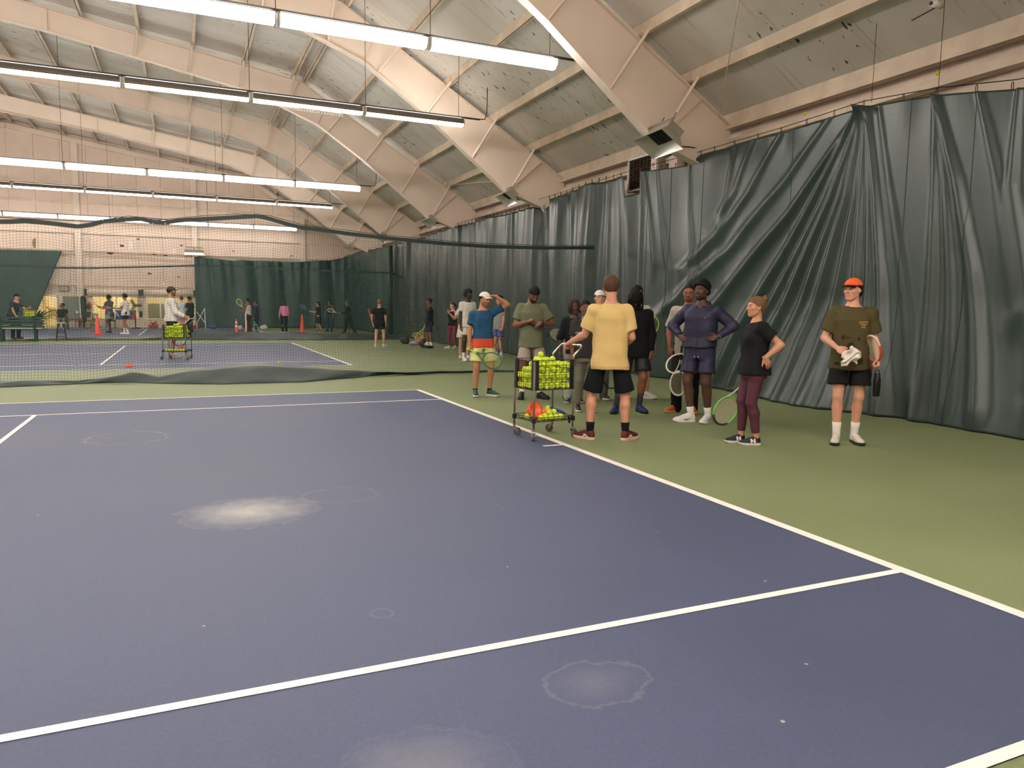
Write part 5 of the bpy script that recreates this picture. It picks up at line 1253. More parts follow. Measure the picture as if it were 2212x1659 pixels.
wt = p10['hand'][0]; MB().tube([tuple(wt[0] - wt[1] * .025 + .030 * (wt[2] * math.cos(a) + wt[3] * math.sin(a))) for a in [i * .524 for i in range(12)]], .009, 6, closed=True).build('smart_watch', mat('watch_band', rgb(96, 84, 84), .5), None, True); tag(bpy.data.objects['smart_watch'], 'grey watch on the wrist of the person in navy', 'watch')
# 11 woman in maroon leggings
p11 = person('person in a black t-shirt and maroon leggings, one hand on the hip', 1.95, -.62, 94, 1.60, fem=True, bulk=1.06, bust=1.15, belly=.10, skin=rgb(200, 144, 112), feet=((-.085, -.03, -4), (.09, .09, 6)), head=(2, -2, 0), chest=(0, .0), armL=((-.28, -.72, -.66), (-.12, .80, -.62)), armR=((.06, .02, -1), (.0, .10, -1)),
             handL=dict(dir=(.15, -.55, -.75), palm=(1, .1, 0), curl=.2, thumb=-.3, spread=.6), handR=dict(curl=.9), hair=('bun', rgb(112, 84, 60), dict(line=.008)), brow=rgb(120, 86, 62), top=dict(col=rgb(27, 27, 31), hem=.845, sleeve=.58, loose=.012), bottom=dict(kind='leggings', col=rgb(84, 42, 58), end=.86, waist=1.05), shoe=(rgb(40, 42, 58), rgb(226, 214, 208), rgb(22, 22, 28)))
racket('green and black racket held head-down by the person in maroon leggings', grip_of(p11, 1), world_dir(-.52, -.84, -.08), (-.35, -.9, .05), rgb(96, 176, 64), BLACK, throat=rgb(176, 178, 176), tip=rgb(24, 26, 24))
# 12 orange cap
def stain_paint(V, J):
    C = np.tile(np.array(rgb(84, 76, 48)), (len(V), 1)); fr = V[:, 1] > .02; zz = J['zz']
    for (cx, cz, rx, rz) in ((.02, 1.04, .038, .05), (.10, 1.14, .02, .03), (.06, 1.14, .03, .012), (-.06, 1.13, .014, .02), (.15, .86, .03, .02), (-.08, .90, .03, .05)):
        C[fr & (((V[:, 0] - cx) / rx) ** 2 + ((V[:, 2] - zz(cz)) / rz) ** 2 < 1)] = rgb(50, 45, 26)
    return C
p12 = person('person in an orange cap and olive t-shirt carrying a towel, racket and bottle', 3.02, -.93, 166, 1.82, bulk=.98, skin=SK_PINK, feet=((-.10, -.04, 12), (.095, .05, -14)), head=(-42, 0, 0), armR=((.34, .02, -1), (-.42, .82, -.40)), armL=((-.26, -.10, -1), (-.05, .55, -.82)),
              handR=dict(dir=(-.45, .8, -.3), palm=(-.75, -.2, -.5), curl=.7), handL=dict(dir=(.05, .5, -.8), palm=(.9, .0, -.1), curl=.95, thumb=.8), cap=(rgb(238, 106, 58), rgb(24, 24, 26), False, .034, .07), hair=('curly', rgb(38, 28, 26), dict(under=1, t=.016)), brow=rgb(90, 64, 52),
              top=dict(paint=stain_paint, col=BLACK, hem=.80, sleeve=.74, loose=.014), bottom=dict(kind='shorts', col=rgb(28, 28, 31), len=.72, loose=.035), shoe=(rgb(222, 216, 204), rgb(60, 56, 54), rgb(74, 52, 62)), sock=(WHITE, .15))
my = mat('print_yellow', rgb(236, 180, 40), .7)
cloth_print(p12, text_mesh('UNITY', .034), -.095, p12['zz'](1.300), my, 'lettering'); cloth_print(p12, text_mesh('POWER', .017), -.095, p12['zz'](1.275), mat('print_white', rgb(228, 224, 220), .7), 'lettering')
lg = MB()
for s in (-1, 1): lg.tube([(s * .020, .010, 0), (s * .011, .004, 0), (s * .011, -.004, 0), (s * .020, -.010, 0)], .0028, 4)
lg.tube([(-.013, 0, 0), (.013, 0, 0)], .0028, 4); me = bpy.data.meshes.new('emblem'); me.from_pydata(lg.v, [], lg.f); cloth_print(p12, me, -.095, p12['zz'](1.25), my, 'emblem')
hw = p12['hand'][0][0]
d12 = world_dir(-.24, .78, -.58); hd12 = grip_of(p12, 0)
racket('orange and white racket carried head-up under the arm of the person in the orange cap', hd12 + np.array([0, 0, .19]) + world_dir(-1, 0, .3) * .03 - d12 * .425, d12, world_dir(-1, -.1, -.35), rgb(206, 84, 58), BLACK, tip=rgb(232, 196, 176), strings=M_STR)

rh = p12['hand'][1]; tc_ = rh[0] + rh[1] * .12 + np.array([0, 0, -.015])
nt_ = 17; V = []; rt = world_dir(1, 0, 0); bk_ = world_dir(0, 0, -1); cen = tc_ + world_dir(.75, -.12, -.35) * .075
for i in range(nt_):
    for j in range(nt_):
        u, v = 2 * i / (nt_ - 1) - 1, 2 * j / (nt_ - 1) - 1
        xx_ = .098 * u * (1 - .18 * v * v) + .020 * math.sin(3 * v + 1); zq = .088 * v * (1 - .22 * u * u) - .035 * u * u + .035 * u + .012 * math.sin(5 * u)
        yy_ = .022 * math.sin(4.2 * u + 2.3 * v) + .016 * math.sin(7 * v - 3 * u) - .05 * (u * u + v * v) * .5 + .020 * abs(math.sin(2.6 * u - 1.4 * v))
        V.append(cen + rt * xx_ + np.array([0, 0, zq]) + bk_ * yy_)
o = mesh_obj('hand_towel', V, grid_faces(nt_, nt_), mat('towel_white', rgb(232, 222, 214), .9, bump=.4, bscale=120), None, True); sol = o.modifiers.new('thick', 'SOLIDIFY'); sol.thickness = .028; sol.offset = -1
tag(o, 'crumpled white towel in the hand of the person in the orange cap', 'towel')
lh = p12['hand'][0]; bt = lh[0] + lh[1] * .10; bx, by, bz = bt[0], bt[1], bt[2] - .055
wb_ = empty('water_bottle', (bx, by, bz - .255)); tag(wb_, 'black steel water bottle dangling from the hand of the person in the orange cap', 'bottle')
MB().lathe([(.03, 0), (.0375, .006), (.0375, .185), (.034, .200), (.026, .212), (.0, .212)], 20).build('flask', mat('bottle_black', rgb(20, 20, 22), .35, .2), wb_, True); MB().lathe([(.029, .205), (.030, .208), (.030, .245), (.0, .247)], 20).build('lid', M_BLACK, wb_, True)
MB().tube([(-.022, 0, .245), (-.026, 0, .275), (0, 0, .292), (.026, 0, .275), (.022, 0, .245)], .006, 6).build('carry_loop', M_BLACK, wb_, True)
_r = p12['head']
def shoe_mark(P, side, poly, m, name, outer=1):
    # flat mark laid against the side of a shoe: poly in (forward, up) metres from the ankle
    i = 0 if side < 0 else 1; an = P['an'][i]; yw = math.radians(P['feet'][i][2]); M = Rz(yw); b = MB()
    b.prism(poly, 0, .004, lambda u, v, t: tuple(np.array([an[0], an[1], 0]) + M @ np.array([outer * side * (.0455 + t) * P['s'], u, v])))
    return b.build(name, m, P['root'])
mw = mat('mark_white', rgb(232, 226, 220), .6); mk = mat('mark_black', rgb(24, 24, 26), .6)
for sd in (-1,):
    N = [(-.015, .028), (.002, .028), (.022, .052), (.026, .028), (.040, .028), (.048, .075), (.032, .075), (.014, .050), (.008, .075), (-.006, .075)]
    shoe_mark(p11, sd, [(u + .03, v) for u, v in N], mw, 'letter_mark'); 
shoe_mark(p11, 1, [(u + .03, v) for u, v in N], mw, 'letter_mark', -1)
SW = [(.09, .034), (.045, .030), (.0, .055), (.04, .040), (.085, .040)]
shoe_mark(p10, 1, [(u + .02, v) for u, v in SW], mk, 'swoosh_mark', -1); shoe_mark(p10, -1, [(u + .02, v) for u, v in SW], mk, 'swoosh_mark')
for sd in (-1, 1):
    for (a, c) in (((-.01, .036), (.055, .062)), ((.015, .062), (.05, .036)), ((.03, .066), (.068, .036))):
        d_ = unit((c[0] - a[0], c[1] - a[1], 0)); n_ = np.array([-d_[1], d_[0]]) * .0035
        shoe_mark(pc, sd, [(a[0] + n_[0], a[1] + n_[1]), (c[0] + n_[0], c[1] + n_[1]), (c[0] - n_[0], c[1] - n_[1]), (a[0] - n_[0], a[1] - n_[1])], mw, 'stripe_mark')

# ---------------------------------------------------------------- people on the farther courts
def jeans(c): return dict(kind='pants', col=c, loose=.01)
person('person in a white t-shirt and white shorts just behind the near net', 3.27, 11.86, 214, 1.90, skin=SK_DEEP, far=1, feet=((-.12, 0, 35), (.14, .05, -10)), head=(28, 0, 0), hair=('afro', HB, dict(t=.03)), top=dict(col=rgb(226, 218, 206)), bottom=dict(kind='shorts', col=rgb(228, 220, 204), len=.72), shoe=W_SHOE, sock=(WHITE, .13))
person('person in a pale skirt with a raised hand behind the white t-shirt', 3.50, 12.75, 196, 1.66, fem=True, skin=SK_LIGHT, far=1, armR=((.55, .3, -.75), (.5, .3, .45)), hair=('pony', rgb(96, 66, 44)), top=dict(col=rgb(216, 208, 196)), bottom=dict(kind='skirt', col=rgb(226, 218, 204)), shoe=W_SHOE)
p = person('person in a heather grey t-shirt and blue shorts behind the near net', 4.55, 12.66, 128, 1.76, skin=SK_PINK, far=1, feet=((-.1, 0, 10), (.1, .03, 0)), armL=((-.1, .06, -1), (-.02, .2, -1)), handL=dict(curl=.9), hair=('short', HB), top=dict(col=rgb(150, 148, 148), hem=.80), bottom=dict(kind='shorts', col=rgb(84, 98, 150), len=.78), shoe=W_SHOE, sock=(WHITE, .09))
racket('racket held low by the person in blue shorts behind the net', grip_of(p, 0), world_dir(-.15, -1, .1), (-.9, -.4, 0), rgb(40, 40, 44), BLACK, coarse=True)
person('person in dark clothes behind the net next to the person in the durag', 4.15, 9.75, 150, 1.62, skin=rgb(120, 78, 56), far=1, hair=('short', HB), top=dict(col=rgb(34, 36, 40)), bottom=dict(kind='shorts', col=rgb(28, 28, 32), len=.6), shoe=(BLACK, BLACK), drop=.18, feet=((-.12, .1, 5), (.12, -.1, -5)))
person('person in a black tank top and raspberry leggings by the side curtain', 4.76, 17.3, 142, 1.57, fem=True, skin=SK_PINK, far=1, feet=((-.14, 0, 10), (.16, .04, -22)), head=(-28, -4, 0), armL=((-.35, -.4, -.9), (.5, -.5, -.7)), armR=((.35, -.4, -.9), (-.5, -.5, -.7)), hair=('pony', rgb(70, 48, 38)), bulk=1.03, bust=.9, top=dict(kind='tank', col=BLACK, name='tank_top', neck=1.35, hem=.88), bottom=dict(kind='leggings', col=rgb(134, 42, 66)), shoe=W_SHOE)
racket('racket with a green edge behind the person in raspberry leggings', np.array([5.0, 17.2, .62]), world_dir(.1, -1, 0), (-.9, -.3, 0), rgb(80, 120, 60), BLACK, coarse=True)
p = person('person in a black long-sleeved top and navy shorts holding one ear', 4.05, 17.7, 108, 1.70, skin=SK_BROWN, far=1, feet=((-.14, -.05, 10), (.12, .05, -5)), armL=((-.4, .3, -.9), (-.1, .1, 1)), armR=((.2, .1, -1), (.1, .3, -1)), handR=dict(curl=.9), hair=('short', HB), top=dict(col=rgb(26, 28, 30), sleeve=1.9, name='long_sleeve_top'), bottom=dict(kind='shorts', col=rgb(40, 46, 70), len=.82), shoe=(BLACK, BLACK), sock=(WHITE, .13))
racket('yellow racket held head-down by the person holding one ear', grip_of(p, 1), world_dir(-.45, -.9, 0), CAMN, rgb(206, 196, 60), rgb(206, 196, 60), coarse=True)
p = person('person in a black t-shirt and shorts seen from behind on the second court', 2.57, 18.82, 4, 1.63, bulk=1.08, skin=SK_PINK, far=1, feet=((-.15, 0, 5), (.15, .0, -30)), armL=((-.4, .05, -.9), (.05, .4, -.9)), handL=dict(curl=.9), hair=('short', rgb(132, 94, 62)), top=dict(col=BLACK), bottom=dict(kind='shorts', col=BLACK, len=.6), shoe=W_SHOE)
racket('red and white racket held upright by the person seen from behind', grip_of(p, 0) + world_dir(0, -1, 0) * .02, world_dir(-.25, .95, -.2), (-.9, .3, 0), rgb(200, 60, 50), WHITE, coarse=True)
p = person('person in a dark hooded jacket walking left along the far curtain', 3.91, 30.5, 92, 1.70, skin=SK_BROWN, far=2, feet=((-.1, -.34, 0, .03), (.1, .28, 0)), chest=(0, .08), armL=((-.2, .3, -.9), (0, .9, -.1)), armR=((.2, .3, -.9), (0, .9, -.1)), hair=('short', rgb(70, 70, 66), dict(t=.02, line=.0)), top=dict(col=rgb(30, 34, 36), sleeve=1.9, hood=True, name='hoodie'), bottom=jeans(rgb(26, 28, 30)), shoe=(rgb(60, 60, 60), WHITE))
racket('white racket carried by the person in the dark hooded jacket', grip_of(p, 0), world_dir(-1, .35, 0), (-.2, -.6, .7), rgb(216, 208, 198), BLACK, coarse=True)
p = person('person in a dark green vest and jeans by the far curtain', 3.5, 33.75, 176, 1.68, skin=SK_BROWN, far=2, hair=('bun', HB), top=dict(kind='tank', col=rgb(30, 44, 42), name='vest', neck=1.2, hem=.92), bottom=jeans(rgb(44, 66, 84)), shoe=(BLACK, BLACK))
p = person('person in a black top and skirt pointing a blue racket to the left', 2.69, 32.4, 84, 1.58, fem=True, skin=SK_TAN, far=2, feet=((-.08, -.2, 0, .02), (.08, .1, 0)), armL=((-.1, .5, -.85), (0, .95, .15)), armR=((.1, .5, -.85), (0, .95, .15)), handL=dict(curl=.9), hair=('long', HB), top=dict(col=rgb(26, 34, 34)), bottom=dict(kind='skirt', col=rgb(24, 32, 32), len=.52), shoe=(BLACK, WHITE))
racket('blue racket pointed left by the person in the black skirt', grip_of(p, 0), world_dir(-.8, .55, 0), (-.3, -.6, .6), rgb(70, 90, 130), BLACK, coarse=True)
person('person in a pink long-sleeved top walking away beside the traffic cone', .85, 31.2, 22, 1.62, fem=True, skin=SK_TAN, far=2, feet=((-.12, -.3, 40, .04), (.1, .14, 10)), hair=('long', HB), armL=((-.3, .1, -1), (-.1, .25, -1)), top=dict(col=rgb(216, 124, 158), sleeve=1.9, name='pink_top', hem=.93), bottom=jeans(rgb(26, 28, 30)), shoe=W_SHOE)
def stripe(V, J):
    C = np.tile(np.array(rgb(88, 44, 46)), (len(V), 1)); C[(V[:, 0] < -.07) & (np.abs(V[:, 1] - .01) < .035)] = WHITE; return C
p = person('person in a white vest and maroon side-striped trousers on the far court', -.84, 31.3, 74, 1.68, skin=SK_BROWN, far=2, armL=((-.2, .2, -.95), (.1, 1, .1)), armR=((.2, .2, -.95), (-.1, 1, .2)), handR=dict(curl=.9), hair=('short', HB), top=dict(kind='tank', col=rgb(216, 206, 190), name='vest', neck=1.2, hem=.93), bottom=dict(kind='pants', col=BLACK, paint=stripe, loose=.02, name='track_trousers'), shoe=(BLACK, BLACK))
racket('neon yellow racket held up by the person in maroon trousers', grip_of(p, 1), world_dir(-.5, .85, 0), CAMN, rgb(206, 222, 80), BLACK, coarse=True, strings=mat('string_neon', rgb(160, 176, 70), .5))
p = person('person in a navy hooded top beside the person in maroon trousers', -.5, 30.75, 96, 1.55, skin=SK_BROWN, far=2, head=(0, 14, 0), hair=('short', rgb(60, 50, 50)), armL=((-.2, .1, -1), (0, .3, -1)), handL=dict(curl=.9), top=dict(col=rgb(34, 44, 66), sleeve=1.9, name='hooded_top', hood=True), bottom=jeans(rgb(36, 44, 56)), shoe=W_SHOE)
racket('teal racket held low by the person in the navy hooded top', grip_of(p, 0), world_dir(.25, -.95, 0), CAMN, rgb(120, 190, 190), BLACK, coarse=True)
person('person in a black t-shirt and trousers beside the end curtain', -3.43, 31.4, 70, 1.72, skin=SK_MED, far=2, hair=('short', HB), armL=((-.1, .1, -1), (0, .5, -.9)), top=dict(col=rgb(22, 30, 30), hem=.80), bottom=jeans(rgb(24, 30, 32)), shoe=W_SHOE)
person('person in a pale blue t-shirt and tan shorts by the shop window', -3.78, 32.6, 66, 1.72, skin=SK_PINK, far=2, hair=('short', rgb(90, 50, 36)), top=dict(col=rgb(196, 214, 220)), bottom=dict(kind='shorts', col=rgb(196, 160, 146), len=.6), shoe=W_SHOE)
p = person('person in a white jacket and dark camouflage cap at the second ball cart', -4.02, 14.62, -62, 1.86, bulk=1.05, skin=SK_TAN, far=1, feet=((-.13, 0, 10), (.13, -.02, -10)), cap=(rgb(76, 68, 54), rgb(66, 60, 48)), hair=('short', rgb(44, 32, 28), dict(under=1)), beard=(rgb(50, 36, 30), .7, 'full'), armR=((.20, .32, -.92), (.12, .86, -.45)), armL=((-.1, .3, -1), (0, .8, -.5)),
           handR=dict(curl=.9), top=dict(col=rgb(222, 214, 208), sleeve=1.88, name='jacket', hem=.90, loose=.02), bottom=dict(kind='shorts', col=rgb(34, 38, 56), len=.62), shoe=(rgb(196, 180, 160), rgb(216, 204, 186)))
p = person('person in a white t-shirt and black shorts facing left on the far court', -6.08, 30.4, 82, 1.80, skin=SK_MED, far=2, feet=((-.1, -.16, 0), (.1, .14, 0)), armL=((-.15, .25, -.95), (-.05, 1, .05)), armR=((.15, .25, -.95), (0, 1, 0)), handL=dict(curl=.9), hair=('short', HB, dict(t=.022)), top=dict(col=rgb(226, 214, 208)), bottom=dict(kind='shorts', col=rgb(28, 28, 30), len=.62), shoe=W_SHOE, sock=(WHITE, .2))
racket('red racket held out level by the person in the white t-shirt', grip_of(p, 0), world_dir(-1, .05, 0), (-.1, -.5, .85), rgb(216, 72, 84), BLACK, coarse=True)
p = person('person in a grey t-shirt and grey shorts facing left on the far court', -6.85, 32.1, 80, 1.75, skin=SK_DARK, far=2, feet=((-.1, -.1, 0), (.1, .1, 0)), armL=((-.1, .3, -.95), (-.05, 1, .25)), armR=((.1, .3, -.95), (0, 1, .25)), handL=dict(curl=.9), hair=('braids', HB, dict(len=.06, n=14, open=80)), top=dict(col=rgb(78, 88, 94)), bottom=dict(kind='shorts', col=rgb(140, 138, 134), len=.7), shoe=(rgb(40, 40, 42), rgb(50, 50, 52)))
racket('orange racket held up by the person in the grey t-shirt on the far court', grip_of(p, 0), world_dir(-.75, .55, 0), CAMN, rgb(222, 120, 90), BLACK, coarse=True)
person('person in a black t-shirt seated on a chair beside the doorway', -9.35, 37.0, 200, 1.76, skin=SK_BROWN, far=2, seat=.44, feet=((-.12, .42, 0), (.12, .42, 0)), head=(-60, -12, 0), hair=('crop', HB), armL=((-.15, .35, -.9), (.1, .9, -.3)), armR=((.15, .35, -.9), (-.1, .9, -.3)), top=dict(col=rgb(44, 46, 48)), bottom=jeans(rgb(120, 130, 120)), shoe=W_SHOE)
person('person in a dark t-shirt leaning over behind the green bench', -9.55, 26.3, 250, 1.72, skin=SK_PINK, far=2, chest=(0, .20), hip=(0, -.12), drop=.03, head=(10, 10, 0), cap=(rgb(26, 28, 30), rgb(26, 28, 30), True), hair=('crop', HB, dict(under=1)), armL=((-.2, .5, -.8), (0, .8, .2)), armR=((.1, .3, -.95), (0, .6, -.8)), top=dict(col=rgb(60, 72, 76)), bottom=jeans(rgb(26, 40, 40)), shoe=(BLACK, BLACK))

# ================================================================== BALL CARTS
M_BALL = mat('tennis_ball_felt', rgb(212, 232, 40), 0.85, var=0.12, vscale=60, bump=0.3, bscale=300)
M_BSEAM = mat('ball_seam', rgb(236, 240, 200), .7)
ORANGE = mat('orange_plastic', rgb(244, 96, 50), .45); REDOR = mat('red_orange_cone', rgb(240, 74, 44), .5)
M_RUB = mat('caster_rubber', rgb(84, 78, 74), .6); M_CHROME = mat('chrome_tube', rgb(190, 186, 180), .22, .9); M_LEG = mat('grey_tube', rgb(140, 132, 124), .4, .6)
bm = bmesh.new(); bmesh.ops.create_icosphere(bm, subdivisions=2, radius=.0335); BALL_ME = bpy.data.meshes.new('tennis_ball'); bm.to_mesh(BALL_ME); bm.free()
BALL_ME.materials.append(M_BALL); BALL_ME.polygons.foreach_set('use_smooth', [True] * len(BALL_ME.polygons))
def seam_pts():
    r = .0336; P = []
    for i in range(20):
        t = 2 * math.pi * i / 20; a, b_ = .44, .56; v = unit((a * math.sin(t) + (1 - a) * math.sin(3 * t) * .0 + .75 * math.sin(t), .75 * math.cos(t), .62 * math.cos(2 * t))); P.append(tuple(v * r))
    return P
_sb = MB().tube(seam_pts(), .0012, 3, closed=True); SEAM_ME = bpy.data.meshes.new('ball_seam'); SEAM_ME.from_pydata(_sb.v, [], _sb.f); SEAM_ME.materials.append(M_BSEAM)
rb = random.Random(5)
def ball(p, label, group, seam=True):
    o = bpy.data.objects.new('tennis_ball', BALL_ME); COL.objects.link(o); o.location = p; o.rotation_euler = (rb.random() * 6, rb.random() * 6, rb.random() * 6); tag(o, label, 'tennis ball', group)
    if seam:
        q = bpy.data.objects.new('ball_seam', SEAM_ME); COL.objects.link(q); q.parent = o
    return o
def cart(label, cx, cy, ang, L=.52, Wd=.42, hx=1, zb=.555, zt_=.885, ztray=.20):
    """handle at the +x short side; x along the long side"""
    root = empty('ball_cart', (cx, cy, 0), ang); tag(root, label, 'ball cart', 'ball carts')
    hx_, hy = L / 2, Wd / 2
    for sx in (-1, 1):
        for sy in (-1, 1):
            MB().tube([(sx * hx_, sy * hy, .115), (sx * hx_, sy * hy, zt_ - .01)], .0125, 8).build('post', M_LEG, root, True)
            b = MB(); b.box((sx * (hx_ + .004), sy * (hy - .022), (zb + zt_) / 2), (.014, .058, zt_ - zb)); b.box((sx * (hx_ - .022), sy * (hy + .004), (zb + zt_) / 2), (.058, .014, zt_ - zb)); b.build('corner_guard', M_BLACK, root)
            MB().box((sx * hx_, sy * hy, ztray + .02), (.036, .036, .05)).build('tray_clamp', M_BLACK, root)
            a = (sx * 1.3 + sy * .9); dx, dy = .035 * math.cos(a), .035 * math.sin(a)
            fk = MB(); fk.tube([(sx * hx_, sy * hy, .13), (sx * hx_, sy * hy, .10)], .016, 8)
            for q in (-1, 1): fk.bar((sx * hx_ + q * .022 * math.sin(a) * -1, sy * hy + q * .022 * math.cos(a), .105), (sx * hx_ + dx - q * .022 * math.sin(a), sy * hy + dy + q * .022 * math.cos(a), .045), .006, .03, up=(math.cos(a), math.sin(a), .2))
            cs = fk.build('caster_fork', M_LEG, root)
            R = Matrix.Rotation(a, 3, 'Z'); wv = MB().lathe([(.018, -.016), (.040, -.016), (.046, -.010), (.046, .010), (.040, .016), (.018, .016)], 16, axis='y')
            wv.v = [tuple(R @ Vector(v) + Vector((sx * hx_ + dx, sy * hy + dy, .0462))) for v in wv.v]; wv.build('wheel', M_RUB, cs)
    def wires(z0, z1, nz, name, inset=0.0, slope=0.0):
        b = MB(); n1 = 11; n2 = 9; x0, y0 = hx_ - .004, hy - .004
        for k in range(nz + 1):
            z = z0 + (z1 - z0) * k / nz; i = inset * (1 - k / nz); b.tube([(-x0 + i, -y0 + i, z), (x0 - i, -y0 + i, z), (x0 - i, y0 - i, z), (-x0 + i, y0 - i, z)], .0024 if k < nz else .0034, 4, closed=True)
        for k in range(n1 + 1):
            x = -x0 + 2 * x0 * k / n1
            for s in (-1, 1): b.tube([(x * (1 - inset / x0), s * (y0 - inset), z0), (x, s * y0, z1)], .0022, 4)
            b.tube([(x * (1 - inset / x0), -(y0 - inset), z0), (x * (1 - inset / x0), y0 - inset, z0)], .0022, 4)
        for k in range(n2 + 1):
            y = -y0 + 2 * y0 * k / n2
            for s in (-1, 1): b.tube([(s * (x0 - inset), y * (1 - inset / y0), z0), (s * x0, y, z1)], .0022, 4)
            b.tube([(-(x0 - inset), y * (1 - inset / y0), z0), (x0 - inset, y * (1 - inset / y0), z0)], .0022, 4)
        b.build(name, M_WIRE, root)
    wires(zb, zt_, 6, 'wire_basket'); wires(ztray, ztray + .05, 2, 'wire_tray', .012)
    b = MB(); X = hx * hx_; r_ = []
    path = [(X, -hy, zt_ - .02), (X, -hy, zt_ + .05), (X + hx * .10, -hy, zt_ + .14), (X + hx * .115, -hy + .02, zt_ + .158), (X + hx * .115, hy - .02, zt_ + .158), (X + hx * .10, hy, zt_ + .14), (X, hy, zt_ + .05), (X, hy, zt_ - .02)]
    b.tube(path, .0125, 8); b.build('handle', M_CHROME, root, True)
    return root
def fill(cx, cy, ang, L, Wd, zb, heights, label, group, rnd, seam, shell=True):
    """balls settled in a basket: hexagonal layers, only those that can be seen from outside or above"""
    c, s = math.cos(ang), math.sin(ang); r = .0335; n = 0
    nx = int((L - .012) / .0675); ny = int((Wd - .012) / .0675)
    for k in range(8):
        z = zb + .006 + r + k * .057; odd = k % 2
        for i in range(nx - odd):
            for j in range(ny - odd):
                x = -L / 2 + .006 + r + (i + .5 * odd) * (L - .012 - 2 * r) / (nx - 1); y = -Wd / 2 + .006 + r + (j + .5 * odd) * (Wd - .012 - 2 * r) / (ny - 1)
                if z + .02 > heights(x, y): continue
                edge = i == 0 or j == 0 or i == nx - odd - 1 or (j == ny - odd - 1 and z + .12 > heights(x, y)); topv = z + .10 > heights(x, y)
                if shell and not (edge or topv): continue
                x2 = x + rnd.uniform(-.006, .006); y2 = y + rnd.uniform(-.006, .006)
                ball((cx + x2 * c - y2 * s, cy + x2 * s + y2 * c, z + rnd.uniform(-.004, .008)), label, group, seam); n += 1
    return n
A1 = math.radians(6.5); CX, CY = -.02, .575
cart('near ball cart with a full wire basket of tennis balls beside the pale yellow t-shirt', CX, CY, A1)
fill(CX, CY, A1, .52, .42, .555, lambda x, y: .775 + .19 * math.exp(-((x + .05) ** 2 + (y + .02) ** 2) / .020) + (.075 if x > .08 else 0), 'tennis ball in the full basket of the near cart', 'tennis balls in the near basket', rb, True)
def cl(x, y, z): return (CX + x * math.cos(A1) - y * math.sin(A1), CY + x * math.sin(A1) + y * math.cos(A1), z)
for (x, y, z) in ((-.20, .02, .24), (-.07, -.15, .24), (0, -.15, .24), (.07, -.15, .24), (.14, -.14, .24), (-.03, -.08, .25), (.04, -.08, .25), (.10, -.07, .25), (-.05, -.01, .25), (.0, -.115, .295), (.07, -.11, .295), (.18, .13, .24), (.02, .05, .25), (-.14, -.16, .24), (.10, .14, .24), (-.02, .13, .24)):
    ball(cl(x, y, z), 'tennis ball lying in the lower tray of the near cart', 'tennis balls in the near tray')
ball(cl(.075, .02, .315), 'tennis ball resting on top of the pile in the near tray', 'tennis balls in the near tray')
# orange cone lying in the tray, mouth to the camera
def cone_mesh(h, r0, r1, wall=.006): return [(r0, 0), (r1, h), (r1 - wall, h), (r0 - wall, 0.004)]
b = MB(); n = 20
R = Matrix.Rotation(math.radians(200), 3, 'Z') @ Matrix.Rotation(math.radians(58), 3, 'X')
for (rr, z) in ((.030, 0), (.072, .14), (.094, .145), (.094, .150), (.070, .150), (.026, .01)):
    for j in range(n):
        a = 2 * math.pi * j / n; q = rr + (.010 if rr > .09 and j % 4 < 2 else 0); b.v.append((q * math.cos(a), q * math.sin(a), z))
for i in range(5):
    for j in range(n): b.f.append((i * n + j, i * n + (j + 1) % n, (i + 1) * n + (j + 1) % n, (i + 1) * n + j))
b.f.append(tuple(range(n))); b.f.append(tuple(5 * n + j for j in range(n)))
Rm = Matrix.Rotation(math.radians(18), 3, 'Z') @ Matrix.Rotation(math.radians(68), 3, 'X'); ct = Vector(cl(-.155, -.02, .31)) 
b.v = [tuple(Rm @ (Vector(v) - Vector((0, 0, .10))) + ct) for v in b.v]; o = b.build('marker_cone', ORANGE, None, True); tag(o, 'orange marker cone lying on its side in the lower tray of the near cart', 'cone')
f = Field((-.16, -.12, -.05), (.16, .12, .1), .008); f.ell((0, 0, 0), (.115, .062, .014), Ry(.34) @ Rx(.25), .0).ell((.07, .01, -.028), (.06, .055, .010), Ry(.42) @ Rx(.2), .01); f.wrinkle(.0015, 2); V, F = f.mesh()
o = np_mesh('blue_pouch', np.array([cl(*(v + (.145, -.08, .30))) for v in V]), F, mat('blue_fabric', rgb(38, 58, 140), .7)); tag(o, 'flat blue fabric pouch lying over balls in the near cart tray', 'pouch')
f = Field((-.12, -.1, -.05), (.12, .1, .08), .008); f.ell((0, 0, 0), (.08, .05, .02), Ry(-.3), .0).ell((.03, .02, .01), (.04, .05, .018), None, .01); f.wrinkle(.003, 2.4); V, F = f.mesh()
o = np_mesh('orange_flat_marker', np.array([cl(*(v + (.045, .03, .285))) for v in V]), F, ORANGE); tag(o, 'crumpled orange throw-down marker on the balls in the near tray', 'marker')
MB().tube([cl(.26, -.12, .235), cl(.27, -.13, .20), cl(.265, -.14, .165), cl(.275, -.13, .15)], [.008, .016, .014, .006], 6).build('black_strap', M_BLACK, None, True); tag(bpy.data.objects['black_strap'], 'short black strap hanging from the near cart tray', 'strap')
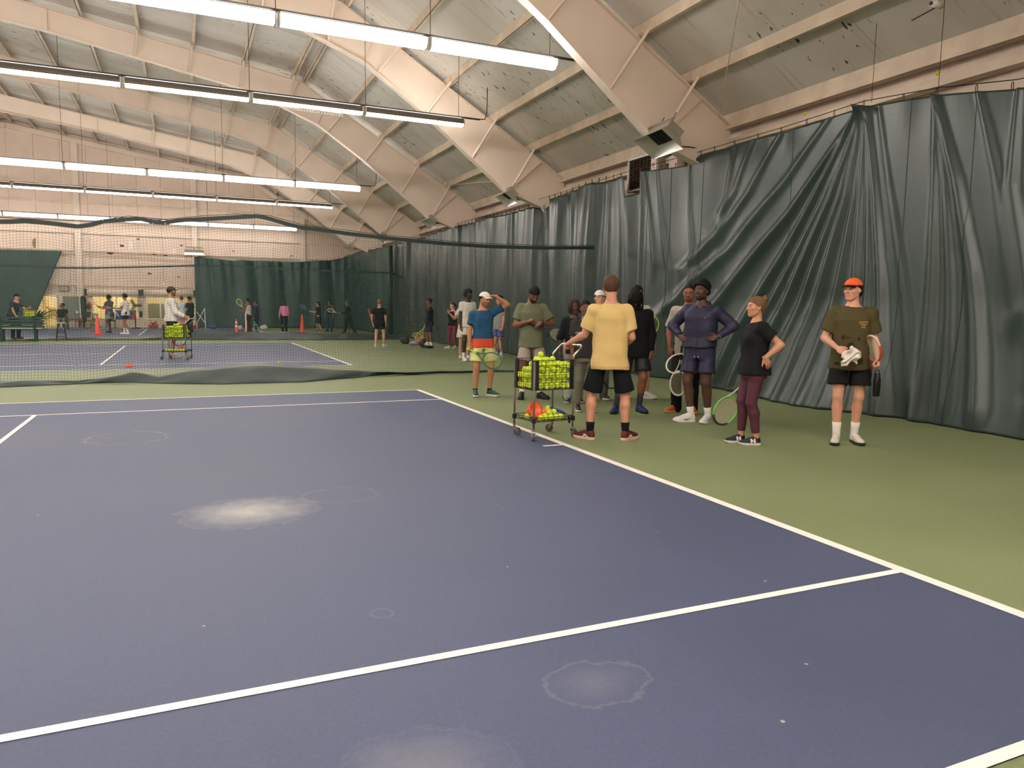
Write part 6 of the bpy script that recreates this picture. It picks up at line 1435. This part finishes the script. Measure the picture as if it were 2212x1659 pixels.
# second cart
A2 = math.radians(-18); C2X, C2Y = -3.90, 14.0
cart('far ball cart with a full basket in front of the white jacket', C2X, C2Y, A2, L=.56, Wd=.44)
fill(C2X, C2Y, A2, .56, .44, .555, lambda x, y: .86 + .04 * math.cos(x * 9), 'tennis ball in the full basket of the far cart', 'tennis balls in the far basket', rb, False)
c2 = lambda x, y, z: (C2X + x * math.cos(A2) - y * math.sin(A2), C2Y + x * math.sin(A2) + y * math.cos(A2), z)
for i in range(7): ball(c2(-.22 + .07 * i, -.16 + .02 * (i % 2), .24), 'tennis ball in the lower tray of the far cart', 'tennis balls in the far tray', False)
f = Field((-.12, -.1, -.05), (.12, .1, .08), .012); f.ell((0, 0, 0), (.09, .06, .03), Ry(-.3), .0); V, F = f.mesh(); o = np_mesh('orange_flat_marker', np.array([c2(*(v + (.08, 0, .30))) for v in V]), F, ORANGE); tag(o, 'orange marker lying on the balls in the far cart tray', 'marker')
b = MB(); b.tube([c2(.02 + .17 * math.sin(t), .1, .40 - .17 * math.cos(t) + .1) for t in [math.pi * (-.75 + 1.5 * i / 16) for i in range(17)]], .012, 5); o = b.build('hose_loop', M_BLACK, None, True); tag(o, 'dark looped hose hanging under the far cart basket', 'hose')

# loose balls and markers on the courts
for (x, y, lab) in ((-1.66, 11.75, 'lone tennis ball on the second court in front of the near net'), (-5.05, 25.9, 'tennis ball lying just beyond the far net skirt'), (-10.3, 28.4, 'tennis ball on the floor beyond the green bench')):
    ball((x, y, .0395), lab, None)
b = MB().lathe([(.095, 0), (.085, .018), (.045, .055), (.03, .06), (.028, .055), (.08, .012)], 18); o = b.build('disc_marker', REDOR, None, True, loc=(-4.88, 11.7, .007)); tag(o, 'flat red-orange disc marker on the second court', 'marker')
# cones on the far court
def traffic_cone(label, x, y, h, stripes=False, m=REDOR):
    root = empty('traffic_cone', (x, y, .004)); tag(root, label, 'traffic cone', 'traffic cones')
    k = h / .9; MB().box((0, 0, .015), (.36 * k, .36 * k, .03)).build('base', m, root)
    MB().lathe([(.135 * k, .03), (.12 * k, .06), (.03 * k, h), (.02 * k, h)], 18).build('body', m, root, True)
    if stripes:
        for (a, c) in ((.38, .56), (.66, .82)):
            rr = lambda t: (.12 + (.03 - .12) * (t * h - .06) / (h - .06)) * k + .003
            MB().lathe([(rr(a) , a * h), (rr(c), c * h)], 18).build('reflective_band', M_WHITE, root, True)
traffic_cone('orange traffic cone with two white bands beside the person in maroon trousers', -1.37, 31.6, .68, True)
traffic_cone('tall plain red-orange traffic cone beside the person in pink', 1.85, 32.3, .92)
traffic_cone('tall plain red-orange traffic cone in front of the shop window', -7.15, 29.9, .84)
traffic_cone('small orange cone in front of the banded traffic cone', -1.08, 30.5, .23, m=ORANGE)

# ================================================================== HEATERS
def radiant(label, x, y, z, rz, s=1.0):
    root = empty('radiant_heater', (x, y, z), rz); tag(root, label, 'heater', 'gas radiant heaters')
    T = Matrix.Rotation(math.radians(34), 4, 'Y'); R3 = T.to_3x3()
    def rot(b): b.v = [tuple((R3 @ Vector(v)) * s) for v in b.v]; return b
    a0, b0, a1, b1, h = .36, .15, .50, .27, .20
    for i, (p, q) in enumerate((((-1, -1), (1, -1)), ((1, -1), (1, 1)), ((1, 1), (-1, 1)), ((-1, 1), (-1, -1)))):
        b = MB(); P = [(p[1] * b0, p[0] * a0, 0), (q[1] * b0, q[0] * a0, 0), (q[1] * b1, q[0] * a1, -h), (p[1] * b1, p[0] * a1, -h)]
        b.add([Vector(v) for v in P] + [Vector(v) + Vector((0, 0, .008)) for v in P], [(0, 1, 2, 3), (7, 6, 5, 4), (0, 4, 5, 1), (1, 5, 6, 2), (2, 6, 7, 3), (3, 7, 4, 0)]); rot(b).build('reflector', mat('heater_reflector', rgb(196, 194, 186), .25, .6), root)
    rot(MB().box((0, 0, .07), (b0 * 2 + .02, a0 * 2 + .02, .14))).build('burner_box', mat('heater_case', rgb(150, 142, 128), .5, .3), root)
    rot(MB().box((0, 0, -.004), (b0 * 2 - .01, a0 * 2 - .01, .01))).build('burner_face', M_BLACK, root)
    for k in range(6): rot(MB().box((0, -a0 + .08 + k * .11, -.016), (b0 * 1.9, .012, .012))).build('grille_bar', M_DARK, root)
    rot(MB().box((.0, a0 + .10, .05), (.16, .18, .13))).build('gas_valve', M_DARK, root)
    rot(MB().bar((-.16, -.42, .16), (-.16, .42, .16), .03, .05)).build('mount_rail', mat('heater_case', rgb(150, 142, 128), .5, .3), root)
    rot(MB().tube([(-.1, -.2, .14), (-.1, -.2, .40)], .008, 5)).build('hanger', M_DARK, root); rot(MB().tube([(-.1, .2, .14), (-.1, .2, .40)], .008, 5)).build('hanger', M_DARK, root)
    MB().tube([(.05, a0 + .1, .02), (.25, a0 + .12, -.04), (.9, a0 + .16, -.02), (1.15, a0 + .2, -.02)], .012, 5).build('gas_pipe', M_DARK, root)
radiant('large radiant heater with silver reflector on the nearest roof frame', 4.34, 4.66, 4.60, math.radians(-4))
for (y, lab) in ((12.0, 'radiant heater on the second roof frame above the curtain'), (19.0, 'radiant heater on the third roof frame above the curtain'), (26.0, 'radiant heater on the fourth roof frame above the curtain'), (33.0, 'radiant heater on the last roof frame above the curtain')):
    radiant(lab, 4.5, y, 4.50, math.radians(-4), .8)
wh = empty('wall_heater', (-3.05, 39.45, 4.35)); tag(wh, 'grey box heater with a reflector mounted above the end curtain', 'heater')
MB().box((0, 0, 0), (1.0, .35, .16)).build('case', mat('heater_case', rgb(150, 142, 128), .5, .3), wh); MB().prism([(-.5, -.08), (.5, -.08), (.56, -.22), (-.56, -.22)], -.2, .2, lambda u, v, t: (u, t, v)).build('reflector', mat('heater_reflector', rgb(196, 194, 186), .25, .6), wh); MB().bar((-.45, 0, .22), (.45, 0, .22), .03, .03).build('bracket', M_DARK, wh); MB().tube([(0, 0, .08), (0, 0, .22)], .02, 5).build('bracket', M_DARK, wh)
# unit heater behind the curtain gap
uh = empty('unit_heater', (5.95, 7.72, 4.20)); tag(uh, 'white gas unit heater with a dark louvred front above the curtain gap', 'heater')
MB().box((.2, 0, .36), (.36, 1.15, .74)).build('case', mat('heater_side', rgb(176, 160, 144), .5), uh)
b = MB()
for (y, z, w_, h_) in ((0, .72, 1.15, .04), (0, .0, 1.15, .04)): b.box((.0, y, z), (.06, w_, h_))
for (y, w_) in ((.56, .04), (-.48, .2)): b.box((.0, y, .36), (.06, w_, .76))
b.build('front_frame', M_WHITE, uh)
MB().box((.03, .08, .36), (.02, .9, .68)).build('louver_back', M_BLACK, uh)
lv = MB().box((0, 0, 0), (.03, .92, .012)).build('louver', mat('louver_brown', rgb(92, 62, 48), .5), uh, loc=(.0, .08, .06)); lv.rotation_euler = (0, .6, 0)
for k in range(1, 12): inst(lv, (.0, .08, .06 + k * .055), uh)
for k in range(7): MB().box((-.012, -.34 + k * .14, .36), (.012, .012, .66)).build('grille_bar', M_BLACK, uh)
me = text_mesh('REZNOR', .15); mt = mat('red_lettering', rgb(176, 40, 46), .5); me.materials.append(mt); o = bpy.data.objects.new('lettering', me); COL.objects.link(o); o.parent = uh
o.matrix_local = Matrix(((0, 0, -1, -.034), (0, -1, 0, 0), (0, 0, 0, 0), (0, 0, 0, 1))) if False else Matrix.Translation((-.034, -.48, .22)) @ Matrix(((0, 0, -1, 0), (0, 1, 0, 0), (1, 0, 0, 0), (0, 0, 0, 1)))
MB().tube([(.3, -.62, .7), (.3, -.7, .5), (.25, -.72, .1)], .03, 6).build('duct', M_BLACK, uh); MB().box((.25, -.95, .45), (.2, .3, .3)).build('vent_box', M_CREAM, uh)
# security camera under a purlin
sc = empty('security_camera', (4.75, -.36, 5.20)); tag(sc, 'small white bullet security camera hanging under the roof', 'camera'); MB().lathe([(.0, -.09), (.035, -.09), (.038, .09), (.0, .09)], 12, axis='x').build('body', M_WHITE, sc, True); MB().lathe([(0, -.1), (.026, -.098), (.026, -.09)], 12, axis='x').build('lens', M_BLACK, sc); MB().tube([(0, 0, .03), (0, 0, .40)], .01, 5).build('mount', M_WHITE, sc); MB().tube([(.05, -.02, 0), (-.1, .25, -.12)], .008, 4).build('cable', M_DARK, sc)
for (x, y, z, lab) in ((6.12, 3.05, 4.82, 'tennis ball stuck on the wall girt in the middle of the near bay'), (6.12, .6, 4.82, 'tennis ball stuck on the wall girt at far right'), (4.05, 5.6, 6.47, 'tennis ball stuck on the roof purlin by the nearest frame')): ball((x, y, z + .02), lab, None)

# ================================================================== THE END WALL: shop windows, doorway, furniture
YW = 40.2
M_WOOD = mat('stool_wood', rgb(150, 106, 72), .55, var=.15, vscale=8); M_DKGREEN = mat('bench_green', rgb(26, 62, 52), .5); M_BLKM = mat('black_metal', rgb(30, 30, 32), .45)
M_GLASS = bpy.data.materials.new('window_glass'); M_GLASS.use_nodes = True
_b = M_GLASS.node_tree.nodes['Principled BSDF']; _b.inputs['Base Color'].default_value = (.9, .93, .9, 1); _b.inputs['Roughness'].default_value = .02; _b.inputs['Transmission Weight'].default_value = 1.0; _b.inputs['IOR'].default_value = 1.05
# the lit room behind
rm = empty('wall_shop_room', (0, YW + .2, 0)); tag(rm, 'warm yellow back room seen through the shop windows', kind='structure')
M_YEL = mat('yellow_room', rgb(240, 226, 184), .7, var=.06, vscale=1.0)
b = MB(); b.box((-7.5, 3.2, 1.3), (9.6, .1, 2.6)); b.box((-12.2, 1.6, 1.3), (.1, 3.2, 2.6)); b.box((-2.6, 1.6, 1.3), (.1, 3.2, 2.6)); b.build('room_walls', M_YEL, rm)
MB().box((-7.4, 1.6, 2.62), (9.7, 3.3, .06)).build('room_ceiling', mat('room_ceiling', rgb(236, 226, 206), .8), rm)
MB().box((-5.75, 1.5, 1.3), (.08, 3.0, 2.6)).build('room_partition', M_YEL, rm)
for x in (-10.4, -8.2, -6.6, -4.5):
    l = empty('panel_light', (x, YW + 1.8, 2.55)); tag(l, 'ceiling panel light in the back room, %s from the doorway' % ORD[[-10.4, -8.2, -6.6, -4.5].index(x)], 'light', 'back room lights')
    MB().box((0, 0, 0), (.9, .5, .04)).build('frame', M_WHITE, l); MB().box((0, 0, -.025), (.8, .4, .01)).build('panel', MATS.get('room_lamp') or emit('room_lamp', (1.0, .88, .66), 42.0), l)
for (x, z, w_, h_) in ((-10.9, 1.2, .12, 2.4), (-10.2, 1.2, .1, 2.4), (-10.55, 1.05, .9, .05), (-7.9, 1.1, .5, 1.4), (-6.5, 1.2, .08, 2.4), (-4.9, .75, 1.5, 1.2), (-3.6, 1.3, .5, 1.8)): MB().box((x, 2.9, z), (w_, .3, h_)).build('room_shelf', mat('room_wood', rgb(214, 186, 136), .6) if h_ > 1.3 or h_ < .2 else mat('room_grey', rgb(128, 124, 112), .6), rm)
# windows: frame, panes
def window(n, x0, x1, z0, z1, mull):
    r = empty('window_%d' % n, (0, YW, 0)); tag(r, kind='structure')
    for (xa, xb, za, zb) in ((x0, x1, z0 - .05, z0), (x0, x1, z1, z1 + .04), (x0 - .05, x0, z0 - .05, z1 + .04), (x1, x1 + .05, z0 - .05, z1 + .04)): MB().box(((xa + xb) / 2, -.02, (za + zb) / 2), (xb - xa, .12, zb - za)).build('window_frame', M_WHITE, r)
    for m in mull: MB().box((m, -.02, (z0 + z1) / 2), (.07, .1, z1 - z0)).build('mullion', M_WHITE, r)
    e = [x0] + list(mull) + [x1]
    for i in range(len(e) - 1): MB().box(((e[i] + e[i + 1]) / 2, .06, (z0 + z1) / 2), (e[i + 1] - e[i], .01, z1 - z0)).build('pane', M_GLASS, r)
window(1, -8.28, -6.08, .52, 1.70, (-7.12,)); window(2, -5.62, -3.2, .52, 1.72, (-4.9,))
d = empty('door_1', (0, YW, 0)); tag(d, kind='structure')
for (x, w_, z, h_) in ((-11.05, .08, .86, 1.72), (-9.98, .08, .86, 1.72), (-10.5, 1.1, 1.72, .08), (-10.62, .05, .86, 1.7)): MB().box((x, -.01, z), (w_, .16, h_)).build('door_frame', M_WHITE, d)
# roller shutters above the windows
for (x0, x1, z, lab) in ((-8.5, -5.98, 1.93, 'cream roller shutter box above the left shop window'), (-5.72, -3.15, 1.97, 'cream roller shutter box above the right shop window')):
    r = empty('roller_shutter', ((x0 + x1) / 2, YW - .36, z)); tag(r, lab, 'shutter', 'roller shutters'); L = x1 - x0
    b = MB().lathe([(.17, -L / 2), (.17, L / 2)], 16, axis='x'); b.build('roll', M_CREAM, r, True); MB().box((0, -.02, -.16), (L, .06, .05)).build('bottom_bar', M_CREAM2, r)
    for s in (-1, 1): MB().box((s * (L / 2 + .06), 0, 0), (.12, .3, .36)).build('end_bracket', mat('bracket_dark', rgb(60, 60, 52), .6), r)
# posters / display in the window
tvd = empty('shop_display', (-6.72, YW - .08, .72)); tag(tvd, 'blue window display with pale letters below the shop window', 'display')
MB().box((0, 0, 0), (.95, .04, .5)).build('board', mat('display_blue', rgb(52, 66, 120), .5), tvd)
me = text_mesh('A N', .46); me.materials.append(mat('display_letter', rgb(170, 200, 236), .5)); o = bpy.data.objects.new('lettering', me); COL.objects.link(o); o.parent = tvd; o.matrix_local = Matrix.Translation((-.18, -.03, 0)) @ Matrix.Rotation(math.pi / 2, 4, 'X')
MB().box((.42, -.03, -.12), (.16, .04, .25)).build('red_card', mat('display_red', rgb(200, 60, 56), .5), tvd)
# sign panel with dot numbers, chalkboard, rolled curtain, extinguisher
sg = empty('score_panel', (-9.62, YW - .1, 2.10)); tag(sg, 'small grey perforated score panel on the wall beside the doorway', 'panel'); MB().box((0, 0, 0), (.44, .07, .30)).build('case', mat('panel_grey', rgb(120, 120, 108), .6), sg); MB().box((0, -.04, 0), (.38, .01, .24)).build('face', mat('panel_face', rgb(176, 174, 158), .6, var=.4, vscale=40), sg)
bx_ = MB().box((-9.16, YW - .06, 2.12), (.07, .08, .2)).build('junction_box', M_WHITE); tag(bx_, 'small white junction box with a bent conduit above the score panel', 'box')
pst = MB().box((-9.72, YW - .15, .86), (.22, .22, 1.72)).build('trim_1', M_CREAM); tag(pst, kind='structure')
cbd = empty('chalkboard', (-9.28, YW - .35, 0), math.radians(-4)); tag(cbd, 'tall grey-green chalkboard standing beside the doorway', 'board'); MB().box((0, 0, 1.08), (.80, .03, 1.22)).build('board', mat('slate', rgb(126, 130, 120), .6, var=.08, vscale=3), cbd)
for s in (-1, 1): MB().box((s * .42, 0, 1.08), (.05, .05, 1.26)).build('side_rail', M_CREAM, cbd); MB().box((s * .36, 0, .24), (.04, .3, .48)).build('foot', M_BLKM, cbd)
b = MB().lathe([(.10, .3), (.14, .5), (.16, .9), (.15, 1.3), (.12, 1.66), (.03, 1.74)], 14, c=(-8.72, YW - .30, 0)); o = b.build('rolled_curtain', M_DKGREEN, None, True); o['label'] = 'rolled dark green curtain standing upright beside the chalkboard'; o['category'] = 'curtain'
MB().tube([(-8.72, YW - .30, 0.0), (-8.72, YW - .30, .35)], .04, 8).build('stand', M_BLKM, o)
fe = empty('fire_extinguisher', (-8.46, YW - .14, 1.0)); tag(fe, 'red fire extinguisher hung beside the left shop window', 'fire extinguisher'); MB().lathe([(.06, 0), (.07, .02), (.07, .30), (.03, .36), (.0, .37)], 12).build('cylinder', mat('extinguisher_red', rgb(150, 40, 44), .4), fe, True); MB().box((0, 0, .41), (.05, .12, .06)).build('valve', M_BLACK, fe); MB().tube([(.03, 0, .41), (.1, -.02, .3), (.09, -.03, .1)], .012, 5).build('hose', M_BLACK, fe)
# drum fan on a pedestal
fn = empty('pedestal_fan', (-6.1, 38.1, 0)); tag(fn, 'large round pedestal fan in front of the shop windows', 'fan')
MB().lathe([(.26, 0), (.26, .04), (.05, .07)], 18).build('base', M_BLKM, fn, True); MB().tube([(0, 0, .05), (0, .1, 1.0)], .03, 8).build('pole', M_BLKM, fn)
b = MB()
for r_ in (.40, .32, .24, .16, .08): b.tube([(r_ * math.cos(t), -.10 - .06 * (1 - r_ / .42), 1.25 + r_ * math.sin(t)) for t in [i * 2 * math.pi / 28 for i in range(28)]], .005, 4, closed=True)
for k in range(14):
    t = k * 2 * math.pi / 14; b.tube([(0, -.16, 1.25), (.40 * math.cos(t), -.10, 1.25 + .40 * math.sin(t)), (.40 * math.cos(t), .10, 1.25 + .40 * math.sin(t))], .005, 4)
b.tube([(.40 * math.cos(t), .10, 1.25 + .40 * math.sin(t)) for t in [i * 2 * math.pi / 28 for i in range(28)]], .006, 4, closed=True); b.build('cage', mat('cage_grey', rgb(120, 118, 108), .4, .6), fn)
for k in range(3):
    R = Matrix.Rotation(k * 2.094, 3, 'Y'); q = MB().box((.19, 0, 0), (.30, .012, .16), Matrix.Rotation(.5, 3, 'X')); q.v = [tuple(R @ Vector(v) + Vector((0, 0, 1.25))) for v in q.v]; q.build('blade', mat('blade_grey', rgb(150, 148, 136), .4, .4), fn)
MB().lathe([(.09, -.04), (.09, .16), (.03, .2)], 12, c=(0, .05, 1.25), axis='y').build('motor', M_BLKM, fn, True); MB().box((.28, .0, .78), (.16, .1, .34)).build('switch_box', M_BLKM, fn)
# stools
def stool(label, x, y, h, m_leg, m_seat, rz=0.3, r=.17):
    root = empty('bar_stool', (x, y, .004), rz); tag(root, label, 'stool', 'stools')
    MB().lathe([(r - .02, h - .035), (r, h - .025), (r, h - .006), (r - .02, h)], 20).build('seat', m_seat, root, True); P = []
    for k in range(4):
        a = math.pi / 4 + k * math.pi / 2; t = Vector((.11 * math.cos(a), .11 * math.sin(a), h - .03)); f_ = Vector((.23 * math.cos(a), .23 * math.sin(a), 0)); P.append((t, f_)); MB().tube([t, f_], .017, 6).build('leg', m_leg, root)
    for (q, zq) in ((.22, 0), (.50, 0), (.62, 1)):
        for k in range(4):
            a_, b_ = P[k], P[(k + 1) % 4]; f = lambda p: p[1] + (p[0] - p[1]) * (q + .06 * (k % 2)); MB().tube([f(a_), f(b_)], .010, 5).build('rung', m_leg, root)
stool('black bar stool with a worn wooden seat behind the near court', -7.82, 24.45, .66, M_BLKM, mat('worn_seat', rgb(196, 176, 150), .5), .2, .19)
stool('brown wooden stool with a white cup on it beside the chalkboard', -8.85, 38.6, .78, M_WOOD, M_WOOD, .1)
stool('dark stool standing right of the rolled green curtain', -8.05, 38.6, .78, M_BLKM, M_BLKM, .5)
cp = MB().lathe([(.05, 0), (.06, .12), (.055, .12), (.046, .01)], 12, c=(-8.88, 38.58, .786)).build('paper_cup', M_WHITE, None, True); tag(cp, 'white paper cup standing on the brown wooden stool', 'cup')
cd = empty('curved_chair', (-8.45, 38.4, 0)); tag(cd, 'chair with curved orange-brown wooden runners beside the rolled curtain', 'chair')
for s in (-1, 1): MB().tube([(s * .2, -.02, .75), (s * .19, -.05, .3), (s * .15, -.06, .05), (s * .05, -.06, .012)], .02, 6).build('runner', mat('bent_wood', rgb(176, 104, 70), .5), cd)
MB().tube([(-.06, -.06, .012), (.06, -.06, .012)], .02, 6).build('runner_bottom', mat('bent_wood', rgb(176, 104, 70), .5), cd); MB().box((0, .1, .42), (.4, .4, .04)).build('seat', M_BLKM, cd); MB().box((0, .28, .72), (.4, .03, .3)).build('backrest', M_BLKM, cd)
for (x, y, lab) in ((-9.35, 37.12, 'dark chair under the seated person beside the doorway'), (-7.35, 38.9, 'black armchair with a yellow bag in front of the left shop window')):
    ch_ = empty('side_chair', (x, y, .0), .2); tag(ch_, lab, 'chair', 'chairs by the end wall'); MB().box((0, 0, .40), (.46, .44, .05)).build('seat', M_BLKM, ch_); MB().box((0, .22, .68), (.44, .04, .38)).build('backrest', M_BLKM, ch_)
    for sx in (-1, 1):
        for sy in (-1, 1): MB().tube([(sx * .19, sy * .18, .38), (sx * .2, sy * .2, 0)], .014, 5).build('leg', M_BLKM, ch_)
f = Field((-.22, -.16, 0), (.22, .16, .32), .014); f.ell((0, 0, .12), (.17, .11, .13), None, .0).ell((.05, 0, .2), (.08, .07, .08), None, .03); f.wrinkle(.004, 1.4); f.cut((0, 0, -1), -.004); BV, BF = f.mesh()
def bag(label, x, y, z, col, sc=1.0, rz=0.0, strap=True, flat=1.0):
    root = empty('sports_bag', (x, y, z), rz); tag(root, label, 'bag', 'bags on the floor'); V = BV * sc; V = V * np.array([1, 1, flat]); np_mesh('bag_body', V, BF, mat('bag_%d_%d_%d' % tuple(int(c * 255) for c in col), col, .7), root)
    if strap: MB().tube([(-.1 * sc, -.02, .2 * sc * flat), (-.06 * sc, -.03, .30 * sc * flat), (.06 * sc, -.03, .30 * sc * flat), (.1 * sc, -.02, .2 * sc * flat)], .009, 5).build('strap', M_BLACK, root)
bag('yellow and black bag on the armchair by the left shop window', -7.35, 38.9, .43, rgb(120, 112, 30), .9); bag('pink sports bag on the floor below the right shop window', -5.25, 38.6, .0, rgb(206, 110, 130), 1.6, 0, False, .8)
bag('white bag propped below the left shop window', -7.95, 39.2, .0, rgb(216, 212, 204), 1.0); bag('red bag on the floor beside the end curtain', -3.05, 38.2, 0, rgb(150, 44, 50), 1.0); bag('blue bundle on the floor beside the end curtain', -2.2, 38.3, 0, rgb(58, 84, 140), 1.3, 0, False, .6)
bag('white and pale bundle on the floor behind the person in pink', .35, 36.3, 0, rgb(206, 200, 192), 1.3, .3, False, .8); bag('small white bag left of the traffic cone with bands', -.9, 36.4, 0, rgb(190, 184, 176), .9, 0, False); bag('lime bag on the floor behind the person in the hooded jacket', 3.6, 34.5, 0, rgb(178, 200, 60), .8, 0, False, .6)
bag('dark bag with white trim by the side curtain', 4.05, 19.5, 0, rgb(150, 140, 150), 1.2, -.6, False, .55); bag('black rucksack by the gathered curtain', 4.0, 20.6, 0, rgb(40, 40, 44), 1.1, -.6, True); bag('beige and black tote bag leaning beside the yellow racket', 4.22, 18.25, 0, rgb(196, 176, 138), 1.0, -.5, True, .8); bag('navy bag next to the beige tote', 4.12, 18.7, 0, rgb(40, 46, 60), .9, -.5, True)
rb_ = MB().lathe([(.05, 0), (.055, .02), (.055, .26), (.03, .30), (.03, .33), (0, .335)], 14, c=(4.12, 19.15, 0)).build('red_bottle', mat('bottle_red', rgb(190, 40, 44), .4), None, True); tag(rb_, 'red water bottle standing between the bags by the side curtain', 'bottle')
racket('yellow racket propped against the bags by the side curtain', np.array([4.25, 18.6, .26]), world_dir(-.6, .2, .2), (-.3, -.6, .7), rgb(210, 186, 60), BLACK, coarse=True)
# folding table with balls, tripod
tb = empty('low_table', (-4.85, 38.3, 0)); tag(tb, 'narrow folding table covered with balls below the right shop window', 'table'); MB().box((0, 0, .46), (1.3, .4, .03)).build('top', mat('table_tan', rgb(196, 176, 130), .6), tb)
for s in (-1, 1): MB().tube([(s * .55, -.15, .45), (s * .2, .15, 0)], .014, 5).build('leg', M_BLKM, tb); MB().tube([(s * .2, -.15, .45), (s * .6, .15, 0)], .014, 5).build('leg', M_BLKM, tb)
for i in range(7): ball((-5.40 + .075 * i, 38.24 + .05 * (i % 2), .5095), 'tennis ball in a row on the folding table at the end wall', 'tennis balls on the folding table', False)
tr = empty('folding_stand', (-2.85, 36.8, 0)); tag(tr, 'white folding stand beside the end curtain', 'stand'); MB().tube([(-.2, 0, .35), (.2, 0, 1.15)], .018, 5).build('strut', M_WHITE, tr); MB().tube([(.2, 0, 1.15), (.22, 0, 0.02)], .018, 5).build('strut', M_WHITE, tr); MB().tube([(-.2, 0, .95), (.21, 0, .35)], .018, 5).build('strut', M_WHITE, tr); MB().tube([(-.2, 0, .35), (-.22, 0, .02)], .018, 5).build('strut', M_WHITE, tr)
# green slatted bench
bn = empty('park_bench', (-9.55, 23.9, .004), math.radians(2)); tag(bn, 'dark green slatted bench seen from behind beyond the second court', 'bench')
for k in range(4): MB().box((0, -.02 - .025 * k, .52 + k * .105), (2.6, .025, .075)).build('back_slat', M_DKGREEN, bn)
for k in range(5): MB().box((0.06, .08 + k * .10, .43), (2.6, .08, .025)).build('seat_slat', M_DKGREEN, bn)
for x in (-1.15, .0, 1.0):
    MB().bar((x, .02, .0), (x, -.12, .90), .07, .06, up=(0, 1, 0)).build('back_leg', M_DKGREEN, bn); MB().bar((x, .52, .0), (x, .46, .43), .06, .06, up=(0, 1, 0)).build('front_leg', M_DKGREEN, bn); MB().bar((x, .0, .40), (x, .55, .40), .06, .04).build('seat_rail', M_DKGREEN, bn)
rg = MB().box((-9.5, 24.25, .46), (2.2, .4, .02)).build('white_mat', M_WHITE); tag(rg, 'white mat lying along the seat of the green bench', 'mat')
# basket of balls held behind the bench
bk = empty('ball_basket', (-9.05, 26.2, .82)); tag(bk, 'yellow ball hopper full of balls held by the person behind the bench', 'basket'); b = MB()
for k in range(4): b.tube([(-.17, -.12, k * .08), (.17, -.12, k * .08), (.17, .12, k * .08), (-.17, .12, k * .08)], .006, 4, closed=True)
for k in range(6):
    for s in (-1, 1): b.tube([(-.17 + .068 * k, s * .12, 0), (-.17 + .068 * k, s * .12, .26)], .005, 4)
b.build('wire_sides', mat('hopper_yellow', rgb(206, 206, 60), .5), bk); MB().box((0, 0, .005), (.34, .24, .01)).build('bottom', M_BLACK, bk)
for k in range(3):
    for i in range(4):
        for j in range(2): ball((-9.05 - .115 + .075 * i, 26.2 - .05 + .09 * j, .865 + .066 * k), 'tennis ball in the hopper held behind the green bench', 'tennis balls in the hopper', False)
# potted palm by the doorway
pl = empty('potted_plant', (-10.55, 37.6, 0)); tag(pl, 'bushy arching green plant in a terracotta pot by the doorway', 'plant')
MB().lathe([(.17, 0), (.24, .36), (.26, .36), (.26, .42), (.22, .42), (.15, .02)], 16).build('pot', mat('terracotta', rgb(186, 112, 76), .7), pl, True)
M_LEAF = mat('leaf_green', rgb(66, 88, 46), .5, var=.25, vscale=4); rp = random.Random(3)
for k in range(46):
    a = rp.uniform(0, 6.28); L = rp.uniform(.6, 1.1); up = rp.uniform(.4, 1.1); pts = []
    for i in range(6):
        t = i / 5; pts.append(Vector((math.cos(a) * L * t, math.sin(a) * L * t, .42 + up * t - (.9 * up * t * t if up < .7 else .55 * t * t))))
    s_ = Vector((-math.sin(a), math.cos(a), 0)); V = []
    for i, q in enumerate(pts):
        w_ = .055 * math.sin(math.pi * (.12 + .88 * i / 5)) + .004; V += [q - s_ * w_, q + Vector((0, 0, -.012)), q + s_ * w_]
    F = []
    for i in range(5): F += [(3 * i, 3 * i + 1, 3 * i + 4, 3 * i + 3), (3 * i + 1, 3 * i + 2, 3 * i + 5, 3 * i + 4)]
    mesh_obj('leaf', V, F, M_LEAF, pl, True)
